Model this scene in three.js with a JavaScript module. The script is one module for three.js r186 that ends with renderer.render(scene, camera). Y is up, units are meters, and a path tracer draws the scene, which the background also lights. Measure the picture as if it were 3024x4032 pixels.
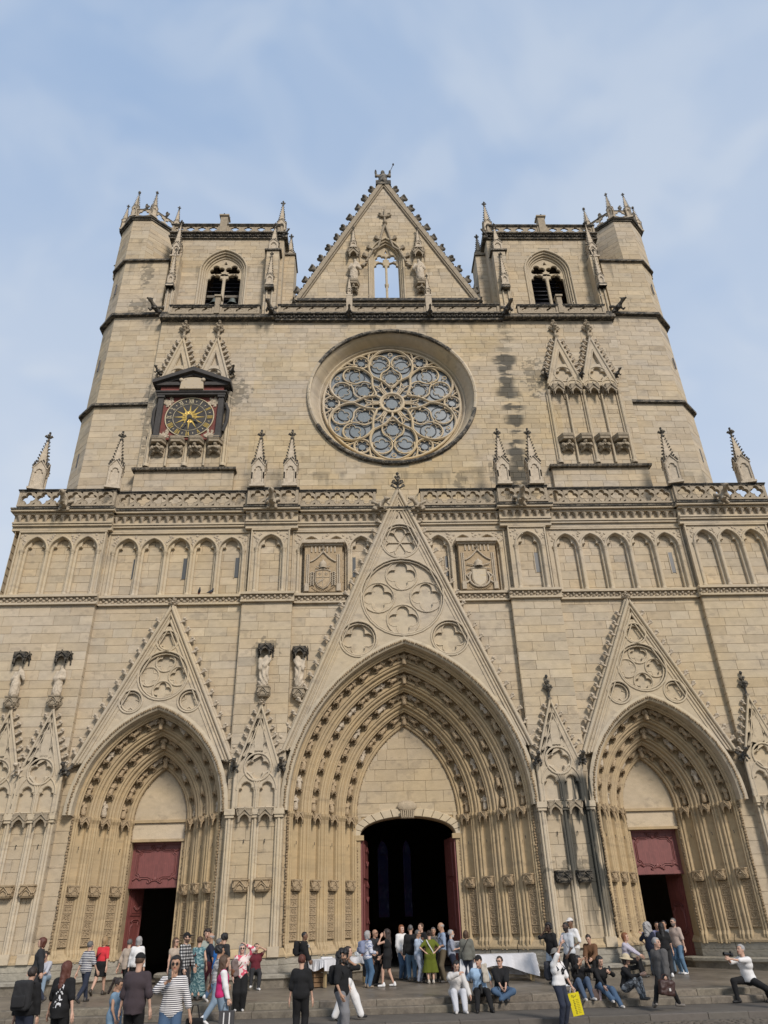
import * as THREE from 'three';
import { mergeVertices } from 'three/addons/utils/BufferGeometryUtils.js';

// ---------- camera, sky, sun, exposure ----------
const RAD = Math.PI / 180, PI = Math.PI;
const scene = new THREE.Scene();
const camera = new THREE.PerspectiveCamera(70.888, 0.75, 0.1, 2000);
camera.position.set(-1.7315, 1.9, 28.5);
camera.rotation.order = 'YXZ';
camera.rotation.set(29.609 * RAD, -2.143 * RAD, -1.667 * RAD);

function rng(seed) { let s = seed >>> 0; return () => { s = (s + 0x6D2B79F5) | 0; let t = Math.imul(s ^ (s >>> 15), 1 | s); t = (t + Math.imul(t ^ (t >>> 7), 61 | t)) ^ t; return ((t ^ (t >>> 14)) >>> 0) / 4294967296; }; }
const NL = new Float32Array(65536); { const r = rng(11); for (let i = 0; i < 65536; i++) NL[i] = r(); }
function vn(x, y) { // value noise 0..1
  const xi = Math.floor(x), yi = Math.floor(y), fx = x - xi, fy = y - yi, u = fx * fx * (3 - 2 * fx), v = fy * fy * (3 - 2 * fy);
  const a = NL[(xi & 255) | ((yi & 255) << 8)], b = NL[((xi + 1) & 255) | ((yi & 255) << 8)], c = NL[(xi & 255) | (((yi + 1) & 255) << 8)], d = NL[((xi + 1) & 255) | (((yi + 1) & 255) << 8)];
  return a + (b - a) * u + (c - a) * v + (a - b - c + d) * u * v;
}
function fbm(x, y, o = 4) { let s = 0, a = 0.5, t = 0; for (let i = 0; i < o; i++) { s += a * vn(x + i * 17.3, y + i * 9.1); t += a; a *= 0.5; x *= 2.03; y *= 2.03; } return s / t; }
const clamp = (x, a = 0, b = 1) => x < a ? a : x > b ? b : x, sstep = (a, b, x) => { const t = clamp((x - a) / (b - a)); return t * t * (3 - 2 * t); }, mix = (a, b, t) => a + (b - a) * t;

{ // one sky: pale blue with thin high haze
  const W = 1024, H = 512, d = new Float32Array(W * H * 4);
  for (let j = 0; j < H; j++) {
    const el = (j + 0.5) / H * PI - PI / 2, se = Math.sin(el), ce = Math.cos(el);
    for (let i = 0; i < W; i++) {
      const az = (i + 0.5) / W * 2 * PI, k = (j * W + i) * 4;
      let c;
      if (se < -0.02) c = [0.16, 0.15, 0.135];
      else {
        const t = Math.pow(clamp(se), 0.8);
        c = [mix(0.84, 0.26, t), mix(0.89, 0.405, t), mix(0.96, 0.65, t)];
        const px = ce * Math.cos(az) / (se + 0.35) * 2.2, py = ce * Math.sin(az) / (se + 0.35) * 2.2;
        const wx = px + .5 * fbm(px * 1.7, py * 1.7, 3), wy = py + .5 * fbm(px * 1.7 + 9, py * 1.7, 3);
        let n = .6 * sstep(.34, .74, fbm(wx * 1.2 + 3, wy * 2.2 + 8, 6)) + .4 * sstep(.38, .72, fbm(wx * 4.5 + 30, wy * 7 + 4, 5)); n *= .55;
        c = c.map((v, q) => mix(v, [0.68, 0.735, 0.81][q], n));
      }
      d[k] = c[0]; d[k + 1] = c[1]; d[k + 2] = c[2]; d[k + 3] = 1;
    }
  }
  const t = new THREE.DataTexture(d, W, H, THREE.RGBAFormat, THREE.FloatType);
  t.mapping = THREE.EquirectangularReflectionMapping; t.magFilter = t.minFilter = THREE.LinearFilter; t.needsUpdate = true;
  scene.background = t; scene.environment = t; scene.backgroundIntensity = 1; scene.environmentIntensity = 1;
}
const sun = new THREE.DirectionalLight(new THREE.Color().setRGB(1, 0.91, 0.83), 3.2);
sun.position.set(26, 50, 52); sun.target.position.set(0, 8, 0); sun.castShadow = true; sun.shadow.radius = 24; sun.shadow.mapSize.set(4096, 4096);
Object.assign(sun.shadow.camera, { left: -45, right: 45, top: 50, bottom: -40, near: 1, far: 180 });
scene.add(sun, sun.target);
const EXPOSURE = 1.0;

// ---------- tags ----------
const taken = {};
function numbered(n) { const k = taken[n] = (taken[n] ?? -1) + 1; return k ? n + '_' + String(k).padStart(3, '0') : n; }
function tag(o, label, category, group) { o.userData.label = label; o.userData.category = category; if (group) o.userData.group = group; return o; }
function thing(name, label, category, group, pos, turn) { const o = new THREE.Group(); o.name = numbered(name); if (pos) o.position.set(...pos); if (turn) o.rotation.y = turn; scene.add(o); return tag(o, label, category, group); }
function grp(name, parent) { const o = new THREE.Group(); o.name = name; parent.add(o); return o; }
function mesh(name, geo, mat, parent, pos, rot, scl) { const o = new THREE.Mesh(geo, mat); o.name = parent === scene ? numbered(name) : name; o.castShadow = o.receiveShadow = true; if (pos) o.position.set(...pos); if (rot) o.rotation.set(...rot); if (scl) typeof scl === 'number' ? o.scale.setScalar(scl) : o.scale.set(...scl); parent.add(o); return o; }

// ---------- mesh builder ----------
class MB {
  constructor() { this.p = []; this.n = []; this.c = []; this.col = [.9, .89, .87]; this.M = null; }
  v(a, nx, ny, nz) { this.p.push(a[0], a[1], a[2]); this.n.push(nx, ny, nz); this.c.push(this.col[0], this.col[1], this.col[2]); }
  tri(a, b, c) {
    const M = this.M; if (M) { a = M(a); b = M(b); c = M(c); }
    const ux = b[0] - a[0], uy = b[1] - a[1], uz = b[2] - a[2], wx = c[0] - a[0], wy = c[1] - a[1], wz = c[2] - a[2];
    let nx = uy * wz - uz * wy, ny = uz * wx - ux * wz, nz = ux * wy - uy * wx; const l = Math.hypot(nx, ny, nz) || 1; nx /= l; ny /= l; nz /= l;
    this.v(a, nx, ny, nz); this.v(b, nx, ny, nz); this.v(c, nx, ny, nz);
  }
  quad(a, b, c, d) { this.tri(a, b, c); this.tri(a, c, d); }
  box(x0, x1, y0, y1, z0, z1) {
    const q = (a, b, c, d) => this.quad(a, b, c, d);
    q([x0, y0, z1], [x1, y0, z1], [x1, y1, z1], [x0, y1, z1]); q([x1, y0, z0], [x0, y0, z0], [x0, y1, z0], [x1, y1, z0]);
    q([x0, y1, z1], [x1, y1, z1], [x1, y1, z0], [x0, y1, z0]); q([x0, y0, z0], [x1, y0, z0], [x1, y0, z1], [x0, y0, z1]);
    q([x1, y0, z1], [x1, y0, z0], [x1, y1, z0], [x1, y1, z1]); q([x0, y0, z0], [x0, y0, z1], [x0, y1, z1], [x0, y1, z0]); return this;
  }
  block(x0, x1, y0, y1, zb, zf, c) { // chamfered face, no back
    const A = [x0 + c, y0 + c, zf], B = [x1 - c, y0 + c, zf], C = [x1 - c, y1 - c, zf], D = [x0 + c, y1 - c, zf], a = [x0, y0, zb], b = [x1, y0, zb], e = [x1, y1, zb], d = [x0, y1, zb];
    this.quad(A, B, C, D); this.quad(a, b, B, A); this.quad(b, e, C, B); this.quad(e, d, D, C); this.quad(d, a, A, D); return this;
  }
  add(g, m) {
    if (g.index) g = g.toNonIndexed(); const P = g.attributes.position.array, N = g.attributes.normal.array, e = m ? m.elements : null;
    const nm = m ? new THREE.Matrix3().getNormalMatrix(m).elements : null, F = this.M;
    if (F) { for (let i = 0; i < P.length; i += 9) { const t = [0, 3, 6].map(k => { const x = P[i + k], y = P[i + k + 1], z = P[i + k + 2]; return e ? [e[0] * x + e[4] * y + e[8] * z + e[12], e[1] * x + e[5] * y + e[9] * z + e[13], e[2] * x + e[6] * y + e[10] * z + e[14]] : [x, y, z]; }); this.tri(t[0], t[1], t[2]); } return this; }
    const det = m && m.determinant() < 0;
    for (let q = 0; q < P.length; q += 3) {
      const i = det ? q + [0, 3, -3][(q / 3) % 3] : q;
      const x = P[i], y = P[i + 1], z = P[i + 2], a = N[i], b = N[i + 1], c = N[i + 2];
      if (e) {
        const q = nm[0] * a + nm[3] * b + nm[6] * c, r = nm[1] * a + nm[4] * b + nm[7] * c, s = nm[2] * a + nm[5] * b + nm[8] * c, l = Math.hypot(q, r, s) || 1;
        this.v([e[0] * x + e[4] * y + e[8] * z + e[12], e[1] * x + e[5] * y + e[9] * z + e[13], e[2] * x + e[6] * y + e[10] * z + e[14]], q / l, r / l, s / l);
      } else this.v([x, y, z], a, b, c);
    } return this;
  }
  ext(pts, z0, z1, holes, bev = 0) { return this.add(extr(pts, z0, z1, holes, bev)); }
  tube(pts, r, n = 6, closed = false) { // tube along points, r number or function(t)
    const m = pts.length, rings = []; let px = null;
    for (let i = 0; i < m; i++) {
      const A = pts[closed ? (i + m - 1) % m : Math.max(0, i - 1)], B = pts[closed ? (i + 1) % m : Math.min(m - 1, i + 1)];
      const t = new THREE.Vector3(B[0] - A[0], B[1] - A[1], B[2] - A[2]).normalize();
      let s = px ? px.clone().addScaledVector(t, -px.dot(t)) : new THREE.Vector3(0, 0, 1).addScaledVector(t, -t.z); if (s.lengthSq() < 1e-4) s.set(1, 0, 0).addScaledVector(t, -t.x); s.normalize(); px = s;
      const b = new THREE.Vector3().crossVectors(t, s), R = typeof r === 'function' ? r(i / (m - 1)) : r, ring = [];
      for (let k = 0; k < n; k++) { const a = (k + .5) / n * 2 * PI, ca = Math.cos(a), sa = Math.sin(a), nx = s.x * ca + b.x * sa, ny = s.y * ca + b.y * sa, nz = s.z * ca + b.z * sa; ring.push([pts[i][0] + nx * R, pts[i][1] + ny * R, pts[i][2] + nz * R, nx, ny, nz]); }
      rings.push(ring);
    }
    const V = q => this.v(q, q[3], q[4], q[5]);
    for (let i = 0; i < (closed ? m : m - 1); i++) for (let k = 0; k < n; k++) { const a = rings[i][k], b = rings[(i + 1) % m][k], c = rings[(i + 1) % m][(k + 1) % n], d = rings[i][(k + 1) % n]; V(a); V(c); V(b); V(a); V(d); V(c); }
    if (!closed) for (const [i, s] of [[0, 1], [m - 1, -1]]) for (let k = 1; k < n - 1; k++) { const R = rings[i]; s > 0 ? this.tri(R[0], R[k + 1], R[k]) : this.tri(R[0], R[k], R[k + 1]); }
    return this;
  }
  lathe(prof, x, y, z, n = 8, rot) { const g = new THREE.LatheGeometry(prof.map(q => new THREE.Vector2(q[0], q[1])), n); const m = new THREE.Matrix4().makeTranslation(x, y, z); if (rot) m.multiply(rot); return this.add(g, m); }
  geo(tile) {
    const g = new THREE.BufferGeometry(), P = this.p, N = this.n, uv = new Float32Array(P.length / 3 * 2);
    for (let i = 0, j = 0; i < P.length; i += 3, j += 2) {
      const x = P[i], y = P[i + 1], z = P[i + 2];
      if (tile) { const ax = Math.abs(N[i]), ay = Math.abs(N[i + 1]), az = Math.abs(N[i + 2]); if (ay > ax && ay > az) { uv[j] = x / tile; uv[j + 1] = z / tile; } else if (ax > az) { uv[j] = z / tile; uv[j + 1] = y / tile; } else { uv[j] = x / tile; uv[j + 1] = y / tile; } }
      else { uv[j] = (x + 0.6 * z + 18) / 36; uv[j + 1] = (y + 1) / 48; }
    }
    g.setAttribute('position', new THREE.Float32BufferAttribute(P, 3)); g.setAttribute('normal', new THREE.Float32BufferAttribute(N, 3)); g.setAttribute('color', new THREE.Float32BufferAttribute(this.c, 3)); g.setAttribute('uv', new THREE.BufferAttribute(uv, 2));
    return g;
  }
  build(name, mat, parent, tile) { return mesh(name, this.geo(tile), mat, parent); }
}
const T = (x, y, z, s = 1, rz = 0, ry = 0, rx = 0) => new THREE.Matrix4().compose(new THREE.Vector3(x, y, z), new THREE.Quaternion().setFromEuler(new THREE.Euler(rx, ry, rz)), typeof s === 'number' ? new THREE.Vector3(s, s, s) : new THREE.Vector3(...s));
function shp(pts) { const s = new THREE.Shape(); pts.forEach((q, i) => i ? s.lineTo(q[0], q[1]) : s.moveTo(q[0], q[1])); s.closePath(); return s; }
function extr(pts, z0, z1, holes, bev = 0) {
  const s = shp(pts); if (holes) s.holes = holes.map(shp);
  const g = new THREE.ExtrudeGeometry(s, { depth: z1 - z0 - bev, bevelEnabled: bev > 0, bevelThickness: bev, bevelSize: bev, bevelOffset: -bev, bevelSegments: 1, curveSegments: 1, steps: 1 });
  if (bev) { // keep the bevel on the front only
    const P = g.attributes.position.array; for (let i = 2; i < P.length; i += 3) if (P[i] < 0) P[i] = 0; g.computeVertexNormals();
  }
  g.translate(0, 0, z0); return g;
}
// ----- outlines -----
function foil(n, cx, cy, R, rot = PI / 2, seg = 7, k) { // n-lobed foil outline, inscribed in radius R
  k = k ?? ({ 3: .5, 4: .44, 5: .39, 6: .345, 8: .29 })[n]; const r = R * k, d = R - r, h = Math.asin(Math.min(1, d * Math.sin(PI / n) / r)), half = PI / n + h, out = [];
  for (let i = 0; i < n; i++) { const a0 = rot + i * 2 * PI / n, x = cx + d * Math.cos(a0), y = cy + d * Math.sin(a0); for (let j = 0; j <= seg; j++) { if (j === seg) continue; const a = a0 - half + 2 * half * j / seg; out.push([x + r * Math.cos(a), y + r * Math.sin(a)]); } }
  return out;
}
function circ(cx, cy, r, n = 24, a0 = 0) { const o = []; for (let i = 0; i < n; i++) { const a = a0 + i / n * 2 * PI; o.push([cx + r * Math.cos(a), cy + r * Math.sin(a)]); } return o; }
function ptArch(cx, y0, ys, w, rise, n = 10) { // pointed-arch outline from floor y0, springing ys, half-width w, rise
  const R = (rise * rise + w * w) / (2 * w), c = R - w, am = Math.acos(clamp(c / R, -1, 1)), o = [[cx - w, y0], [cx + w, y0]];
  for (let i = 0; i <= n; i++) { const a = am * i / n; o.push([cx - c + R * Math.cos(a), ys + R * Math.sin(a)]); }
  for (let i = n - 1; i >= 0; i--) { const a = am * i / n; o.push([cx + c - R * Math.cos(a), ys + R * Math.sin(a)]); }
  return o;
}
function cuspArch(cx, y0, ys, w, rise) { // trefoil-cusped head
  const s = [[w, 0], [w, .22], [w * .93, .4], [w * .66, .46], [w * .58, .42], [w * .66, .55], [w * .62, .76], [w * .34, .92], [0, 1]].map(q => [q[0], ys + (q[1] - .22) * rise]);
  const o = [[cx - w, y0], [cx + w, y0]]; for (const q of s) o.push([cx + q[0], q[1]]); for (let i = s.length - 2; i >= 0; i--) o.push([cx - s[i][0], s[i][1]]); return o;
}
const ring3 = (pts, z) => pts.map(q => [q[0], q[1], z]);

// ---------- signed-distance meshing (surface nets) ----------
function net(f, lo, hi, cell) {
  const nx = Math.ceil((hi[0] - lo[0]) / cell) + 1, ny = Math.ceil((hi[1] - lo[1]) / cell) + 1, nz = Math.ceil((hi[2] - lo[2]) / cell) + 1, V = new Float32Array(nx * ny * nz), id = new Int32Array(nx * ny * nz).fill(-1);
  let q = 0; for (let k = 0; k < nz; k++) for (let j = 0; j < ny; j++) for (let i = 0; i < nx; i++) V[q++] = f(lo[0] + i * cell, lo[1] + j * cell, lo[2] + k * cell);
  const P = [], I = [], sx = 1, sy = nx, sz = nx * ny, off = [0, 1, sy, sy + 1, sz, sz + 1, sz + sy, sz + sy + 1], E = [[0, 1], [2, 3], [4, 5], [6, 7], [0, 2], [1, 3], [4, 6], [5, 7], [0, 4], [1, 5], [2, 6], [3, 7]];
  for (let k = 0; k < nz - 1; k++) for (let j = 0; j < ny - 1; j++) for (let i = 0; i < nx - 1; i++) {
    const b = i + j * sy + k * sz; let m = 0; for (let c = 0; c < 8; c++) if (V[b + off[c]] < 0) m |= 1 << c; if (m === 0 || m === 255) continue;
    let x = 0, y = 0, z = 0, n = 0;
    for (const [a, c] of E) { const va = V[b + off[a]], vc = V[b + off[c]]; if ((va < 0) === (vc < 0)) continue; const t = va / (va - vc); x += (a & 1) + t * ((c & 1) - (a & 1)); y += (a >> 1 & 1) + t * ((c >> 1 & 1) - (a >> 1 & 1)); z += (a >> 2) + t * ((c >> 2) - (a >> 2)); n++; }
    id[b] = P.length / 3; P.push(lo[0] + (i + x / n) * cell, lo[1] + (j + y / n) * cell, lo[2] + (k + z / n) * cell);
  }
  const quad = (a, b, c, d, s) => { if (a < 0 || b < 0 || c < 0 || d < 0) return; s ? I.push(a, b, c, a, c, d) : I.push(a, c, b, a, d, c); };
  for (let k = 1; k < nz - 1; k++) for (let j = 1; j < ny - 1; j++) for (let i = 1; i < nx - 1; i++) {
    const b = i + j * sy + k * sz, s = V[b] < 0;
    if (s !== V[b + sx] < 0) quad(id[b - sy - sz], id[b - sz], id[b], id[b - sy], s);
    if (s !== V[b + sy] < 0) quad(id[b - sx - sz], id[b - sx], id[b], id[b - sz], s);
    if (s !== V[b + sz] < 0) quad(id[b - sx - sy], id[b - sy], id[b], id[b - sx], s);
  }
  const g = new THREE.BufferGeometry(); g.setAttribute('position', new THREE.Float32BufferAttribute(P, 3)); g.setIndex(I); g.computeVertexNormals(); return g;
}
function capD(x, y, z, a, b, ra, rb) { const ux = b[0] - a[0], uy = b[1] - a[1], uz = b[2] - a[2], px = x - a[0], py = y - a[1], pz = z - a[2], t = clamp((px * ux + py * uy + pz * uz) / (ux * ux + uy * uy + uz * uz + 1e-9)); return Math.hypot(px - ux * t, py - uy * t, pz - uz * t) - ra - (rb - ra) * t; }
const smin = (a, b, k) => { const h = Math.max(k - Math.abs(a - b), 0) / k; return Math.min(a, b) - h * h * k * .25; };
function fin(g, tile, col) { // give a net geometry uv and colour
  const P = g.attributes.position.array, N = g.attributes.normal.array, n = P.length / 3, uv = new Float32Array(n * 2), c = new Float32Array(n * 3).fill(1);
  for (let i = 0; i < n; i++) { const x = P[3 * i], y = P[3 * i + 1], z = P[3 * i + 2]; uv[2 * i] = (x + z * .7) / tile; uv[2 * i + 1] = y / tile; if (col) { const q = col(x, y, z, N[3 * i], N[3 * i + 1], N[3 * i + 2]); c[3 * i] = q[0]; c[3 * i + 1] = q[1]; c[3 * i + 2] = q[2]; } }
  g.setAttribute('uv', new THREE.BufferAttribute(uv, 2)); g.setAttribute('color', new THREE.BufferAttribute(c, 3)); return g;
}

// ---------- textures and materials ----------
const enc = v => { v = clamp(v); return 255 * (v <= .0031308 ? v * 12.92 : 1.055 * Math.pow(v, 1 / 2.4) - .055); };
function tex(W, H, fn, srgb = true, wrap = true) {
  const d = new Uint8Array(W * H * 4); for (let j = 0; j < H; j++) for (let i = 0; i < W; i++) { const c = fn(i, j), k = (j * W + i) * 4; if (srgb) { d[k] = enc(c[0]); d[k + 1] = enc(c[1]); d[k + 2] = enc(c[2]); } else { d[k] = d[k + 1] = d[k + 2] = clamp(c) * 255; } d[k + 3] = 255; }
  const t = new THREE.DataTexture(d, W, H); if (srgb) t.colorSpace = THREE.SRGBColorSpace; t.magFilter = THREE.LinearFilter; t.minFilter = THREE.LinearMipmapLinearFilter; t.generateMipmaps = true; if (wrap) t.wrapS = t.wrapT = THREE.RepeatWrapping; t.needsUpdate = true; return t;
}
// periodic noise for tiling textures (p lattice cells across)
function pn(x, y, p) { const xi = Math.floor(x), yi = Math.floor(y), fx = x - xi, fy = y - yi, u = fx * fx * (3 - 2 * fx), v = fy * fy * (3 - 2 * fy), L = (a, b) => NL[(((a % p) + p) % p) | ((((b % p) + p) % p) << 8)]; const a = L(xi, yi), b = L(xi + 1, yi), c = L(xi, yi + 1), d = L(xi + 1, yi + 1); return a + (b - a) * u + (c - a) * v + (a - b - c + d) * u * v; }
function pf(u, v, p) { return pn(u * p, v * p, p) * .5 + pn(u * p * 2 + 3, v * p * 2 + 7, p * 2) * .28 + pn(u * p * 4 + 5, v * p * 4, p * 4) * .22; }
// weathering marks that lie on the stone (soot runs, algae, lichen patches)
function marks(X, y) {
  const x = X + (y > 18.3 ? (y > 31.5 ? 1.2 : .72) : -.14);
  let s = 0; // soot amount
  const course = vn(3, Math.floor(y / .31) * 1.7), wob = fbm(x * 1.3, y * 1.1, 3) - .5;
  { // soot run beside the rose
    const cx = 6.2 + .25 * (vn(y * .5, 4) - .5), w = .34 + .5 * course, e = Math.abs(x - cx - wob * .7) / w, col = sstep(1, .35, e) * sstep(31, 30, y) * sstep(19.3, 20, y), patchy = sstep(.46, .6, .55 * fbm(x * 1.1 + 7, y * 2.6, 4) + .45 * fbm(x * 2.4, y * 9, 4) + .3 * (course - .42) + .1 * (1 - e)); s = Math.max(s, col * patchy * (y > 28.6 ? .42 : .86)); }
  for (const [cx, w, ya, yb, am] of [[5.68, .13, 2.3, 6.3, .95], [6.46, .22, 1.5, 6.4, 1], [6.15, .16, 1.2, 3.2, .6], [5.3, .1, 1.8, 3.0, .5], [6.62, .12, 1.1, 5.2, .8]]) { // algae runs down the inner buttress
    if (y < ya || y > yb + .3) continue; const e = Math.abs(x - cx + .22 * wob + .1 * (vn(y * 2.2, cx * 9) - .5)) / w; if (e > 1.8) continue;
    const a = fbm(x * 9, y * .9 + cx * 5, 4) + .42 * (1 - e) - .18 * sstep(mix(ya, yb, .35), ya, y); s = Math.max(s, am * .97 * sstep(.36, .52, a) * sstep(ya, ya + .8, y + (vn(x * 14, 2) - .5)) * sstep(yb + .3, yb - .1, y)); }
  // runs below ledges
  const run = (yt, len, amt, f) => { if (y < yt && y > yt - len) { const q = fbm(x * f, yt * 3 + y * .12, 3), d = (yt - y) / len; s = Math.max(s, amt * sstep(.5, .68, q - .28 * d)); } };
  run(31, 1.2, .42, 2.2); run(21.1, 1.1, .3, 2.4); run(14, .5, .1, 3); run(38.8, .8, .3, 2.5); run(36.4, 1.8, .35, 3);
  for (const [bx, by, bw, bh] of [[-8.2, 26, .8, .9], [-12.55, 25.6, .55, 1.6], [-14.05, 32.8, .7, .5], [-14, 35.5, .35, 1], [-5.6, 11.6, .5, .5], [5.6, 3.3, 1.0, .3], [7.7, 27, .7, 1.2], [-12.5, 24, .22, 2.2], [3.2, 20.6, .4, .5]]) { const dx = (x - bx) / bw, dy = (y - by) / bh, r = dx * dx + dy * dy; if (r < 1.6) s = Math.max(s, 0.5 * sstep(.53, .62, fbm(x * 5.2 + 5, y * 7, 5) + .22 * (1 - r))); }
  if (y > 19.5 && y < 22 && x > 4.6 && x < 8) s = Math.max(s, .5 * sstep(.5, .62, fbm(x * 3, y * 3.5, 4)) * sstep(8, 6.6, x));
  return s;
}
const facadeTex = tex(1536, 2048, (i, j) => {
  const x = (i + .5) / 1536 * 36 - 18, y = (j + .5) / 2048 * 48 - 1;
  const a = fbm(x * .23, y * .3, 3), b = fbm(x * 1.1 + 9, y * 1.7, 4), c = fbm(x * 5 + 3, y * 8, 3), g = NL[(i * 7 + j * 131) & 65535];
  let t = .86 + .15 * (b - .5) + .19 * (c - .5) + .06 * (g - .5), warm = clamp(.5 + 1.4 * (a - .5) + .7 * (b - .5));
  const rw = (y > 19.5 && y < 31 && Math.abs(x) < 8) ? .28 * sstep(.45, .62, fbm(x * .45 + 2, y * .5, 3)) : 0; // ochre patina of the rose wall
  let r = .60 * t, gg = mix(.518, .492, warm) * t, bb = mix(.4, .325, warm) * t; gg *= 1 - .1 * rw; bb *= 1 - .42 * rw;
  const pit = sstep(.66, .74, fbm(x * 3 + 31, y * 5, 4)) * .15; r *= 1 - pit; gg *= 1 - pit; bb *= 1 - pit * .9;
  const s = marks(x, y); return [mix(r, .05, s), mix(gg, .052, s), mix(bb, .045, s)];
});
const carvedTex = tex(512, 512, (i, j) => { const u = i / 512, v = j / 512, n = pf(u, v, 6), m = pf(u + .3, v, 24), t = .84 + .4 * (n - .5) + .3 * (m - .5); return [.58 * t, .49 * t, .365 * t]; });
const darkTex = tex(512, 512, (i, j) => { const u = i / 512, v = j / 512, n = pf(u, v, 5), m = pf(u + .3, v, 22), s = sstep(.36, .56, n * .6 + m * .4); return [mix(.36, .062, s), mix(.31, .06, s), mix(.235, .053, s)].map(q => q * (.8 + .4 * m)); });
const grainBump = tex(512, 512, (i, j) => pf(i / 512, j / 512, 28) * .7 + .3 * NL[(i * 13 + j * 517) & 65535], false);
const bump1 = grainBump.clone(); bump1.repeat.set(36, 48); bump1.needsUpdate = true;
const std = (o) => new THREE.MeshStandardMaterial({ roughness: .9, metalness: 0, vertexColors: true, ...o });
const C = (r, g, b) => new THREE.Color().setRGB(r, g, b);
const M = {
  stone: std({ map: facadeTex, bumpMap: bump1, bumpScale: .006 }),
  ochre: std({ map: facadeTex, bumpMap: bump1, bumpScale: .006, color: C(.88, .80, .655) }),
  white: std({ map: facadeTex, color: C(1, 1, 1) }),
  joint: std({ color: C(.42, .37, .275) }),
  carved: std({ map: carvedTex, bumpMap: grainBump, bumpScale: .01 }),
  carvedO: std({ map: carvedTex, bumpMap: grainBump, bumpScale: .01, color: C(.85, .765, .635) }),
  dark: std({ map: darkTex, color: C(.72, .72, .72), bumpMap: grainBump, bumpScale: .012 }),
  soot: std({ map: darkTex, color: C(.5, .5, .5), bumpMap: grainBump, bumpScale: .012 }),
};
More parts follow.
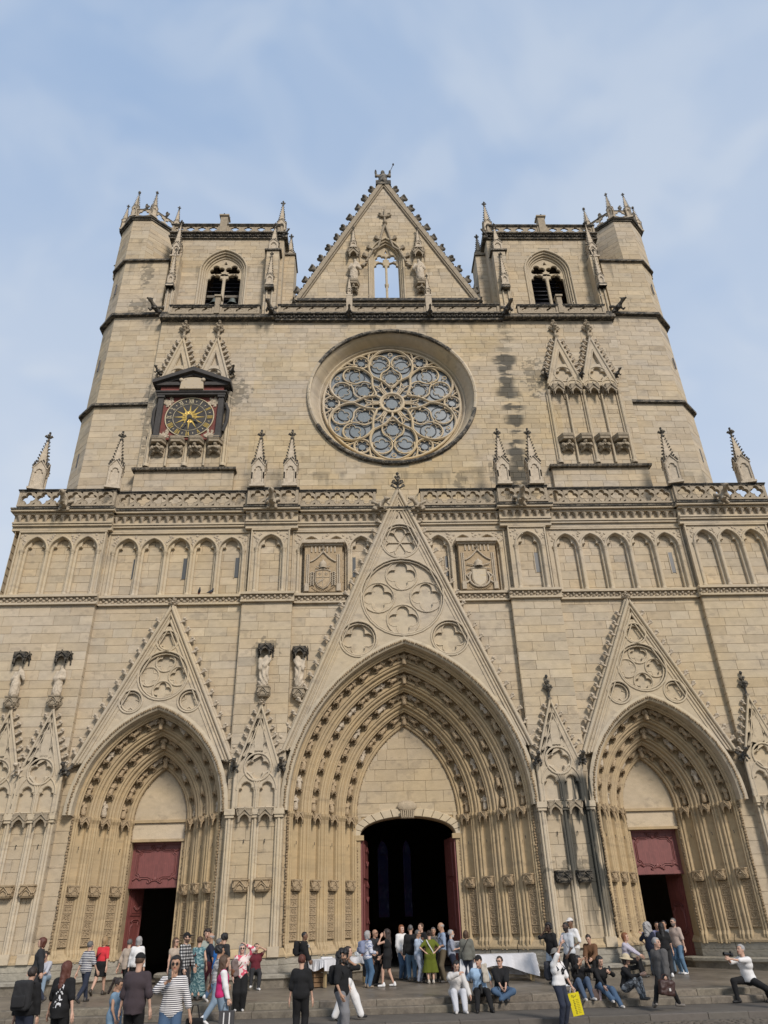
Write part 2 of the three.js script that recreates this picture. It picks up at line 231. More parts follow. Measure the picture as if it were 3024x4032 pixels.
// ---------- ground ----------
const yParvis = z => .04 + .018 * (4.8 - z), yPlaza = z => -.42 + .023 * clamp(z - 7.2, 0, 60);
function structure(o) { o.userData.kind = 'structure'; return o; }
{
  const paveTex = tex(512, 512, (i, j) => { const u = i / 512, v = j / 512, n = pf(u, v, 5), m = pf(u, v + .4, 40), t = .8 + .5 * (n - .5) + .35 * (m - .5); return [.155 * t, .142 * t, .122 * t]; });
  const asphTex = tex(512, 512, (i, j) => { const u = i / 512, v = j / 512, n = pf(u, v, 4), m = NL[(i * 5 + j * 911) & 65535], t = .78 + .4 * (n - .5) + .3 * (m - .5); return [.145 * t, .131 * t, .112 * t]; });
  const floorTex = tex(1024, 1024, (i, j) => { const u = i / 1024, v = j / 1024, n = pf(u, v, 6), m = pf(u + .2, v, 50), w = sstep(.5, .6, pf(u * 1 + .5, v, 9)); const t = .82 + .5 * (n - .5) + .25 * (m - .5) - .14 * w; return [.245 * t, .212 * t, .168 * t]; });
  const rough = tex(512, 512, (i, j) => .28 + .5 * pf(i / 512, j / 512, 5) - .05 * pf(i / 512, j / 512, 30), false);
  M.pave = std({ map: paveTex, bumpMap: grainBump, bumpScale: .01, roughness: .85 });
  M.asph = std({ map: asphTex, bumpMap: grainBump, bumpScale: .008, roughness: .9 });
  M.floor = std({ map: floorTex, roughnessMap: rough, roughness: .85, bumpMap: grainBump, bumpScale: .002 });
  M.step = std({ map: floorTex, bumpMap: grainBump, bumpScale: .014, roughness: .75, color: C(.95, .95, .92) });
  // plaza: one large sheet, rising gently toward the viewer
  const pl = new MB(), zs = [-220, 7.02, 7.2, 12, 20, 30, 45, 67, 240];
  for (let k = 0; k < zs.length - 1; k++) { const a = zs[k], b = zs[k + 1]; pl.quad([-260, yPlaza(a), a], [-260, yPlaza(b), b], [260, yPlaza(b), b], [260, yPlaza(a), a]); }
  structure(pl.build('plaza', M.pave, scene, 2.5));
  // cobbles along the kerb: too many to tell apart
  const cb = new MB(); cb.block(-.5, .5, -.5, .5, 0, .5, .14); const cg = cb.geo(1); cg.rotateX(-PI / 2);
  const r = rng(5), list = []; for (let z = 7.3; z < 12.5; z += .125) { let x = -16 + r() * .2; while (x < 16) { const w = .13 + .09 * r(); list.push([x + w / 2, z, w]); x += w + .014; } }
  const im = new THREE.InstancedMesh(cg, M.pave, list.length), m4 = new THREE.Matrix4(), q4 = new THREE.Quaternion(), cc = new THREE.Color();
  list.forEach(([x, z, w], i) => { m4.compose(new THREE.Vector3(x, yPlaza(z) - .015 + .008 * r(), z), q4, new THREE.Vector3(w, .06, .112)); im.setMatrixAt(i, m4); const t = .8 + .5 * r(); im.setColorAt(i, cc.setRGB(t * 1.15, t * 1.08, t)); });
  im.name = 'cobblestones'; im.userData.kind = 'stuff'; tag(im, 'grey brown cobbles of the plaza below the kerb', 'cobbles'); im.castShadow = im.receiveShadow = true; scene.add(im);
  // parvis platform
  const pv = new MB(); pv.quad([-60, .036, 4.78], [60, .036, 4.78], [60, yParvis(-4.2), -4.2], [-60, yParvis(-4.2), -4.2]); pv.box(-60, 60, -.4, -.116, -4, 4.7);
  const parvis = structure(pv.build('parvis', M.floor, scene, 5));
  const pvm = new MB(); pvm.box(-60, 60, -.42, -.284, 4.9, 6.7).quad([-60, -.28, 5.16], [-60, -.28, 6.72], [60, -.28, 6.72], [60, -.28, 5.16]);
  structure(pvm.build('pavement', M.asph, scene, 1.7));
  const row = (name, y0, y1, z0, z1, lmin, lmax, mat, seed) => { // stones of one step, each its own piece
    const g = structure(grp(name, scene)), r = rng(seed); let x = -21;
    while (x < 21) { const w = mix(lmin, lmax, r()), b = new MB(), t = .82 + .26 * r(); b.col = [t, t * (.97 + .04 * r()), t * .97]; const c = .012, A = .006 * (r() - .5), zf = z1 + .02 * (r() - .5), yt = y1 + A;
      b.quad([x + .006, y0, zf], [x + w - .006, y0, zf], [x + w - .006, yt - c * 1.6, zf], [x + .006, yt - c * 1.6, zf]); b.quad([x + .006, yt - c * 1.6, zf], [x + w - .006, yt - c * 1.6, zf], [x + w - .006, yt, zf - c * 1.8], [x + .006, yt, zf - c * 1.8]);
      b.quad([x + .006, yt, zf - c * 1.8], [x + w - .006, yt, zf - c * 1.8], [x + w - .006, yt, z0], [x + .006, yt, z0]); b.quad([x + .006, y0, z0], [x + .006, y0, zf], [x + .006, yt, zf - c * 1.8], [x + .006, yt, z0]); b.quad([x + w - .006, y0, z0], [x + w - .006, yt, z0], [x + w - .006, yt, zf - c * 1.8], [x + w - .006, y0, zf]);
      const o = b.build(name === 'kerb' ? 'kerb_stone' : 'step_stone', mat, g, 1.3); x += w; }
    return g;
  };
  row('upper_step', -.115, .043, 4.3, 4.8, 1.4, 2.6, M.step, 21); row('lower_step', -.275, -.115, 4.6, 5.16, 1.3, 2.4, M.step, 22); row('kerb', -.42, -.277, 6.68, 7.02, .9, 1.9, M.asph, 23);
}
// ---------- cathedral ----------
const cathedral = thing('cathedral', 'Gothic cathedral front in cream stone with rose window, three portals and two square towers', 'cathedral');
const BZ = .25; // buttress face
// ashlar courses: real blocks with recessed joints on a plane. map(u,v,w) places them
let keepLeft = 290;
const ash = { n: 0 };
function tone(r, warm = 0) { const k = r(); let t = .83 + .11 * r(); if (k < .07) t = .96 + .05 * r(); else if (k < .16) t *= .9; const h = r(); return [t, t * (1 - .05 * h * (1 + warm)), t * (1 - .13 * h * (1 + warm))]; }
function ashlar(mb, parent, mat, o) {
  const r = rng(o.seed || 1), MAP = o.map || ((u, v, w) => [u, v, w]); let y = o.y0, row = 0;
  while (y < o.y1 - .02) {
    let h = mix(o.h0 || .28, o.h1 || .37, r()); if (o.y1 - y - h < .16) h = o.y1 - y;
    for (const [xa, xb] of o.mask(y, y + h)) {
      if (xb - xa < .05) continue; let x = xa + 0; let first = true;
      while (x < xb - .01) {
        let w = mix(o.w0 || .5, o.w1 || 1.15, r()) * (first && row % 2 ? .55 : 1); first = false; if (xb - x - w < .3) w = xb - x;
        const j = .0032, dz = (r() - .5) * .01, z = o.z, c = o.soft ? tone(r, o.warm).map((v, i) => mix(v, [.83, .79, .715][i], .65)) : tone(r, o.warm), keep = o.keep && keepLeft > 0 && w > .45 && xb - xa > 1;
        const B = keep ? new MB() : mb; B.col = c; const pm = B.M; B.M = q => MAP(q[0], q[1], q[2]);
        B.block(x + j, x + w - j, y + j, y + h - j, z - .022, z + dz, .004); B.M = pm;
        if (keep) { keepLeft--; B.build('stone_block', mat, parent); }
        x += w;
      }
    }
    y += h; row++;
  }
  mb.col = [.9, .89, .87];
}
const solid = (a, b) => () => [[a, b]];
// ---- portals ----
const PORTALS = [
  { key: 'central', cx: 0, wi: 2.0, c: 2.06, K: 4, D: 2.5, Z: 2.45, ys: 5.5, gA: 19.15, gS: 2.42, fy: 7.5, step: .74 },
  { key: 'left', cx: -9.63, wi: 1.02, c: 1.26, K: 3, D: 1.64, Z: 1.95, ys: 5.5, gA: 13.55, gS: 2.13, fy: 7.2, step: .70 },
  { key: 'right', cx: 9.6, wi: 1.02, c: 1.26, K: 3, D: 1.64, Z: 1.95, ys: 5.5, gA: 13.55, gS: 2.13, fy: 7.2, step: .70 }];
const archX = (P, d, y) => { const R = P.wi + P.c + d, h = y - P.ys; return h <= 0 ? P.wi + d : h >= Math.sqrt(R * R - P.c * P.c) ? -1 : Math.sqrt(R * R - h * h) - P.c; };
const archTop = (P, d) => P.ys + Math.sqrt((P.wi + P.c + d) ** 2 - P.c * P.c);
function archLine(P, d, n, y0) { // outline of the arch opening at offset d, right foot to left foot
  const R = P.wi + P.c + d, a0 = y0 > P.ys ? Math.asin((y0 - P.ys) / R) : 0, am = Math.acos(P.c / R), o = []; if (y0 < P.ys) o.push([P.cx + P.wi + d, y0]);
  for (let i = 0; i <= n; i++) { const a = mix(a0, am, i / n); o.push([P.cx - P.c + R * Math.cos(a), P.ys + R * Math.sin(a)]); }
  for (let i = n - 1; i >= 0; i--) { const a = mix(a0, am, i / n); o.push([P.cx + P.c - R * Math.cos(a), P.ys + R * Math.sin(a)]); } if (y0 < P.ys) o.push([P.cx - P.wi - d, y0]); return o;
}
function subtract(iv, a, b) { const o = []; for (const [x, y] of iv) { if (b <= x || a >= y) { o.push([x, y]); continue; } if (a > x) o.push([x, a]); if (b < y) o.push([b, y]); } return o; }
function lowMask(xa, xb) { // wall face minus portal arches and the parts behind the gables
  return (y0, y1) => { let iv = [[xa, xb]]; const ym = (y0 + y1) / 2;
    for (const P of PORTALS) { const w = archX(P, P.D + .05, y0); if (w > 0) iv = subtract(iv, P.cx - w, P.cx + w); if (y0 > P.fy && y1 < P.gA) { const g = (P.gA - y1) / P.gS - .12; if (g > 0) iv = subtract(iv, P.cx - g, P.cx + g); } }
    return iv; };
}
{ // masonry behind the ashlar
  const core = new MB(); core.col = [1, 1, 1];
  const holes = PORTALS.map(P => archLine(P, P.D + .02, 14, .06));
  core.ext([[-16.86, -.2], [16.86, -.2], [16.86, 14.0], [-16.86, 14.0]], -.33, -.021, holes); core.box(-16.86, 16.86, 14.0, 18.3, -.5, -.31); core.box(-16.86, 16.86, 17.3, 18.3, -.5, -.05); for (const s of [-1, 1]) for (const [a, b] of [[4.67, 6.71], [12.86, 16.88]]) { const X = [Math.min(s * a, s * b), Math.max(s * a, s * b)]; core.box(...X, 13.7, 17.4, -.31, -.06); core.box(...X, 17.3, 18.3, -.1, .2); }
  for (const s of [-1, 1]) { for (const [a, b] of [[4.67, 6.71], [12.86, 16.88]]) core.box(Math.min(s * a, s * b), Math.max(s * a, s * b), .03, 13.7, -.03, BZ - .021); core.box(s > 0 ? 16.5 : -16.88, s > 0 ? 16.88 : -16.5, .03, 18.3, -3.2, -.3); }
  core.build('masonry_core', M.joint, cathedral, 1);
  // face stones
  const w = grp('lower_wall', cathedral), mb = new MB(), H = { h0: .32, h1: .42, w0: .6, w1: 1.3 };
  let sd = 100;
  for (const s of [-1, 1]) {
    const X = (a, b) => s > 0 ? [a, b] : [-b, -a];
    for (const [a, b, z] of [[0, 4.66, 0], [4.65, 6.73, BZ], [6.72, 12.85, 0], [12.84, 16.9, BZ]]) {
      const [xa, xb] = X(a, b); ashlar(mb, w, M.stone, { ...H, seed: sd++, y0: 7.2, y1: 13.72, z, mask: lowMask(xa, xb), keep: true });
      ashlar(mb, w, M.stone, { h0: .38, h1: .46, w0: .7, w1: 1.2, seed: sd++, y0: 1.2, y1: 7.2, z, mask: lowMask(xa, xb), warm: .3, soft: 1 });  // lower courses: browner stone, also toned darker to paint in the dimmer light
      ashlar(mb, w, M.stone, { ...H, seed: sd++, y0: 14.0, y1: 17.6, z: -.27 + (z ? BZ : 0), mask: solid(xa + .02, xb - .02) });
      if (z) for (const e of [a, b]) for (const [ya, yb] of [[1.2, 13.7]]) ashlar(mb, w, M.stone, { ...H, seed: sd++, y0: ya, y1: yb, z: s * e, mask: solid(0, BZ), w1: .3, map: (u, v, q) => [q + (e === a ? -s : s) * 0, v, u - .0] });
    }
    // outer flank of the block
    ashlar(mb, w, M.stone, { ...H, seed: sd++, y0: .1, y1: 17.4, z: 0, mask: solid(-3.2, BZ), map: (u, v, q) => [s * (16.9 + q), v, u] });
  }
  const rest = mb.build('stone_courses', M.stone, w); rest.userData.kind = 'stuff';
}
// ---- small carved pieces, shared ----
const noise3 = (x, y, z) => (vn(x + z * .7 + 11, y + z * 1.3 + 5) - .5);
function crocketGeo(seed) { const o = seed * 7.7; return fin(net((x, y, z) => { let d = capD(x, y, z, [0, 0, 0], [.10, .05, 0], .05, .035); d = smin(d, capD(x, y, z, [.10, .05, 0], [.13, .13, 0], .05, .062), .03); d = smin(d, Math.hypot(x - .155, y - .16, z - .05) - .045, .02); d = smin(d, Math.hypot(x - .155, y - .16, z + .05) - .045, .02); d = smin(d, Math.hypot(x - .20, y - .11, z) - .045, .02); return d + .03 * noise3(x * 26 + o, y * 26, z * 26); }, [-.1, -.1, -.14], [.3, .26, .14], .027), .6); }
const CROCKET = [1, 2, 3].map(crocketGeo);
function figureGeo(v, h = 1) { // draped standing or seated carved figure, 1 unit tall
  const r = rng(v * 31 + 7), lean = (r() - .5) * .12, aL = r(), aR = r(), seat = v % 3 === 0;
  return fin(net((x, y, z) => {
    const fold = .022 * Math.sin(x * 55 + 14 * Math.sin(y * 5 + v) + z * 20) * sstep(.75, .5, y);
    let d = seat ? smin(capD(x, y, z, [0, .12, .02], [0, .42, .0], .18, .15), capD(x, y, z, [0, .40, .14], [0, .08, .18], .13, .14), .1) : capD(x, y, z, [.02 * Math.sin(v), .1, .01], [lean * .5, .5, 0], .19, .15);
    d = smin(d, capD(x, y, z, [lean * .5 - .06, .55, 0], [lean + .06, .76, 0], .13, .13), .08); d += fold;
    const sh = [lean, .76, 0];
    for (const [s, q] of [[1, aL], [-1, aR]]) { const e = [lean + s * (.2 + .05 * q), .56, .06], hnd = [lean + s * (.02 + .16 * q), .5 + .22 * q, .17]; d = smin(d, capD(x, y, z, [lean + s * .14, .76, 0], e, .07, .06), .03); d = smin(d, capD(x, y, z, e, hnd, .055, .05), .03); }
    d = smin(d, capD(x, y, z, [lean, .8, 0], [lean * 1.2, .86, .01], .05, .05), .03); d = smin(d, Math.hypot((x - lean * 1.2) * 1.15, y - .92, z - .02) - .085, .02);
    d = smin(d, Math.hypot(x - lean * 1.2, y - .9, (z - .11) * .9) - .022, .02); // nose
    return d + .012 * noise3(x * 30, y * 30, z * 30 + v);
  }, [-.4, -.08, -.3], [.4, 1.08, .36], .042), .8);
}
const FIG = [1, 2, 3, 4, 5, 6].map(v => figureGeo(v));
const HOOD = (() => { // small gabled canopy over or under a figure, 1 wide, 1 high, projecting to +z
  const b = new MB(), P = [[-.5, 0], [-.36, .42], [.36, .42], [.5, 0]];
  for (let i = 0; i < 3; i++) { const [x0, z0] = P[i], [x1, z1] = P[i + 1], n = [z1 - z0, -(x1 - x0)], L = Math.hypot(...n); const nx = -n[0] / L, nz = -n[1] / L; // outward
    const at = (t, y, o) => [mix(x0, x1, t) + nx * o, y, mix(z0, z1, t) + nz * o];
    const A = [[0, 0], [.1, 0], [.13, .28], [.3, .52], [.5, .64], [.7, .52], [.87, .28], [.9, 0], [1, 0], [1, 1], [0, 1]]; const g = extr(A, -.04, .04).attributes.position.array;
    for (let k = 0; k < g.length; k += 9) b.tri(at(g[k], g[k + 1], g[k + 2]), at(g[k + 3], g[k + 4], g[k + 5]), at(g[k + 6], g[k + 7], g[k + 8]));
    b.tube([at(0, .5, .05), at(.5, 1.02, .09)], .045, 5); b.tube([at(.5, 1.02, .09), at(1, .5, .05)], .045, 5); b.tube([at(.5, 1, .09), at(.5, 1.2, .06)], .05, 4); b.tube([at(0, -.1, 0), at(0, .3, 0)], .05, 5); b.tube([at(1, -.1, 0), at(1, .3, 0)], .05, 5);
  }
  for (let i = 1; i < 2; i++) b.quad([-.56, 1.0, 0], [-.4, 1.0, .47], [.4, 1.0, .47], [.56, 1.0, 0]); b.quad([-.5, .66, 0], [-.36, .66, .4], [.36, .66, .4], [.5, .66, 0]);
  b.box(-.56, .56, 1.0, 1.09, -.02, .1); b.box(-.41, .41, 1.0, 1.09, .1, .47);
  return b.geo(.8);
})();
const SHELF = (() => { const b = new MB(); // console: bracket with blind gablets, 1 wide 1 high
  const P = [[-.5, 0], [-.4, .5], [.4, .5], [.5, 0]], S = (k, y) => P.map(q => [q[0] * k, y, q[1] * k]); const L = [S(.86, -.18), S(1, 0), S(1, .8), S(1.12, .86), S(1.12, 1)];
  for (let i = 0; i < L.length - 1; i++) for (let k = 0; k < 3; k++) b.quad(L[i][k], L[i][k + 1], L[i + 1][k + 1], L[i + 1][k]); b.quad(...L[4]); b.quad(...L[0]);
  for (let k = 0; k < 3; k++) { const a = L[1][k], c = L[1][k + 1], u = t => [mix(a[0], c[0], t) * 1.05, 0, mix(a[2], c[2], t) * 1.05]; const q = (t, y) => { const m = u(t); return [m[0], y, m[2]]; }; b.tube([q(.06, .2), q(.5, .85), q(.94, .2)], .06, 5); b.tube([q(.2, .05), q(.24, .3), q(.5, .52), q(.76, .3), q(.8, .05)], .05, 5); }
  return b.geo(.8); })();
const RELIEF = [0, 1, 2, 3].map(v => { // framed relief panel, 1 x 1
  const b = new MB(), r = rng(70 + v); b.ext([[-.5, -.5], [.5, -.5], [.5, .5], [-.5, .5]], 0, .1, [foil(4, 0, 0, .46, PI / 4, 5)], .03); b.box(-.5, .5, -.5, .5, -.05, .01);
  for (let i = 0; i < 7; i++) { const x = (r() - .5) * .5, y = (r() - .5) * .5; b.tube([[x, y, .02], [x + (r() - .5) * .3, y + (r() - .3) * .3, .07], [x + (r() - .5) * .3, y + (r() - .5) * .4, .02]], .05 + .03 * r(), 5); }
  return b.geo(.5); });

function profile(P, hollow, push = 0) { // archivolt and jamb section: list of [d, z]
  const o = [], dd = P.D / P.K, zz = P.Z / P.K, L = Math.hypot(dd, zz), td = dd / L, tz = zz / L, q = L / .87;
  const bump = (s, r, n0 = 0) => { const a = []; for (let i = 0; i <= 6; i++) { const t = PI - PI * i / 6; a.push([s + r * Math.cos(t), n0 + r * Math.sin(t)]); } return a; };
  for (let k = 0; k < P.K; k++) {
    const sn = [[0, 0], ...bump(.115, .065), ...bump(.235, .045), [.285, -.02], ...(hollow ? [[.30, -.1], [.34, -.19], [.42, -.24], [.54, -.24], [.61, -.18], [.645, -.08]] : [[.30, -.1], [.645, -.1]]), ...bump(.70, .045), ...bump(.80, .06), [.87, 0]];
    for (const [s, n] of sn) { const m = (n + (push ? push : 0)) * q; o.push([k * dd + s * q * td - m * tz, -P.Z + k * zz + s * q * tz + m * td]); }
  }
  return o;
}
function sweepArch(mb, P, pr, N) { for (const s of [1, -1]) { const pt = (j, i) => { const [d, z] = pr[j], R = P.wi + P.c + d, a = Math.acos(P.c / R) * i / N; return [P.cx + s * (R * Math.cos(a) - P.c), P.ys + R * Math.sin(a), z]; };
  for (let j = 0; j < pr.length - 1; j++) for (let i = 0; i < N; i++) s > 0 ? mb.quad(pt(j, i), pt(j + 1, i), pt(j + 1, i + 1), pt(j, i + 1)) : mb.quad(pt(j + 1, i), pt(j, i), pt(j, i + 1), pt(j + 1, i + 1)); } }
function sweepUp(mb, P, lv) { // lv: [profile, y] pairs
  for (const s of [1, -1]) for (let l = 0; l < lv.length - 1; l++) { const [pa, ya] = lv[l], [pb, yb] = lv[l + 1]; for (let j = 0; j < pa.length - 1; j++) { const f = (p, y, k) => [P.cx + s * (P.wi + p[k][0]), y, p[k][1]]; s > 0 ? mb.quad(f(pa, ya, j), f(pa, ya, j + 1), f(pb, yb, j + 1), f(pb, yb, j)) : mb.quad(f(pa, ya, j + 1), f(pa, ya, j), f(pb, yb, j), f(pb, yb, j + 1)); } }
}
function place(o, pos, right, up, f, sc) { const m = new THREE.Matrix4().makeBasis(new THREE.Vector3(...right), new THREE.Vector3(...up), new THREE.Vector3(...f)); o.quaternion.setFromRotationMatrix(m); o.position.set(...pos); typeof sc === 'number' ? o.scale.setScalar(sc) : o.scale.set(...sc); }
const V3 = (a) => new THREE.Vector3(...a);
function buildPortal(P, seed) {
  const g = grp('portal', cathedral), r = rng(seed); g.userData.label = { central: 'tall central portal with four rows of carved figures', left: 'left side portal under a crocketed gable', right: 'right side portal under a crocketed gable' }[P.key];
  const dd = P.D / P.K, zz = P.Z / P.K, L = Math.hypot(dd, zz), Nd = -zz / L, Nz = dd / L;
  const full = profile(P, true), flat = profile(P, false), capP = profile(P, false, .055), baseP = profile(P, false, .06), per = full.length / P.K, perF = flat.length / P.K;
  for (let k = 0; k < P.K; k++) { // each order of the arch is a part
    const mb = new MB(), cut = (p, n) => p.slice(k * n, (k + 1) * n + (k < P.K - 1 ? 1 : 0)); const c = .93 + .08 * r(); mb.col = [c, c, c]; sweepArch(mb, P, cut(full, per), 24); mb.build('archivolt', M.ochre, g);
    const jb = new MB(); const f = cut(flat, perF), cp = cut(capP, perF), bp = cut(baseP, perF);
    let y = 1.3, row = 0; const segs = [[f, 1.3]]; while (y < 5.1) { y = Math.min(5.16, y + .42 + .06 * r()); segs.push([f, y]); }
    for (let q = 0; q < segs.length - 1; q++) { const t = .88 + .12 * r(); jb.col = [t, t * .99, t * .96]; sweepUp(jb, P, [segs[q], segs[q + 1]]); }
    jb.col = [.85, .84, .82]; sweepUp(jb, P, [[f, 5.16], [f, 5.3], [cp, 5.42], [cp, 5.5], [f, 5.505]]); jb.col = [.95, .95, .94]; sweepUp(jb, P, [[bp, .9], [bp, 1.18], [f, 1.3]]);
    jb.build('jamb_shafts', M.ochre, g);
    // figures riding in the hollow
    const s0 = .47 * (L / .87), fd = k * dd + s0 * dd / L - .0 * Nd, fz = -P.Z + k * zz + s0 * zz / L, off = -.1;
    const d = fd + Nd * off, z = fz + Nz * off, R = P.wi + P.c + d, am = Math.acos(P.c / R), n = Math.round(R * am / P.step);
    for (const s of [1, -1]) for (let i = 0; i < n; i++) {
      const a = am * (i + .12) / n, pos = [P.cx + s * (R * Math.cos(a) - P.c), P.ys + R * Math.sin(a), z], up = [-s * Math.sin(a), Math.cos(a), 0], f = [s * Math.cos(a) * Nd, Math.sin(a) * Nd, Nz], right = V3(up).cross(V3(f)).toArray();
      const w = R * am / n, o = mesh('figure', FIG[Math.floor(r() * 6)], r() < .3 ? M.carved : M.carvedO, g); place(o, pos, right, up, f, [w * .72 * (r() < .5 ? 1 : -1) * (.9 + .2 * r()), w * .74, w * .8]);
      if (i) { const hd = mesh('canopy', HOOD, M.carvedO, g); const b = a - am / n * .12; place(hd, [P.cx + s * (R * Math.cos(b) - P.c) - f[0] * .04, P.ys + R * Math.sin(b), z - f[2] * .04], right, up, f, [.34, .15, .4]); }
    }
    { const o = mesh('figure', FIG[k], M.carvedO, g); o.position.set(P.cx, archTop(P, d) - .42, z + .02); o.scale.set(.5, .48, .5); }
    // jamb niches: hood, lower canopy, relief panels
    for (const s of [1, -1]) {
      const x = P.cx + s * (P.wi + fd), ang = s > 0 ? -Math.atan2(zz, dd) : Math.atan2(zz, dd), hood = mesh('canopy', HOOD, M.carvedO, g, [x - s * .0 + s * Nd * -.02, 5.12, fz - .03], [0, ang, 0], [.42, .34, .46]);
      mesh('canopy', SHELF, M.carvedO, g, [x, 2.96, fz - .05], [0, ang, 0], [.42, .3, .4]);
      for (let q = 0; q < 6; q++) mesh('relief_panel', RELIEF[Math.floor(r() * 4)], M.carvedO, g, [x + s * Nd * -.04, 1.5 + q * .252, fz - Nz * .04], [0, ang, 0], [.34, q ? .24 : .22, .24]);
      const hk = new MB(); hk.tube([[0, 0, 0], [0, .0, .05], [0, -.07, .07], [0, -.09, .04]], .012, 5); hk.build('hook', M.iron, g, 1).position.set(x + s * Nd * .02, 4.5, fz - .02);
    }
  }
  // leaf-carved outer band of the portal
  const band = new MB(), bd = P.D + .12; band.col = [.9, .9, .88];
  const pr = [[P.D, 0], [P.D + .02, .3], [P.D + .1, .36], [P.D + .2, .36], [P.D + .3, .33]]; const pt = (j, i, s, N) => { const [d, z] = pr[j], R = P.wi + P.c + d, a = Math.acos(P.c / R) * i / N; return [P.cx + s * (R * Math.cos(a) - P.c), P.ys + R * Math.sin(a), z]; };
  for (const s of [1, -1]) for (let j = 0; j < pr.length - 1; j++) for (let i = 0; i < 24; i++) band.quad(pt(j, i, s, 24), pt(j + 1, i, s, 24), pt(j + 1, i + 1, s, 24), pt(j, i + 1, s, 24));
  band.build('hood_mould', M.stone, g);
  const lf = new MB(), leaf = new THREE.IcosahedronGeometry(.052, 0); const addLeaf = (x, y, z) => { const t = .5 + .3 * r(); lf.col = [t, t * .96, t * .9]; lf.add(leaf, T(x + (r() - .5) * .03, y, z, [1, 1.1, .8], r() * 3, r() * 3)); };  // leaf tone darkened: the shadow between beads is put into their colour
  const Rb = P.wi + P.c + P.D + .13, amb = Math.acos(P.c / Rb); for (const s of [1, -1]) { for (let q = 0; q < Rb * amb / .09; q++) { const a = q * .09 / Rb; addLeaf(P.cx + s * (Rb * Math.cos(a) - P.c), P.ys + Rb * Math.sin(a), .37); } for (let y = 1.3; y < 5.5; y += .095) addLeaf(P.cx + s * (P.wi + P.D - .005), y, .05); const Ri = P.wi + P.c + .03; for (let q = 0; q < Ri * Math.acos(P.c / Ri) / .1; q++) { const a = q * .1 / Ri; addLeaf(P.cx + s * (Ri * Math.cos(a) - P.c), P.ys + Ri * Math.sin(a), -P.Z + .04); } for (let y = 1.3; y < 5.5; y += .1) addLeaf(P.cx + s * (P.wi + .01), y, -P.Z + .06); }
  lf.build('leaf_carving', M.carvedO, g, .6).userData.kind = 'stuff';
  return g;
}
M.iron = std({ color: C(.03, .028, .026), roughness: .7 });
PORTALS.forEach((P, i) => { P.g = buildPortal(P, 300 + i); });
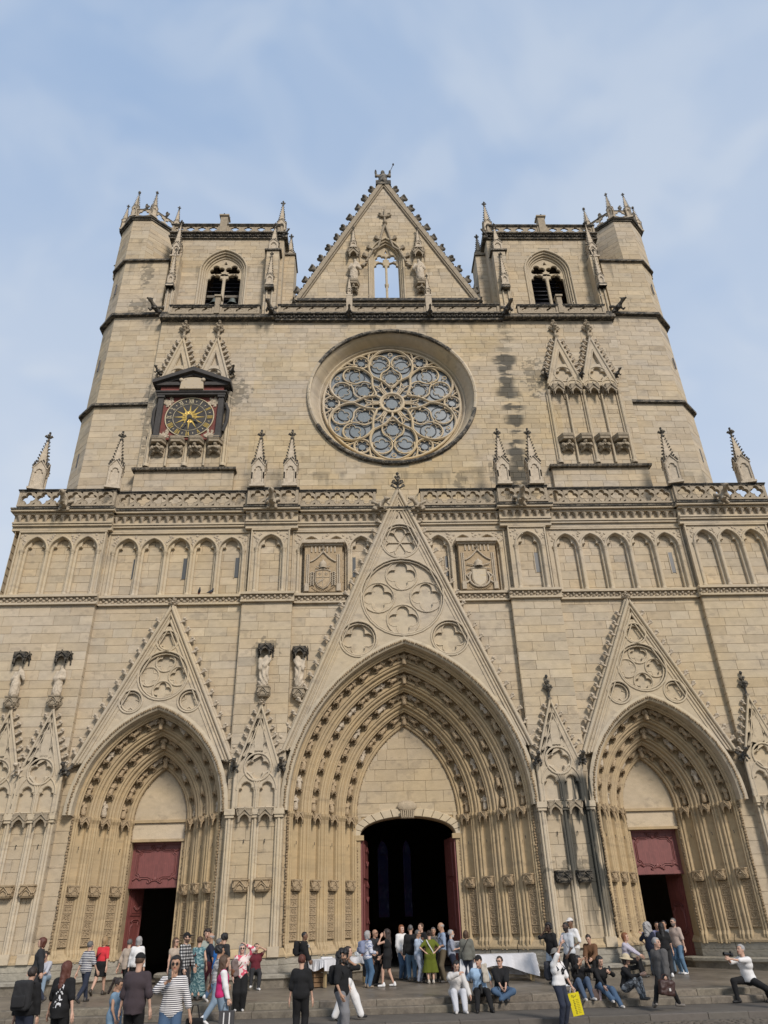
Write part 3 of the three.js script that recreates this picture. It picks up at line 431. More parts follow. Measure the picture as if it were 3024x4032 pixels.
{ // tympana, doorways, doors
  M.red = new THREE.MeshPhysicalMaterial({ vertexColors: true, map: tex(256, 256, (i, j) => { const n = pf(i / 256, j / 256, 6), m = pn(i / 256 * 40, j / 256 * 3, 40), t = .8 + .3 * (n - .5) + .25 * (m - .5); return [.25 * t, .078 * t, .07 * t]; }), roughness: .55, clearcoat: .15, clearcoatRoughness: .5 });
  const inner = new MB(), zt = -2.47; // wall that closes the recesses, with the three doorways
  const door = (P, hw, top) => [[P.cx - hw, .02], [P.cx + hw, .02], [P.cx + hw, top], [P.cx - hw, top]];
  const cTop = []; for (let i = 0; i <= 16; i++) { const a = PI * i / 16; cTop.push([1.9 * Math.cos(a), 4.8 + .72 * Math.pow(Math.sin(a), .86)]); }
  const cDoor = [[-1.9, .02], [1.9, .02], ...cTop];
  inner.ext([[-16.5, -.3], [16.5, -.3], [16.5, 18.2], [-16.5, 18.2]], -3.2, zt, [cDoor, door({ cx: -9.68 }, .95, 4.78), door({ cx: 9.64 }, .95, 4.78)]);
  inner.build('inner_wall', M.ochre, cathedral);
  for (const P of PORTALS) {
    const side = P.key !== 'central', cx = side ? P.cx + (P.cx < 0 ? -.05 : .04) : 0, g = P.g, z = side ? -1.97 : zt + .0;
    const ty = new MB(); ashlarT(ty, P, side);
    function ashlarT(mb) { // tympanum stones
      if (!side) { const seed = 900; ashlar(mb, g, M.stone, { seed, y0: 4.8, y1: 9.1, z: zt + .05, h0: .36, h1: .46, w0: .6, w1: 1.0, soft: 1, mask: (a, b) => { const w = archX(P, .08, b); if (w < 0) return [[-.25, .25]]; let iv = [[-w, w]]; if (a < 5.52 + .3) { const h = a < 4.8 ? 1.9 : clamp(1 - Math.pow(clamp((a - 4.8) / .98), 2)); const q = 2.06 * Math.sqrt(h); iv = subtract(iv, -q, q); } return iv; } }); const tb = new MB(); tb.ext(archLine(P, .1, 10, 5.53), zt - .1, zt + .03); tb.build('tympanum_backing', M.stone, g); mb.build('tympanum', M.stone, g); }
      else { mb.col = [.93, .9, .84]; const o = archLine({ ...P, cx }, .1, 10, 5.52); mb.ext(o, -2.4, -1.99, null, .01); mb.build('tympanum', M.stone, g); const l = new MB(); l.col = [1, .98, .95]; l.box(cx - 1.06, cx + 1.06, 4.86, 5.42, -2.4, -1.97); l.build('lintel', M.stone, g); const c = new MB(); c.box(cx - 1.1, cx + 1.1, 5.43, 5.53, -2.4, -1.88); c.box(cx - 1.1, cx + 1.1, 4.76, 4.85, -2.4, -1.9); for (const s of [-1, 1]) c.box(cx + s * 1.02 - .08, cx + s * 1.02 + .08, 0.1, 4.76, -2.47, -1.96); c.build('door_frame', M.ochre, g); }
    }
    const dg = grp('door', cathedral); dg.userData.label = { central: 'dark red double doors swung open inside the central portal', left: 'dark red door with carved panel over it, left portal', right: 'dark red door with carved panel over it, right portal' }[P.key];
    const orn = (mb, x, y, w, s) => { for (const m of [-1, 1]) for (let q = 0; q < 3; q++) { const pts = []; for (let i = 0; i <= 8; i++) { const t = i / 8 * 4.2; pts.push([x + m * (w * .15 + q * w * .13 + w * .13 * (1 - i / 9) * Math.cos(t)), y + s * (w * .08 * q + w * .16 * (1 - i / 9) * Math.sin(t)), .02 + .02 * (i % 2)]); } mb.tube(pts, .022, 5); } mb.add(new THREE.IcosahedronGeometry(w * .13, 1), T(x, y, .02, [1, 1.1, .35])); };
    const frameLine = (mb, hw, y0, y1, dz) => { const p = []; const A = [[-hw, y0 + .16], [-hw + .1, y0 + .1], [-hw + .14, y0], [-.3, y0], [-.16, y0 - .07], [.16, y0 - .07], [.3, y0], [hw - .14, y0], [hw - .1, y0 + .1], [hw, y0 + .16], [hw, y1 - .16], [hw - .1, y1 - .1], [hw - .14, y1], [.3, y1], [.16, y1 + .07], [-.16, y1 + .07], [-.3, y1], [-hw + .14, y1], [-hw + .1, y1 - .1], [-hw, y1 - .16]]; mb.tube(A.map(q => [q[0], q[1], dz]), .026, 5, true); mb.tube(A.map(q => [q[0] * .93, mix((y0 + y1) / 2, q[1], .88), dz]), .018, 5, true); };
    if (side) {
      const tp = new MB(); tp.box(cx - .95, cx + .95, 3.2, 4.78, -2.36, -2.28); tp.box(cx - .97, cx + .97, 3.18, 3.32, -2.28, -2.22); tp.box(cx - .97, cx + .97, 3.2, 3.26, -2.22, -2.19); tp.box(cx - .95, cx + .95, 4.68, 4.78, -2.28, -2.2); for (const s of [-1, 1]) tp.box(cx + s * .9 - .06, cx + s * .9 + .06, 3.32, 4.68, -2.28, -2.25); tp.build('transom_panel', M.red, dg, 1);
      const cv = new MB(); frameLine(cv, .74, 3.52, 4.5, .012); orn(cv, 0, 4.52, .5, 1); orn(cv, 0, 3.5, .5, -1); for (const s of [-1, 1]) { orn(cv, s * .68, 4.46, .3, 1); orn(cv, s * .68, 3.56, .3, -1); } cv.build('carved_ornament', M.red, dg, 1).position.set(cx, 0, -2.28);
      const sd = P.cx < 0 ? -1 : 1; // leaf folded back against the jamb
      const lf = grp('door_leaf', dg); lf.position.set(cx + sd * .93, .14, -2.5); lf.rotation.y = sd < 0 ? 1.28 : PI - 1.28;
      const b = new MB(); b.box(0, .92, 0, 3.06, -.04, .04); for (const [ya, yb] of [[.15, .9], [1.05, 2.0], [2.15, 2.9]]) for (const q of [-1, 1]) { b.box(.12, .8, ya, yb, q > 0 ? .04 : -.07, q > 0 ? .07 : -.04); b.box(.2, .72, ya + .08, yb - .08, q > 0 ? .07 : -.09, q > 0 ? .09 : -.07); } const lm = b.build('leaf_panel', M.red, lf, 1); const lm2 = lm.geometry; dg.remove(lf); const o = mesh('door_leaf', lm2, M.red, dg, [cx + sd * .93, .16, -2.5], [0, sd < 0 ? 1.28 : PI - 1.28, 0]);
      const oc = new MB(); for (const q of [1, -1]) { const t = new MB(); frameLine(t, .3, 1.1, 1.95, 0); orn(t, 0, 2.35, .45, 1); orn(t, 0, .5, .45, -1); oc.add(t.geo(1), T(.46, 0, q * .095, 1)); } mesh('leaf_ornament', oc.geo(1), M.red, dg, [cx + sd * .93, .16, -2.5], [0, sd < 0 ? 1.28 : PI - 1.28, 0]);
    } else {
      for (const s of [-1, 1]) { const b = new MB(), top = 4.75; b.box(0, 1.7, .0, top - .16, -.05, .05); b.box(0, .3, 0, top - .16, -.06, .06); for (const [ya, yb] of [[.2, 1.2], [1.4, 3.0], [3.2, 4.4]]) for (const q of [-1, 1]) b.box(.4, 1.5, ya, yb, q > 0 ? .05 : -.09, q > 0 ? .09 : -.05); mesh('door_leaf', b.geo(1), M.red, dg, [s * 1.86, .17, -2.56], [0, s < 0 ? 1.44 : PI - 1.44, 0]);
        const oc = new MB(); for (const q of [1, -1]) { const t = new MB(); for (let k = 0; k < 7; k++) orn(t, .95, .55 + k * .62, .55, k % 2 ? 1 : -1); oc.add(t.geo(1), T(0, 0, q * .1)); } mesh('carved_ornament', oc.geo(1), M.red, dg, [s * 1.86, .17, -2.56], [0, s < 0 ? 1.44 : PI - 1.44, 0]);
        const fr = new MB(); fr.box(s * 1.9 - .1, s * 1.9 + .1, .1, 4.7, -2.58, -2.44); fr.build('door_post', M.red, dg, 1); }
      // pale basket arch with keystone
      const vs = new MB(), n = 15; for (let i = 0; i < n; i++) { const b = new MB(), t = .95 + .05 * NL[i * 91]; b.col = [t, t, t * .99]; const f = (a, k) => { a *= PI; return [(1.9 + k) * Math.cos(a), 4.8 + (.72 + k) * Math.pow(Math.max(0, Math.sin(a)), .86)]; }; const a0 = i / n + .002, a1 = (i + 1) / n - .002; b.ext([f(a0, -.02), f(a0, .28), f((a0 + a1) / 2, .28), f(a1, .28), f(a1, -.02), f((a0 + a1) / 2, -.02)], zt - .2, zt + .16, null, .015); b.build('arch_stone', M.white, g); }
      const ks = new MB(); ks.col = [.85, .82, .76]; ks.add(new THREE.IcosahedronGeometry(.3, 3), T(0, 5.86, zt + .16, [1.35, .75, .5])); ks.box(-.26, .26, 5.42, 5.66, zt, zt + .27); for (let i = -3; i <= 3; i++) ks.tube([[i * .075, 5.44, zt + .28], [i * .085, 5.7, zt + .3]], .035, 5); ks.build('keystone', M.carved, g, .6);
      for (const s of [-1, 1]) { const b = new MB(); b.box(s * 1.97 - .1, s * 1.97 + .1, .1, 4.8, zt - .05, zt + .1); b.box(s * 1.9 - .16, s * 1.9 + .16, 4.66, 4.84, zt - .05, zt + .17); b.build('door_jamb', M.ochre, g); }
    }
  }
}
{ // plinths and stone benches between the portals
  const plan = [ // front outlines (x, z), left to right, of the piers between doorways
    [[-1.98, -2.5], [-4.54, .02], [-4.68, .27], [-6.7, .27], [-6.98, .02], [-8.62, -2.0], [-8.7, -2.5]],
    [[8.62, -2.5], [8.58, -2.0], [6.96, .02], [6.7, .27], [4.68, .27], [4.54, .02], [1.98, -2.5]],
    [[-10.64, -2.5], [-10.68, -2.0], [-12.3, .02], [-12.86, .27], [-16.92, .27], [-16.95, -3]],
    [[16.95, -3], [16.92, .27], [12.86, .27], [12.28, .02], [10.66, -2.0], [10.62, -2.5]]];
  M.grey = std({ map: tex(512, 512, (i, j) => { const u = i / 512, v = j / 512, n = pf(u, v, 5), w = Math.sin((v * 9 + pf(u, v, 3) * 5) * 6.28) * .5 + .5, t = .8 + .5 * (n - .5) + .12 * w; return [.39 * t, .36 * t, .295 * t]; }), bumpMap: grainBump, bumpScale: .015, roughness: .7 });
  const grow = (pts, d) => { const n = pts.length, o = []; for (let i = 0; i < n; i++) { const p = pts[i], a = pts[Math.max(0, i - 1)], b = pts[Math.min(n - 1, i + 1)]; const nn = (u, v) => { const dx = v[0] - u[0], dz = v[1] - u[1], l = Math.hypot(dx, dz) || 1; return [dz / l, -dx / l]; }; let n1 = nn(a, p), n2 = nn(p, b); if (i === 0) n1 = n2; if (i === n - 1) n2 = n1; let m = [n1[0] + n2[0], n1[1] + n2[1]], L = Math.hypot(...m) || 1; m = [m[0] / L, m[1] / L]; const k = d / Math.max(.5, m[0] * n1[0] + m[1] * n1[1]); o.push([p[0] + m[0] * k, p[1] + m[1] * k]); } return o; };
  plan.forEach((pl, q) => {
    const flip = pl[0][0] > pl[pl.length - 1][0] ? 1 : -1; if (flip < 0) pl = pl.slice().reverse(); // now runs right to left; outward is +z
    const P = grp('plinth', cathedral), r = rng(500 + q);
    const strip = (name, mat, levels, lw) => { // courses of stones along the outline
      for (let i = 0; i < pl.length - 1; i++) { const n = Math.max(1, Math.round(Math.hypot(pl[i][0] - pl[i + 1][0], pl[i][1] - pl[i + 1][1]) / lw)); for (let k = 0; k < n; k++) { const b = new MB(), t = .85 + .16 * r(); b.col = [t, t, t * (.96 + .04 * r())]; const at = (g, u, y) => { const a = g[i], c = g[i + 1]; return [mix(a[0], c[0], u), y, mix(a[1], c[1], u)]; }; const u0 = k / n + (k ? .004 : 0), u1 = (k + 1) / n - (k < n - 1 ? .004 : 0); for (let l = 0; l < levels.length - 1; l++) { const [ga, ya] = levels[l], [gb, yb] = levels[l + 1]; b.quad(at(ga, u0, ya), at(ga, u1, ya), at(gb, u1, yb), at(gb, u0, yb)); } b.build(name, mat, P, 1.4); } } };
    const G = [.0, .04, .1, .14, .2, .52, .6].map(d => grow(pl, d));
    strip('base_moulding', M.ochre2 ??= std({ map: carvedTex, bumpMap: grainBump, bumpScale: .01, color: C(.95, .86, .7) }), [[G[3], .94], [G[3], 1.0], [G[1], 1.16], [G[0], 1.2]], 1.2);
    strip('plinth_stone', M.grey, [[G[2], .5], [G[2], .72]], 1.4); strip('plinth_stone', M.grey, [[G[2], .73], [G[2], .9], [G[3], .94]], 1.1);
    strip('bench_stone', M.grey, [[G[4], .5], [G[5], .49], [G[6], .46], [G[6], .38], [G[5], .33]], 1.9); strip('bench_footing', M.step, [[G[5], .34], [G[5], .0]], 2.2);
  });
}
// ---- gables, niches, arcade, cornice, balustrade, pinnacles ----
const rod = (mb, a, b, r, n = 6) => mb.tube([a, b], r, n);
const COL = (mb, x, y0, y1, z, r) => { mb.tube([[x, y0 + .12, z], [x, y1 - .2, z]], r, 8); mb.lathe([[r * 1.7, 0], [r * 1.7, .06], [r * 1.25, .09], [r, .13]], x, y0, z, 8); mb.lathe([[r, 0], [r * 1.35, .02], [r, .04], [r * 1.3, .1], [r * 1.7, .16], [r * 1.75, .2]], x, y1 - .2, z, 8); };
const FINIAL = (() => { const b = new MB(); b.lathe([[.05, 0], [.05, .1], [.12, .14], [.05, .2], [.045, .35], [.09, .42]], 0, 0, 0, 6); for (let k = 0; k < 4; k++) b.add(CROCKET[k % 3], T(0, .4, 0, .9, 0, k * PI / 2)); for (let k = 0; k < 4; k++) b.add(CROCKET[k % 3], T(0, .62, 0, .6, 0, k * PI / 2 + .4)); b.tube([[0, .3, 0], [0, .85, 0]], t => .05 * (1 - t * .5), 6); b.add(new THREE.IcosahedronGeometry(.07, 0), T(0, .86, 0)); return b.geo(.6); })();
function crocketsAlong(parent, a, b, n, out, z, s, mat, seed, name = 'crocket') { const r = rng(seed); for (let i = 0; i < n; i++) { const t = (i + .5) / n, ang = Math.atan2(b[1] - a[1], b[0] - a[0]); const o = mesh(name, CROCKET[Math.floor(r() * 3)], mat, parent, [mix(a[0], b[0], t), mix(a[1], b[1], t), z], [0, 0, 0]); o.scale.set(out * s * (.9 + .2 * r()), s * (.9 + .2 * r()), s * 1.1); } }
function ringTube(mb, cx, cy, R, z, r, n = 28) { mb.tube(ring3(circ(cx, cy, R, n), z), r, 6, true); }
function portalGable(P, seed) {
  const g = grp('portal_gable', cathedral), z0 = .0, z1 = .3, hx = y => (P.gA - y) / P.gS, fy = P.fy, big = P.key === 'central';
  const ao = archLine(P, P.D + .12, 14, fy - .1), outer = [[P.cx - hx(fy), fy], [P.cx, P.gA], [P.cx + hx(fy), fy]];
  const out = [...outer, ...ao.filter(q => Math.abs(q[0] - P.cx) < hx(q[1]) - .02 && q[1] > fy + .02)];
  const circles = big ? [[0, 16.47, .85, 6], [0, 13.84, 1.77, 'q'], [-1.88, 11.97, .77, 4], [1.88, 11.97, .77, 4]] : [[0, 12.02, .45, 4], [0, 10.59, 1.0, 'q'], [-1.13, 9.57, .46, 3], [1.13, 9.57, .46, 3]];
  const holes = circles.map(([x, y, R]) => circ(P.cx + x, y, R, 28));
  const tip = big ? 18.1 : 13.06; // small triangular sinking at the top
  holes.push([[P.cx - (big ? .14 : .09), tip - (big ? .5 : .42)], [P.cx + (big ? .14 : .09), tip - (big ? .5 : .42)], [P.cx, tip + (big ? .25 : .02)]]);
  const mb = new MB(); mb.ext(out, z0, z1, holes, .035); mb.build('gable_face', M.stone, g);
  const bk = new MB(); bk.col = [.93, .93, .92]; bk.ext(out, -.03, z0 + .06); bk.build('gable_backing', M.stone, g);
  const tr = new MB(); // tracery: ring plates with sunk foils
  for (const [x, y, R, n] of circles) { const X = P.cx + x; ringTube(tr, X, y, R - .01, z1 + .0, .045); ringTube(tr, X, y, R - .1, z1 - .07, .04);
    const plate = new MB(); if (n === 'q') { const q = R * .385, d = R * .575, hs = [0, 1, 2, 3].map(k => foil(4, X + d * Math.cos(k * PI / 2), y + d * Math.sin(k * PI / 2), q * .93, PI / 2, 7)); plate.ext(circ(X, y, R - .06, 28), z0 + .05, z0 + .15, hs, .02); for (let k = 0; k < 4; k++) { const cx = X + d * Math.cos(k * PI / 2), cy = y + d * Math.sin(k * PI / 2); ringTube(tr, cx, cy, q, z0 + .16, .04, 20); tr.tube(ring3(foil(4, cx, cy, q * .93, PI / 2, 7), z0 + .14), .028, 5, true); } }
    else { plate.ext(circ(X, y, R - .06, 28), z0 + .05, z0 + .15, [foil(n, X, y, R * .86, PI / 2, 7)], .02); tr.tube(ring3(foil(n, X, y, R * .86, PI / 2, 7), z0 + .15), .035, 5, true); if (n === 6) for (let k = 0; k < 3; k++) { const a = k * PI / 3; rod(tr, [X + .74 * Math.cos(a), y + .74 * Math.sin(a), z0 + .1], [X - .74 * Math.cos(a), y - .74 * Math.sin(a), z0 + .1], .03); } }
    plate.build('tracery_plate', M.stone, g); }
  tr.build('tracery_moulding', M.stone, g);
  const rk = new MB(); for (const s of [-1, 1]) { const e = (o, y) => [P.cx + s * (hx(y) - o), y]; for (const [o, z, r] of [[.02, z1 + .02, .075], [.17, z1 + .02, .035], [.3, z1 + .0, .05], [.46, z1, .03]]) { const top = P.gA - o * P.gS, q = [e(o, top), e(o, fy + .1)]; rod(rk, [...q[0], z], [...q[1], z], r); } rk.tube([[...e(-.05, P.gA), .15], [...e(-.05, fy), .15]], .09, 6); } rk.build('rake_moulding', M.stone, g);
  const n = big ? 22 : 13; for (const s of [-1, 1]) crocketsAlong(g, [P.cx + s * (hx(fy + .2) + .06), fy + .2], [P.cx + s * (hx(P.gA - .5) + .06), P.gA - .5], n, s, .2, 1.12, big ? M.carved : M.carved, seed + s);
  mesh('finial', FINIAL, big ? M.dark : M.carved, g, [P.cx, P.gA - .15, .15], null, big ? [1.2, 1.25, 1.2] : [1, .62, 1]);
  if (big) { const f = mesh('figure', FIG[3], M.carved, g, [0, 17.35, .2], null, [.55, .8, .5]); for (const s of [-1, 1]) crocketsAlong(g, [s * .1, 19.2], [s * .06, 19.6], 2, s, .15, 1, M.dark, 5); }
  return g;
}
PORTALS.forEach((P, i) => portalGable(P, 600 + 10 * i));
// gablets and niches on the buttress faces
function nicheGable(cx, hw, seed, top) {
  const g = grp('niche_gable', cathedral), z = BZ, ap = 9.28, fy = 6.95;
  const o = [[cx - hw, 5.56], [cx + hw, 5.56], [cx + hw, fy], [cx, ap], [cx - hw, fy]], k = hw / .78;
  const holes = [foil(4, cx, 7.0, .40 * k, PI / 2, 6), ptArch(cx, 7.62, 8.0, .13 * k, .5, 5)]; for (const s of [-1, 1]) { holes.push(cuspArch(cx + s * .36 * k, 5.62, 6.15, .26 * k, .42)); holes.push([[cx + s * .3 * k, 7.55], [cx + s * .16 * k, 7.5], [cx + s * .2 * k, 7.78]]); }
  const mb = new MB(); mb.ext(o, z, z + .2, holes, .03); mb.build('gable_face', M.stone, g); const bk = new MB(); bk.ext(o, z - .03, z + .05); bk.build('gable_backing', M.stone, g);
  const tr = new MB(); ringTube(tr, cx, 7.0, .47 * k, z + .21, .04, 20); for (const s of [-1, 1]) { const a = ptArch(cx + s * .36 * k, 5.62, 6.2, .33 * k, .62, 6).slice(2); tr.tube(ring3(a, z + .2), .035, 5); rod(tr, [cx + s * hw * .98, fy, z + .19], [cx, ap, z + .19], .05); rod(tr, [cx + s * (hw - .18), fy - .1, z + .19], [cx, ap - .5, z + .19], .03); rod(tr, [cx + s * hw, 5.56, z + .16], [cx + s * hw, fy, z + .16], .06); rod(tr, [cx + s * (hw - .12), 5.56, z + .18], [cx + s * (hw - .12), fy - .2, z + .18], .035); } rod(tr, [cx, 5.56, z + .2], [cx, 6.5, z + .2], .04); tr.build('tracery_moulding', M.stone, g);
  for (const s of [-1, 1]) crocketsAlong(g, [cx + s * (hw + .02), fy + .1], [cx + s * .08, ap - .15], 7, s, z + .1, .9, M.carved, seed + s);
  if (top === 'finial') mesh('finial', FINIAL, M.dark, g, [cx, ap - .1, z + .1], null, [.95, 1.25, .95]); else mesh('finial', FINIAL, M.carved, g, [cx, ap - .15, z + .1], null, [.8, .55, .8]);
  return g;
}
nicheGable(-5.66, .82, 700, 'statue'); nicheGable(5.63, .82, 710, 'finial'); nicheGable(-13.62, .78, 720, 'statue'); nicheGable(-15.22, .78, 730, 'statue'); nicheGable(13.55, .78, 740, 'finial'); nicheGable(15.15, .78, 750, 'finial');
// niches below: shafts, hoods and consoles on each buttress
{
  const nic = (xs, edges, seed) => {
    const g = grp('buttress_niche', cathedral), z = BZ, sh = new MB(); sh.col = [.96, .95, .92];
    for (const x of edges) { for (const [dx, dz, r] of [[-.09, .05, .05], [0, .09, .06], [.09, .05, .05]]) sh.tube([[x + dx, 1.2, z + dz], [x + dx, 5.45, z + dz]], r, 8); sh.box(x - .19, x + .19, 5.36, 5.56, z - .02, z + .22); sh.box(x - .16, x + .16, 5.26, 5.36, z - .02, z + .18); sh.box(x - .19, x + .19, .95, 1.25, z - .02, z + .22); }
    sh.build('shafts', M.stone, g);
    for (const x of xs) { mesh('canopy', HOOD, M.dark2 ??= std({ map: carvedTex, color: C(.72, .71, .68), bumpMap: grainBump, bumpScale: .01 }), g, [x, 5.12, z], null, [.6, .4, .6]); mesh('console', SHELF, x > 5 && x < 6.5 ? M.soot : M.carvedO, g, [x, 2.95, z - .02], null, [.55, .34, .62]); const h = new MB(); h.tube([[0, 0, 0], [0, 0, .06], [0, -.08, .08], [0, -.11, .04]], .014, 5); h.build('hook', M.iron, g, 1).position.set(x, 4.55, z); }
  };
  nic([-6.02, -5.28], [-6.58, -5.65, -4.8], 1); nic([5.26, 6.0], [4.8, 5.63, 6.58], 2); nic([-13.25, -14.02, -14.85, -15.62], [-12.98, -13.62, -14.42, -15.22, -16.1], 3); nic([13.2, 13.95, 14.8, 15.55], [12.95, 13.58, 14.38, 15.18, 16.05], 4);
}
// blind arcade
function arcade(name, cols, z, slits, seed) {
  const g = grp('blind_arcade', cathedral), r = rng(seed), x0 = cols[0] - .22, x1 = cols[cols.length - 1] + .22, hA = [], hB = [];
  for (let i = 0; i < cols.length - 1; i++) { const c = (cols[i] + cols[i + 1]) / 2, w = (cols[i + 1] - cols[i]) / 2; hA.push(ptArch(c, 14.2, 16.22, w - .07, .66, 7)); hB.push(cuspArch(c, 14.2, 16.28, w - .16, .75)); }
  const a = new MB(); a.ext([[x0, 14.12], [x1, 14.12], [x1, 17.12], [x0, 17.12]], z - .13, z - .03, hA, .02); a.build('arch_plate', M.stone, g);
  const b = new MB(); b.col = [.97, .97, .96]; b.ext([[x0, 14.12], [x1, 14.12], [x1, 17.12], [x0, 17.12]], z - .25, z - .12, hB, .02); b.build('cusped_plate', M.stone, g);
  const m = new MB(); for (let i = 0; i < cols.length - 1; i++) { const c = (cols[i] + cols[i + 1]) / 2, w = (cols[i + 1] - cols[i]) / 2; m.tube(ring3(ptArch(c, 16.2, 16.22, w - .02, .7, 8).slice(2), z - .01), .05, 6); } m.build('arch_moulding', M.stone, g);
  const lf = new MB(), ico = new THREE.IcosahedronGeometry(.07, 0); for (let i = 0; i < cols.length; i++) for (let k = 0; k < 9; k++) { const yy = 16.55 + k * .055, hwid = .06 + .03 * k; lf.add(ico, T(clamp(cols[i] + (r() - .5) * 2 * hwid, x0 + .06, x1 - .06), yy, z - .03, [1, .9, .6], r() * 3)); } lf.build('leaf_carving', M.carved, g, .6).userData.kind = 'stuff';
  for (const x of cols) { const c = new MB(); COL(c, x, 14.14, 16.24, z - .03, .065); c.build('column', M.stone, g); }
  const fr = new MB(); fr.box(x0 - .04, x1 + .04, 17.1, 17.17, z - .1, z + .05); for (const x of [x0, x1]) fr.box(x - .05, x + .01, 14.12, 17.1, z - .1, z + .03); fr.build('frame_moulding', M.stone, g);
  for (const [x, y0, y1] of slits) { const s = new MB(); s.box(x - .085, x + .085, y0, y1, z - .29, z - .245); s.build('slit_window', M.slit, g, 1); const q = new MB(); for (const dx of [-.1, .1]) q.box(x + dx - .015, x + dx + .015, y0 - .03, y1 + .03, z - .29, z - .235); q.build('slit_frame', M.stone, g); }
}
M.slit = new THREE.MeshPhysicalMaterial({ color: C(.075, .08, .08), roughness: .45, vertexColors: true });
const lin = (a, b, n) => Array.from({ length: n + 1 }, (_, i) => mix(a, b, i / n));
arcade('', lin(-16.42, -13.14, 3), BZ, [], 1); arcade('', lin(-12.58, -6.9, 5), 0, [[-11.62, 15.05, 15.98], [-9.45, 15.0, 16.0], [-7.18, 15.05, 16.0]], 2); arcade('', [-6.3, -5.1], BZ, [], 3); arcade('', lin(-4.49, -1.17, 3), 0, [[-2.06, 15.0, 15.95]], 4);
arcade('', lin(1.17, 4.49, 3), 0, [[2.08, 15.0, 15.95]], 5); arcade('', [5.1, 6.3], BZ, [[6.02, 15.0, 15.95]], 6); arcade('', lin(6.9, 12.58, 5), 0, [[9.28, 15.0, 16.0], [12.15, 15.0, 16.0]], 7); arcade('', lin(13.14, 16.42, 3), BZ, [], 8);
// string course, cornice and balustrade follow the buttress steps
const RUNS = [[-16.95, -12.82, BZ, 6], [-12.82, -6.75, 0, 8], [-6.75, -4.63, BZ, 3], [-4.63, -.95, 0, 5], [.95, 4.63, 0, 5], [4.63, 6.75, BZ, 3], [6.75, 12.82, 0, 8], [12.82, 16.95, BZ, 6]];
const FULLR = [...RUNS.slice(0, 3), [-4.63, 4.63, 0, 0], ...RUNS.slice(5)];
const CORBEL = (() => { const b = new MB(); for (let k = 0; k < 5; k++) b.add(CROCKET[k % 3], T(0, .06 + .02 * (k % 2), 0, .62, 0, -PI / 2 + (k - 2) * .6)); b.tube([[0, -.1, .02], [0, .05, .1], [0, .13, .13]], t => .03 + .07 * t, 6); return b.geo(.5); })();
const PANEL = {}; function panelGeo(w, h, d) { const k = w.toFixed(2) + h.toFixed(2); if (PANEL[k]) return PANEL[k]; const R = Math.min(w, h) * .5 - .032, b = new MB(), tr = []; for (const sx of [-1, 1]) for (const sy of [-1, 1]) { const X = sx * (w / 2 - .015), Y = sy * (h / 2 - .02), q = Math.min(.13, w / 2 - .14); tr.push(sx * sy > 0 ? [[X, Y], [X - sx * q, Y], [X, Y - sy * q * .8]] : [[X, Y], [X, Y - sy * q * .8], [X - sx * q, Y]]); }
  b.ext([[-w / 2, -h / 2], [w / 2, -h / 2], [w / 2, h / 2], [-w / 2, h / 2]], -d / 2, d / 2, [foil(4, 0, 0, R, PI / 2, 7, .45), ...tr], .01); b.tube(ring3(foil(4, 0, 0, R + .008, PI / 2, 7, .45), d / 2), .016, 5, true); return PANEL[k] = b.geo(.7); }
M.balu = std({ map: carvedTex, color: C(.8, .79, .765), bumpMap: grainBump, bumpScale: .012 });
function balustrade(parent, x0, x1, n, y0, y1, z, mats = [M.balu, M.dark], ends = true) {
  const g = grp('balustrade', parent), w = (x1 - x0 - .2) / n, h = y1 - y0 - .15, pg = panelGeo(w, h, y0 < 30 ? .2 : .085);
  for (let i = 0; i < n; i++) mesh('quatrefoil_panel', pg, mats[0], g, [x0 + .1 + w * (i + .5), y0 + .05 + h / 2, z]);
  const rl = new MB(); rl.box(x0 - .02, x1 + .02, y1 - .12, y1 - .05, z - .12, z + .12); rl.box(x0 - .05, x1 + .05, y1 - .05, y1, z - .16, z + .16); rl.build('rail', mats[1], g, .8);
  const bs = new MB(); bs.box(x0, x1, y0 - .02, y0 + .07, z - .12, z + .12); if (ends) for (const x of [x0, x1 - .12]) bs.box(x, x + .12, y0 + .07, y1 - .12, z - .1, z + .1); bs.build('base_and_posts', mats[0], g, .8); return g;
}
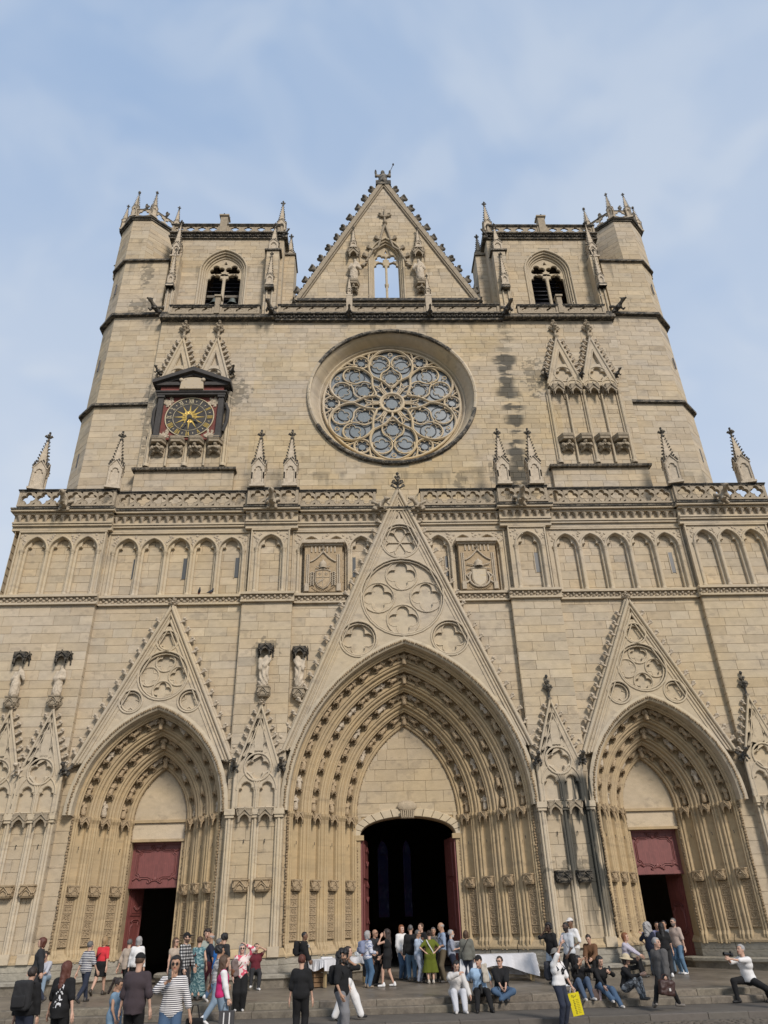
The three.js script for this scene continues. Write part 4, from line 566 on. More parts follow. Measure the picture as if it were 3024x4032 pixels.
{
  const sc = grp('string_course', cathedral), r = rng(77), bar = new MB(), lv = new MB(), ico = new THREE.IcosahedronGeometry(.085, 0);
  for (const [a, b, z] of [...RUNS.slice(0, 3), [-4.63, -2.0, 0], [2.0, 4.63, 0], ...RUNS.slice(5)]) { const e = z ? .06 : 0; bar.box(a - e, b + e, 13.98, 14.08, z - .3, z + .2); bar.box(a - e, b + e, 14.08, 14.13, z - .3, z + .1); bar.box(a - e, b + e, 13.74, 13.98, z - .3, z + .06); bar.box(a - e, b + e, 13.66, 13.74, z - .3, z + .14); for (let x = a; x < b; x += .125) { const t = .62 + .35 * r(); lv.col = [t, t * .97, t * .92]; lv.add(ico, T(x, 13.86 + .05 * ((Math.round(x / .125)) % 2 ? 1 : -1), z + .09, [1, .9, .8], r() * 3, r() * 3)); } }
  bar.build('course_moulding', M.stone, sc); lv.build('leaf_frieze', M.carved, sc, .6).userData.kind = 'stuff';
  const co = grp('cornice', cathedral), cm = new MB(), lip = new MB();
  for (const [a, b, z, n] of FULLR) { const e = z ? .1 : 0, X = [a - e, b + e]; cm.box(...X, 17.2, 17.38, z - .3, z + .02); cm.box(...X, 17.38, 17.46, z - .3, z + .12); cm.box(...X, 17.48, 17.56, z - .3, z + .17); cm.box(...X, 17.56, 17.9, z - .3, z + .06); cm.box(...X, 17.9, 17.97, z - .3, z + .22); cm.box(X[0] - e, X[1] + e, 18.0, 18.1, z - .3, z + .36);
    const zf = z + .42; lip.quad([X[0] - e, 18.1, zf], [X[1] + e, 18.1, zf], [X[1] + e, 18.16, zf], [X[0] - e, 18.16, zf]); lip.quad([X[0] - e, 18.16, zf], [X[1] + e, 18.16, zf], [X[1] + e, 18.34, z + .1], [X[0] - e, 18.34, z + .1]); lip.quad([X[0] - e, 18.1, z - .3], [X[1] + e, 18.1, z - .3], [X[1] + e, 18.1, zf], [X[0] - e, 18.1, zf]); for (const q of X.map((v, i) => v + (i ? e : -e))) lip.quad([q, 18.1, zf], [q, 18.1, z - .3], [q, 18.34, z - .3], [q, 18.16, zf]);
    const m = Math.round((b - a) / .37); for (let i = 0; i < m; i++) mesh('corbel', CORBEL, M.carved, co, [mix(a, b, (i + .5) / m), 17.7, z + .06], null, [1.1, 1.15, 1.1]); }
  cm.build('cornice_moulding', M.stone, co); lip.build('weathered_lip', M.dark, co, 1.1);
  const tr = new MB(); tr.box(-16.9, 16.9, 18.16, 18.28, -3.4, -.1); tr.build('terrace_floor', M.stone, cathedral);
  for (const [a, b, z, n] of RUNS) balustrade(cathedral, a + (z ? -.08 : .08), b + (z ? .08 : -.08), n, 18.34, 19.18, z + .12, [M.balu, M.soot]);
}
// pinnacles
const PINN = {}; function pinnacleParts(w, hs, ht) { // square shaft with gablets, then crocketed spire
  const k = [w, hs, ht].join(); if (PINN[k]) return PINN[k]; const h = w / 2, sh = new MB(), sp = new MB(), cr = new MB(), fi = new MB();
  sh.col = [1, 1, 1]; sh.box(-h * 1.15, h * 1.15, 0, .1, -h * 1.15, h * 1.15);
  for (let q = 0; q < 4; q++) { const R = T(0, 0, 0, 1, 0, q * PI / 2), face = new MB(); face.ext([[-h, .1], [h, .1], [h, hs * .82], [0, hs * 1.12], [-h, hs * .82]], h - .07, h, [cuspArch(0, .22, hs * .62, h * .62, hs * .24)], .015); face.box(-h * .8, h * .8, .12, hs * .8, h - .12, h - .06); face.tube([[-h * 1.06, hs * .8, h], [0, hs * 1.14, h + .03], [h * 1.06, hs * .8, h]], w * .055, 5); sh.add(face.geo(1), R); for (const t of [.2, .5, .8]) for (const s of [-1, 1]) cr.add(CROCKET[q % 3], T(0, 0, 0, 1, 0, q * PI / 2).multiply(T(s * h * (1 - t) * 1.05, mix(hs * .82, hs * 1.12, t), h, [s * w * .75, w * .75, w * .75]))); cr.add(CROCKET[1], T(0, 0, 0, 1, 0, q * PI / 2).multiply(T(0, hs * 1.1, h, w * .9))); }
  const y0 = hs * .86, top = hs + ht; sp.add(new THREE.ConeGeometry(h * 1.12, top - y0, 4, 1), T(0, (y0 + top) / 2, 0, 1, 0, PI / 4));
  for (let q = 0; q < 4; q++) for (let i = 0; i < 8; i++) { const t = (i + .7) / 9, rr = h * 1.12 * (1 - (mix(hs * 1.0, top, t) - y0) / (top - y0)); cr.add(CROCKET[(i + q) % 3], T(0, 0, 0, 1, 0, q * PI / 2 + PI / 4).multiply(T(rr * .85, mix(hs * 1.0, top, t), 0, w * (.95 - .35 * t)))); }
  for (let q = 0; q < 4; q++) fi.add(CROCKET[q % 3], T(0, top - .02, 0, w * 1.35, 0, q * PI / 2)); fi.tube([[0, top - .2, 0], [0, top + w * .55, 0]], w * .09, 5);
  return PINN[k] = { sh: sh.geo(.8), sp: sp.geo(.8), cr: cr.geo(.5), fi: fi.geo(.5) };
}
function pinnacle(parent, x, y, z, w, hs, ht, ry = 0, mats) { const p = pinnacleParts(w, hs, ht), g = grp('pinnacle', parent); g.position.set(x, y, z); g.rotation.y = ry; const [a, b] = mats || [M.carved, M.dark]; mesh('shaft', p.sh, a, g); mesh('spire', p.sp, a, g); mesh('crockets', p.cr, b, g); mesh('finial', p.fi, b, g); return g; }
for (const [x, z] of [[-16.45, .25], [-13.0, .3], [-6.42, .32], [-4.95, .32], [4.9, .32], [6.38, .32], [12.95, .3], [16.4, .25]]) pinnacle(cathedral, x, 19.18, z, .6, 1.35, 1.65, Math.abs(x) > 10 ? (x < 0 ? .25 : -.25) : 0);
// gargoyles
function gargoyleGeo(v) { return fin(net((x, y, z) => { // crouching beast, snout toward +z
  let d = capD(x, y, z, [0, 0, 0], [0, .1, .5], .17, .14); d = smin(d, capD(x, y, z, [0, .1, .5], [0, .22, .78], .12, .1), .08); d = smin(d, Math.hypot(x, y - .27, z - .88) - .13, .05); d = smin(d, capD(x, y, z, [0, .24, .95], [0, .2, 1.08], .08, .06), .04); d = Math.max(d, -capD(x, y, z, [0, .17, 1.0], [0, .17, 1.2], .03, .04));
  for (const s of [-1, 1]) { d = smin(d, capD(x, y, z, [s * .08, .36, .84], [s * .13, .47, .78], .045, .02), .03); d = smin(d, capD(x, y, z, [s * .14, .02, .5], [s * .17, -.2, .56], .07, .05), .05); d = smin(d, capD(x, y, z, [s * .17, -.2, .56], [s * .14, -.24, .72], .05, .045), .03); d = smin(d, capD(x, y, z, [s * .16, .1, .35], [s * .22, .34, .08], .06, .1), .05); d = smin(d, capD(x, y, z, [s * .16, -.05, .1], [s * .18, -.22, .25], .1, .06), .05); }
  return d + .025 * noise3(x * 16 + v, y * 16, z * 16); }, [-.42, -.4, -.24], [.42, .62, 1.26], .035), .7); }
const GARG = [gargoyleGeo(1), gargoyleGeo(5)];
function gargoyle(x, y, z, ry = 0, s = 1, mat = M.dark, tilt = .1) { const o = mesh('gargoyle', GARG[Math.abs(Math.round(x * 10)) % 2], mat, cathedral, [x, y, z], [-tilt, ry, 0], s); o.rotation.order = 'YXZ'; return o; }
for (const [x, y, z, r] of [[-14.85, 18.2, .45, .1], [-5.68, 18.2, .45, 0], [5.5, 18.2, .45, 0], [14.8, 18.2, .45, -.1], [-1.1, 18.1, .3, .9], [1.1, 18.1, .3, -.9]]) gargoyle(x, y, z, r, Math.abs(x) > 2 ? 1 : .8, M.dark2);
for (const x of [-12.72, -6.5, -4.78, 4.82, 6.5, 12.7, -14.42, 14.35]) gargoyle(x, 6.95, BZ + .05, 0, .62, Math.abs(x) === 14.42 ? M.carved : M.soot, .15);
// coats of arms
function arms(cx, papal) {
  const g = grp('coat_of_arms', cathedral), z = .0, p = new MB(); p.ext([[cx - .82, 14.14], [cx + .82, 14.14], [cx + .82, 16.4], [cx - .82, 16.4]], -.2, z + .16, null, .02); p.build('panel', M.carvedO, g, .8);
  const f = new MB(); f.box(cx - .92, cx + .92, 16.4, 16.56, -.2, z + .36); f.box(cx - .86, cx + .86, 16.32, 16.4, -.2, z + .24); for (const s of [-1, 1]) { for (const q of [.7, .62]) f.tube([[cx + s * q, 14.16, z + .18], [cx + s * q, 15.9, z + .18]], .035, 6); f.box(cx + s * .68 - .09, cx + s * .68 + .09, 14.15, 14.5, z + .1, z + .26); const o = []; for (let i = 0; i <= 10; i++) { const t = i / 10; o.push([cx + s * .56 * (1 - t), 15.55 + .5 * (t * t * .6 + t * .4), z + .2]); } f.tube(o, .035, 6); } for (let i = -3; i <= 3; i++) f.box(cx + i * .17 - .03, cx + i * .17 + .03, 16.02, 16.3, z + .15, z + .2); f.build('frame', M.carved, g, .8);
  mesh('finial', FINIAL, M.carved, g, [cx, 15.95, z + .2], null, [.5, .42, .5]);
  const sh = new MB(); const S = [[-.3, 15.1], [.3, 15.1], [.3, 14.6], [.2, 14.4], [0, 14.28], [-.2, 14.4], [-.3, 14.6]].map(q => [cx + q[0], q[1]]); sh.col = papal ? [1, 1, 1] : [1.0, 1, 1]; sh.ext(S, z + .15, z + .24, null, .02); sh.build('shield', papal ? M.carvedO : M.white, g, .8);
  const orn = new MB(), r = rng(papal ? 8 : 9); orn.tube(S.map(q => [mix(cx, q[0], 1.06), mix(14.75, q[1], 1.06), z + .24]), .022, 5, true);
  if (papal) { rod(orn, [cx, 14.35, z + .25], [cx, 15.08, z + .25], .012); rod(orn, [cx - .28, 14.78, z + .25], [cx + .28, 14.78, z + .25], .012); for (const [x, y] of [[-.14, 14.95], [.14, 14.95]]) { rod(orn, [cx + x - .07, y, z + .25], [cx + x + .07, y, z + .25], .018); rod(orn, [cx + x, y - .07, z + .25], [cx + x, y + .07, z + .25], .018); } for (let i = 0; i < 7; i++) rod(orn, [cx - .22 + i * .03, 14.5 + i * .02, z + .25], [cx - .14 + i * .03, 14.68, z + .25], .014);
    orn.lathe([[.15, 0], [.17, .05], [.15, .07], [.17, .14], [.16, .18], [.16, .22], [.12, .3], [.05, .36], [.02, .42]], cx, 15.22, z + .2, 10); for (const s of [-1, 1]) { rod(orn, [cx - s * .34, 15.06, z + .25], [cx + s * .3, 15.3, z + .25], .025); const o = []; for (let i = 0; i <= 16; i++) o.push([cx + s * (.46 + .09 * Math.sin(i * 1.3)), 15.05 - i * .04, z + .2]); orn.tube(o, .03, 5); const o2 = []; for (let i = 0; i <= 16; i++) o2.push([cx + s * (.46 - .09 * Math.sin(i * 1.3)), 15.05 - i * .04, z + .2]); orn.tube(o2, .03, 5); } }
  else { orn.lathe([[.2, 0], [.22, .05], [.17, .09], [.2, .17], [.16, .26], [.06, .33], [.03, .4]], cx, 15.2, z + .2, 10); for (const s of [-1, 1]) { rod(orn, [cx - s * .5, 15.08, z + .23], [cx + s * .5, 15.36, z + .23], .025); const o = []; for (let i = 0; i <= 14; i++) { const a = -PI / 2 + s * i / 14 * 2.3; o.push([cx + .44 * Math.cos(a), 14.66 + .4 * Math.sin(a), z + .2 + .02 * (i % 2)]); } orn.tube(o, .05, 5); orn.tube([[cx + s * .36, 14.95, z + .2], [cx + s * .56, 14.8, z + .2], [cx + s * .4, 14.6, z + .2], [cx + s * .58, 14.45, z + .2]], .05, 5); } }
  orn.build('carved_insignia', M.carved, g, .5); const wl = new MB(); for (let i = 0; i < 14; i++) { const a = -2.6 + i / 13 * 2.1; wl.add(CROCKET[i % 3], T(cx + .5 * Math.cos(a), 14.62 + .42 * Math.sin(a), z + .17, .4, a)); } wl.build('scroll_leaves', M.carvedO, g, .5);
}
arms(-3.38, true); arms(3.38, false);
// ---------- upper front ----------
const UZ = -1.2, RX = 0, RY = 25.9, RR = 4.47;
{ // rose wall
  const w = grp('rose_wall', cathedral), mb = new MB(), bk = new MB(), r0 = 4.3;
  bk.ext([[-12.62, 18.2], [12.62, 18.2], [12.62, 31.1], [-12.62, 31.1]], UZ - .4, UZ - .021, [circ(RX, RY, r0, 40)]);
  bk.build('masonry_core', M.joint, w, 1);
  const mask = (a, b) => { const f = y => { const h = Math.abs(y - RY); return h < r0 ? Math.sqrt(r0 * r0 - h * h) : -1; }, q = a < RY && b > RY ? r0 : Math.max(f(a), f(b)); return q > 0 ? subtract([[-12.6, 12.6]], -q, q) : [[-12.6, 12.6]]; };
  ashlar(mb, w, M.stone, { seed: 1001, y0: 18.2, y1: 31.05, z: UZ, h0: .24, h1: .36, w0: .4, w1: 1.05, mask });
  for (const s of [-1, 1]) { // thicker wall under the niches, with a sloped sill
    const X = s < 0 ? [-12.6, -7.85] : [7.7, 12.5]; const b = new MB(); ashlar(mb, w, M.stone, { seed: 1010 + s, y0: 18.2, y1: 21.05, z: UZ + .22, h0: .3, h1: .38, mask: solid(...X) }); b.box(X[0] + .01, X[1] - .01, 18.2, 21.05, UZ - .05, UZ + .199); b.build('masonry_core', M.joint, w, 1);
    for (const x of X) ashlar(mb, w, M.stone, { seed: 1015 + s, y0: 18.2, y1: 21.05, z: 0, mask: solid(UZ, UZ + .22), w1: .3, map: (u, v, q) => [x, v, u] });
    const l = new MB(), a = X[0] - .12, c = X[1] + .12; l.quad([a, 21.05, UZ + .4], [c, 21.05, UZ + .4], [c, 21.16, UZ + .44], [a, 21.16, UZ + .44]); l.quad([a, 21.16, UZ + .44], [c, 21.16, UZ + .44], [c - .1, 21.4, UZ], [a + .1, 21.4, UZ]); l.quad([a, 21.05, UZ], [c, 21.05, UZ], [c, 21.05, UZ + .4], [a, 21.05, UZ + .4]); for (const x of [a, c]) l.tri([x, 21.05, UZ], [x, 21.1, UZ + .44], [x + (x === a ? .1 : -.1), 21.4, UZ]); l.build('sill', M.dark, w, 1);
  }
  mb.build('stone_courses', M.stone, w).userData.kind = 'stuff';
  const hk = new MB(); for (const x of [-15.4, -10.6, -7.6, -3, 1.1, 1.6, 7.5, 10, 12.3]) hk.tube([[x, 19.85, UZ + (Math.abs(x) > 7.8 && Math.abs(x) < 12.6 ? .2 : 0)], [x, 19.88, UZ + .32], [x, 19.78, UZ + .38], [x, 19.68, UZ + .33]], .025, 5); hk.build('wall_hooks', M.iron, w, 1);
  for (const [x, y] of [[-8.4, 24.1], [-12.3, 23.2]]) { const rg = new MB(); rg.tube(ring3(circ(x, y, .09, 10), UZ + .03), .02, 5, true); rg.build('iron_ring', M.iron, w, 1); }
}
{ // rose window
  const g = grp('rose_window', cathedral); g.userData.label = 'large round rose window with six flowing petals of grey glass';
  const rot = new THREE.Matrix4().makeRotationX(PI / 2), frame = new MB(), prof = [[3.66, -1.0], [3.66, -.86], [3.74, -.8], [3.8, -.86], [3.84, -.7], [3.9, -.66], [3.95, -.7], [4.0, -.5], [4.12, -.24], [4.2, -.1], [4.3, -.02], [4.32, .06]];
  frame.lathe(prof, RX, RY, UZ, 56, rot); frame.build('reveal_moulding', M.stone, g);
  const NH = 26, hp = [[4.28, .0], [4.28, .16], [4.36, .2], [4.44, .16], [4.47, -.02]]; // hood of separate curved stones
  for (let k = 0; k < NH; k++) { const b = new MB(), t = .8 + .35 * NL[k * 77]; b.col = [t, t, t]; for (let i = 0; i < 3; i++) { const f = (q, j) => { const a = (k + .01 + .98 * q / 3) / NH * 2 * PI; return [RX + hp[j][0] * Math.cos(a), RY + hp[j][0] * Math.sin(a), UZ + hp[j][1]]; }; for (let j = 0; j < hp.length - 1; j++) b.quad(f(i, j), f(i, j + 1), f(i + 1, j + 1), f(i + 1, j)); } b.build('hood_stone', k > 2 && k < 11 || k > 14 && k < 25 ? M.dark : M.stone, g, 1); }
  const gz = UZ - .86, tz = UZ - .74, lead = tex(512, 512, (i, j) => { const u = i / 512, v = j / 512, n = pf(u, v, 10), m = pf(u + .5, v, 40), a = Math.abs(((u * 9 + .35 * pn(u * 8, v * 8, 8)) % 1) - .5), b = Math.abs(((v * 9 + .35 * pn(u * 8 + 4, v * 8, 8)) % 1) - .5), l = sstep(.44, .48, Math.max(a, b)); return [mix(.105 + .1 * n + .05 * m, .23, l * .7), mix(.122 + .105 * n + .05 * m, .25, l * .7), mix(.128 + .105 * n + .05 * m, .255, l * .7)]; });
  M.glass = new THREE.MeshPhysicalMaterial({ vertexColors: true, map: lead, roughness: .35, clearcoat: .5, clearcoatRoughness: .25, color: C(1, 1, 1) }); M.glass2 = M.glass.clone(); M.glass2.color = C(.82, .9, .95); M.lead = std({ color: C(.045, .05, .055), roughness: .6 });
  const cg = new MB(); cg.col = [.85, .85, .85]; cg.ext(circ(RX, RY, 3.75, 48), gz - .03, gz); cg.build('background_glass', M.glass, g, 1.2);
  const R = (a, x, y) => [RX + x * Math.cos(a) - y * Math.sin(a), RY + x * Math.sin(a) + y * Math.cos(a)]; // local frame: y outward along the petal
  const pet = (c, r, tip, n = 30) => { const o = []; const a0 = 2.2; for (let i = 0; i <= n; i++) { const a = PI / 2 - a0 + (2 * a0) * i / n; o.push([r * Math.cos(a), c + r * Math.sin(a)]); } // ogee tail on both sides
    const e = o[n], s = o[0], tailL = [], tailR = []; for (let i = 1; i <= 6; i++) { const t = i / 6, k = 1 - t; tailL.push([e[0] * k * (1 - .35 * Math.sin(PI * t)), mix(e[1], tip, Math.pow(t, .85))]); } for (const q of tailL.slice(0, -1).reverse()) tailR.push([-q[0], q[1]]); return [...o, ...tailL, ...tailR]; };
  const tr = new MB(), cu = new MB(); tr.col = [1, .98, .94];
  const med = (a, x, y, r, mat) => { const p = R(a, x, y), d = new MB(); d.ext(circ(p[0], p[1], r, 22), gz, gz + .035); d.build('medallion_glass', mat, g, .7); const l = new MB(); l.tube(ring3(circ(p[0], p[1], r, 22), gz + .03), .036, 5, true); l.build('medallion_ring', M.lead, g, 1); };
  const cusp = (a, x, y, r, n, rr = .035) => { const p = R(a, x, y); cu.tube(ring3(foil(n, p[0], p[1], r, a + PI / 2, 6), tz - .04), rr, 5, true); };
  for (let k = 0; k < 6; k++) {
    const a = k * PI / 3, P = pet(2.46, 1.2, .96).map(q => [...R(a, ...q), tz]); tr.tube(P.map(q => [q[0], q[1], tz + .02]), .075, 7, true); tr.tube(P.map(q => [q[0], q[1], tz + .08]), .04, 5, true); rod(tr, [...R(a, 0, .62), tz], [...R(a, 0, 1.0), tz], .07, 6);
    const pg = new MB(); pg.col = [.93, .95, .96]; pg.ext(pet(2.46, 1.17, 1.05).map(q => R(a, ...q)), gz - .005, gz + .012); pg.build('petal_glass', M.glass, g, .9);
    const In = pet(1.74, .57, 2.42, 18).map(q => [q[0], 2 * 1.74 - q[1] + 0]); // inner petal, tip outward
    const inner = pet(0, .57, -.78, 18).map(q => R(a, q[0], 1.74 - q[1])); tr.tube(ring3(inner, tz), .048, 6, true);
    for (const s of [-1, 1]) { tr.tube(lin(3.6, -.35, 16).map(t => [...R(a, s * (.575 + .52 * Math.cos(t)), 2.74 + .52 * Math.sin(t)), tz]), .05, 6); cusp(a, s * .575, 2.78, .47, 6, .02); med(a, s * .64, 2.5, .41, M.glass2); }
    cusp(a, 0, 1.74, .5, 5, .02); med(a, 0, 1.72, .36, M.glass2); tr.tube(circ(0, 0, .11, 12).map(q => [...R(a, q[0], 3.36 + q[1]), tz]), .03, 5, true);
    // rosette between petals, and the pair of small lights by the hub
    const b = a + PI / 6; tr.tube(circ(0, 0, .42, 18).map(q => [...R(b, q[0], 3.22 + q[1]), tz]), .05, 6, true); cusp(b, 0, 3.22, .38, 6, .03); med(b, 0, 3.22, .2, M.glass2);
    for (const s of [-1, 1]) { tr.tube([[s * .08, .7], [s * .1, 1.1], [s * .2, 1.42], [s * .36, 1.52], [s * .5, 1.42]].map(q => [...R(b, ...q), tz]), .045, 6); tr.tube(circ(0, 0, .2, 12).map(q => [...R(b, s * .2 + q[0], 1.22 + q[1]), tz - .03]), .03, 5, true); tr.tube([[s * .42, 3.2], [s * .62, 3.45], [s * .8, 3.62]].map(q => [...R(b, ...q), tz]), .05, 6); tr.tube(circ(0, 0, .16, 10).map(q => [...R(b, s * .72 + q[0], 3.5 + q[1] * .8), tz - .03]), .025, 5, true); }
    rod(tr, [...R(b, 0, .66), tz], [...R(b, 0, 1.05), tz], .05, 5);
  }
  ringTube(tr, RX, RY, .62, tz, .085, 28); ringTube(tr, RX, RY, .54, tz - .03, .05, 24); cusp(0, 0, 0, .52, 6); med(0, 0, 0, .34, M.glass2); ringTube(tr, RX, RY, 3.66, tz, .075, 48);
  tr.build('tracery', M.stone, g); cu.build('tracery_cusps', M.stone, g);
}
// ---- stair turrets and towers ----
function facePlan(mb, parent, pts, y0, y1, o) { // ashlar on each face of an open plan outline (x,z), outward normal on the right of travel
  for (let i = 0; i < pts.length - 1; i++) { const a = pts[i], b = pts[i + 1], L = Math.hypot(b[0] - a[0], b[1] - a[1]), dx = (b[0] - a[0]) / L, dz = (b[1] - a[1]) / L, nx = -dz, nz = dx; const sg = o.sg; ashlar(mb, parent, M.stone, { seed: o.seed + i * 3 + Math.round(y0), y0, y1, z: 0, h0: o.h0 || .3, h1: o.h1 || .4, w0: .5, w1: 1.2, mask: solid(0, L), map: (u, v, w) => [a[0] + dx * u + sg * nx * w, v, a[1] + dz * u + sg * nz * w] }); }
}
function prism(mb, pts, y0, y1) { for (let i = 0; i < pts.length; i++) { const a = pts[i], b = pts[(i + 1) % pts.length]; mb.quad([a[0], y0, a[1]], [b[0], y0, b[1]], [b[0], y1, b[1]], [a[0], y1, a[1]]); } for (let i = 1; i < pts.length - 1; i++) { mb.tri([pts[0][0], y1, pts[0][1]], [pts[i][0], y1, pts[i][1]], [pts[i + 1][0], y1, pts[i + 1][1]]); mb.tri([pts[0][0], y0, pts[0][1]], [pts[i][0], y0, pts[i][1]], [pts[i + 1][0], y0, pts[i + 1][1]]); } }
const swell = (pts, c, k) => pts.map(q => { const dx = q[0] - c[0], dz = q[1] - c[1], l = Math.hypot(dx, dz); return [q[0] + dx / l * k, q[1] + dz / l * k]; });
const shrink = (pts, c, k) => swell(pts, c, -k);
for (const s of [-1, 1]) {
  const X = p => p.map(q => [s * q[0], q[1]]), cc = [s * 14.2, -4.2];
  const t = grp('stair_turret', cathedral), mb = new MB(), core = new MB();
  const A = X([[12.55, -1.42], [15.42, -1.5], [16.4, -2.5], [16.4, -6.2]]), B = X([[12.55, -1.45], [15.4, -1.55], [16.32, -2.55], [16.32, -6.2]]), Cc = X([[13.0, -1.7], [15.55, -1.75], [16.42, -2.6], [16.42, -6.2]]);
  const D = X([[13.45, -3.1], [14.62, -1.98], [15.75, -1.98], [16.75, -3.0], [16.75, -4.4], [15.6, -5.6], [14.4, -5.6]]);
  const stages = [[A, 18.2, 25.42, 2100], [B, 25.6, 31.75, 2200], [Cc, 32.0, 36.45, 2300], [D.slice(0, 5), 36.6, 40.5, 2400]];
  for (const [p, y0, y1, seed] of stages) { facePlan(mb, t, p, y0, y1, { seed: seed + s, sg: s, h0: .3, h1: .42 }); const back = p === stages[3][0] ? D : [...p, [s * 12.6, -6.2]]; prism(core, shrink(back, cc, .024), y0 - .2, y1 + .1); }
  core.build('masonry_core', M.joint, t, 1); mb.build('stone_courses', M.stone, t).userData.kind = 'stuff';
  const st = (p, y, h, k) => { const b = new MB(); prism(b, swell([...p, [s * 12.6, -6.2]], cc, k), y, y + h * .45); const lo = swell([...p, [s * 12.6, -6.2]], cc, k), hi = swell([...p, [s * 12.6, -6.2]], cc, -.02); for (let i = 0; i < lo.length - 1; i++) b.quad([lo[i][0], y + h * .45, lo[i][1]], [lo[i + 1][0], y + h * .45, lo[i + 1][1]], [hi[i + 1][0], y + h, hi[i + 1][1]], [hi[i][0], y + h, hi[i][1]]); b.build('string_course', M.dark, t, 1); };
  st(A, 25.36, .3, .2); st(B, 31.7, .36, .26); st(Cc, 36.4, .26, .18); { const b = new MB(); prism(b, swell(D, cc, .1), 40.44, 40.55); prism(b, swell(D, cc, .2), 40.55, 40.68); b.build('string_course', M.dark, t, 1); }
  for (let i = 0; i < 4; i++) { const a = D[i], b = D[i + 1], L = Math.hypot(b[0] - a[0], b[1] - a[1]), n = L > 1.4 ? 2 : 1, w = (L - .24) / n; for (let k = 0; k < n; k++) { const u = (.12 + w * (k + .5)) / L; mesh('quatrefoil_panel', panelGeo(w, .72, .07), M.carved, t, [mix(a[0], b[0], u), 41.05, mix(a[1], b[1], u)], [0, -Math.atan2(b[1] - a[1], b[0] - a[0]), 0]); } const rl = new MB(); rl.tube([[a[0], 41.44, a[1]], [b[0], 41.44, b[1]]], .07, 6); rl.build('rail', M.dark, t, 1); mesh('crocket_finial', CROCKET[i % 3], M.dark, t, [(a[0] + b[0]) / 2, 41.48, (a[1] + b[1]) / 2], [0, 0, .5], 1.6); }
  for (let i = 0; i < 6; i++) pinnacle(t, D[i][0], 40.66, D[i][1], .36, .95, 1.45, i * .5 + .3, [M.carved, M.dark]);
  gargoyle(s * 16.5, 38.0, -3.6, s * 1.5, .55, M.dark); gargoyle(s * 12.9, 31.9, -1.4, s * .5, .95, M.soot); gargoyle(s * 6.5, 31.45, -1.0, s * .25, .95, M.soot, -.1); gargoyle(s * 6.3, 39.0, -1.9, -s * .8, .5, M.dark);
  // narrow stair slits: dark boxes on the face, shade of the openings painted
  const sl = new MB(); for (const y of [22, 28.2, 34]) { sl.M = q => [s * (15.9 + q[0] * .707 + q[2] * .707), q[1], -2.02 - q[0] * .707 + q[2] * .707]; sl.box(-.05, .05, y, y + .8, .0, .045); } sl.M = null; sl.build('slit_window', M.louvre ??= std({ color: C(.085, .088, .1), roughness: .7 }), t, 1);
  // belfry
  const bf = grp('belfry_tower', cathedral), bm = new MB(), bc = new MB(), wx = s * 9.78, bz = -2.0, hw = 1.06, ho = 1.38, x0 = Math.min(s * 13.0, s * 6.3), x1 = Math.max(s * 13.0, s * 6.3);
  const hole = ptArch(wx, 32.2, 36.0, ho - .05, 1.75, 10);
  bc.ext([[x0, 30.6], [x1, 30.6], [x1, 39.0], [x0, 39.0]], bz - .5, bz - .021, [hole]); bc.build('masonry_core', M.joint, bf, 1);
  const sd = new MB(); sd.box(s * 6.3 - .02, s * 6.3 + .02, 30.8, 39, -8, bz - .03); sd.box(Math.min(s * 6.3, s * 13), Math.max(s * 6.3, s * 13), 30.8, 39, -8.2, -8); sd.box(Math.min(s * 6.3, s * 13), Math.max(s * 6.3, s * 13), 38.9, 39.05, -8.1, bz); sd.box(Math.min(s * 6.3, s * 13), Math.max(s * 6.3, s * 13), 31.2, 31.35, -8.1, bz); sd.box(s * 13 - .02, s * 13 + .02, 30.8, 39, -8, bz - .03); sd.build('tower_walls', M.stone, bf);
  ashlar(bm, bf, M.stone, { seed: 2500 + s, y0: 31.2, y1: 38.75, z: bz, h0: .28, h1: .38, mask: (a, b) => { const R = ((1.75 * 1.75) + ho * ho) / (2 * ho), c = R - ho, h = a - 36; const q = h <= 0 ? ho : h > 1.75 ? -1 : Math.sqrt(R * R - h * h) - c; return q > 0 ? subtract([[x0, x1]], wx - q, wx + q) : [[x0, x1]]; } });
  ashlar(bm, bf, M.stone, { seed: 2520 + s, y0: 31.2, y1: 38.6, z: 0, mask: solid(-8, bz), map: (u, v, w) => [s * 6.3 - s * w, v, u] });
  // inner corner buttresses
  const bx = (a, b, y0, y1, za, zb, seed) => { const m = new MB(); m.box(Math.min(s * a, s * b) + .03, Math.max(s * a, s * b) - .03, y0, y1, za, zb - .021); m.build('masonry_core', M.joint, bf, 1); const q = [Math.min(s * a, s * b), Math.max(s * a, s * b)]; ashlar(bm, bf, M.stone, { seed, y0, y1, z: zb, mask: solid(...q), w0: .35, w1: .6 }); for (const e of q) ashlar(bm, bf, M.stone, { seed: seed + 1, y0, y1, z: 0, mask: solid(za, zb), w0: .35, w1: .7, map: (u, v, w) => [e, v, u] }); };
  bx(6.45, 7.2, 31.2, 37.2, -2.05, -1.45, 2600 + s); bx(5.65, 6.35, 31.2, 38.1, -4.0, -2.7, 2610 + s); bx(12.25, 12.75, 31.6, 36.6, -2.0, -1.35, 2620 + s);
  bm.build('stone_courses', M.stone, bf).userData.kind = 'stuff';
  for (const [x, y, z, w, hs, ht] of [[6.82, 37.1, -1.72, .55, .9, 1.6], [12.6, 36.5, -1.6, .5, 1.1, 2.1], [6.0, 38.1, -3.2, .5, .7, 1.6], [6.5, 39.1, -2.1, .5, 1.2, 1.9], [6.85, 33.9, -1.32, .4, .8, 1.9], [12.5, 33.7, -1.2, .36, .9, 2.2]]) pinnacle(bf, s * x, y, z, w, hs, ht);
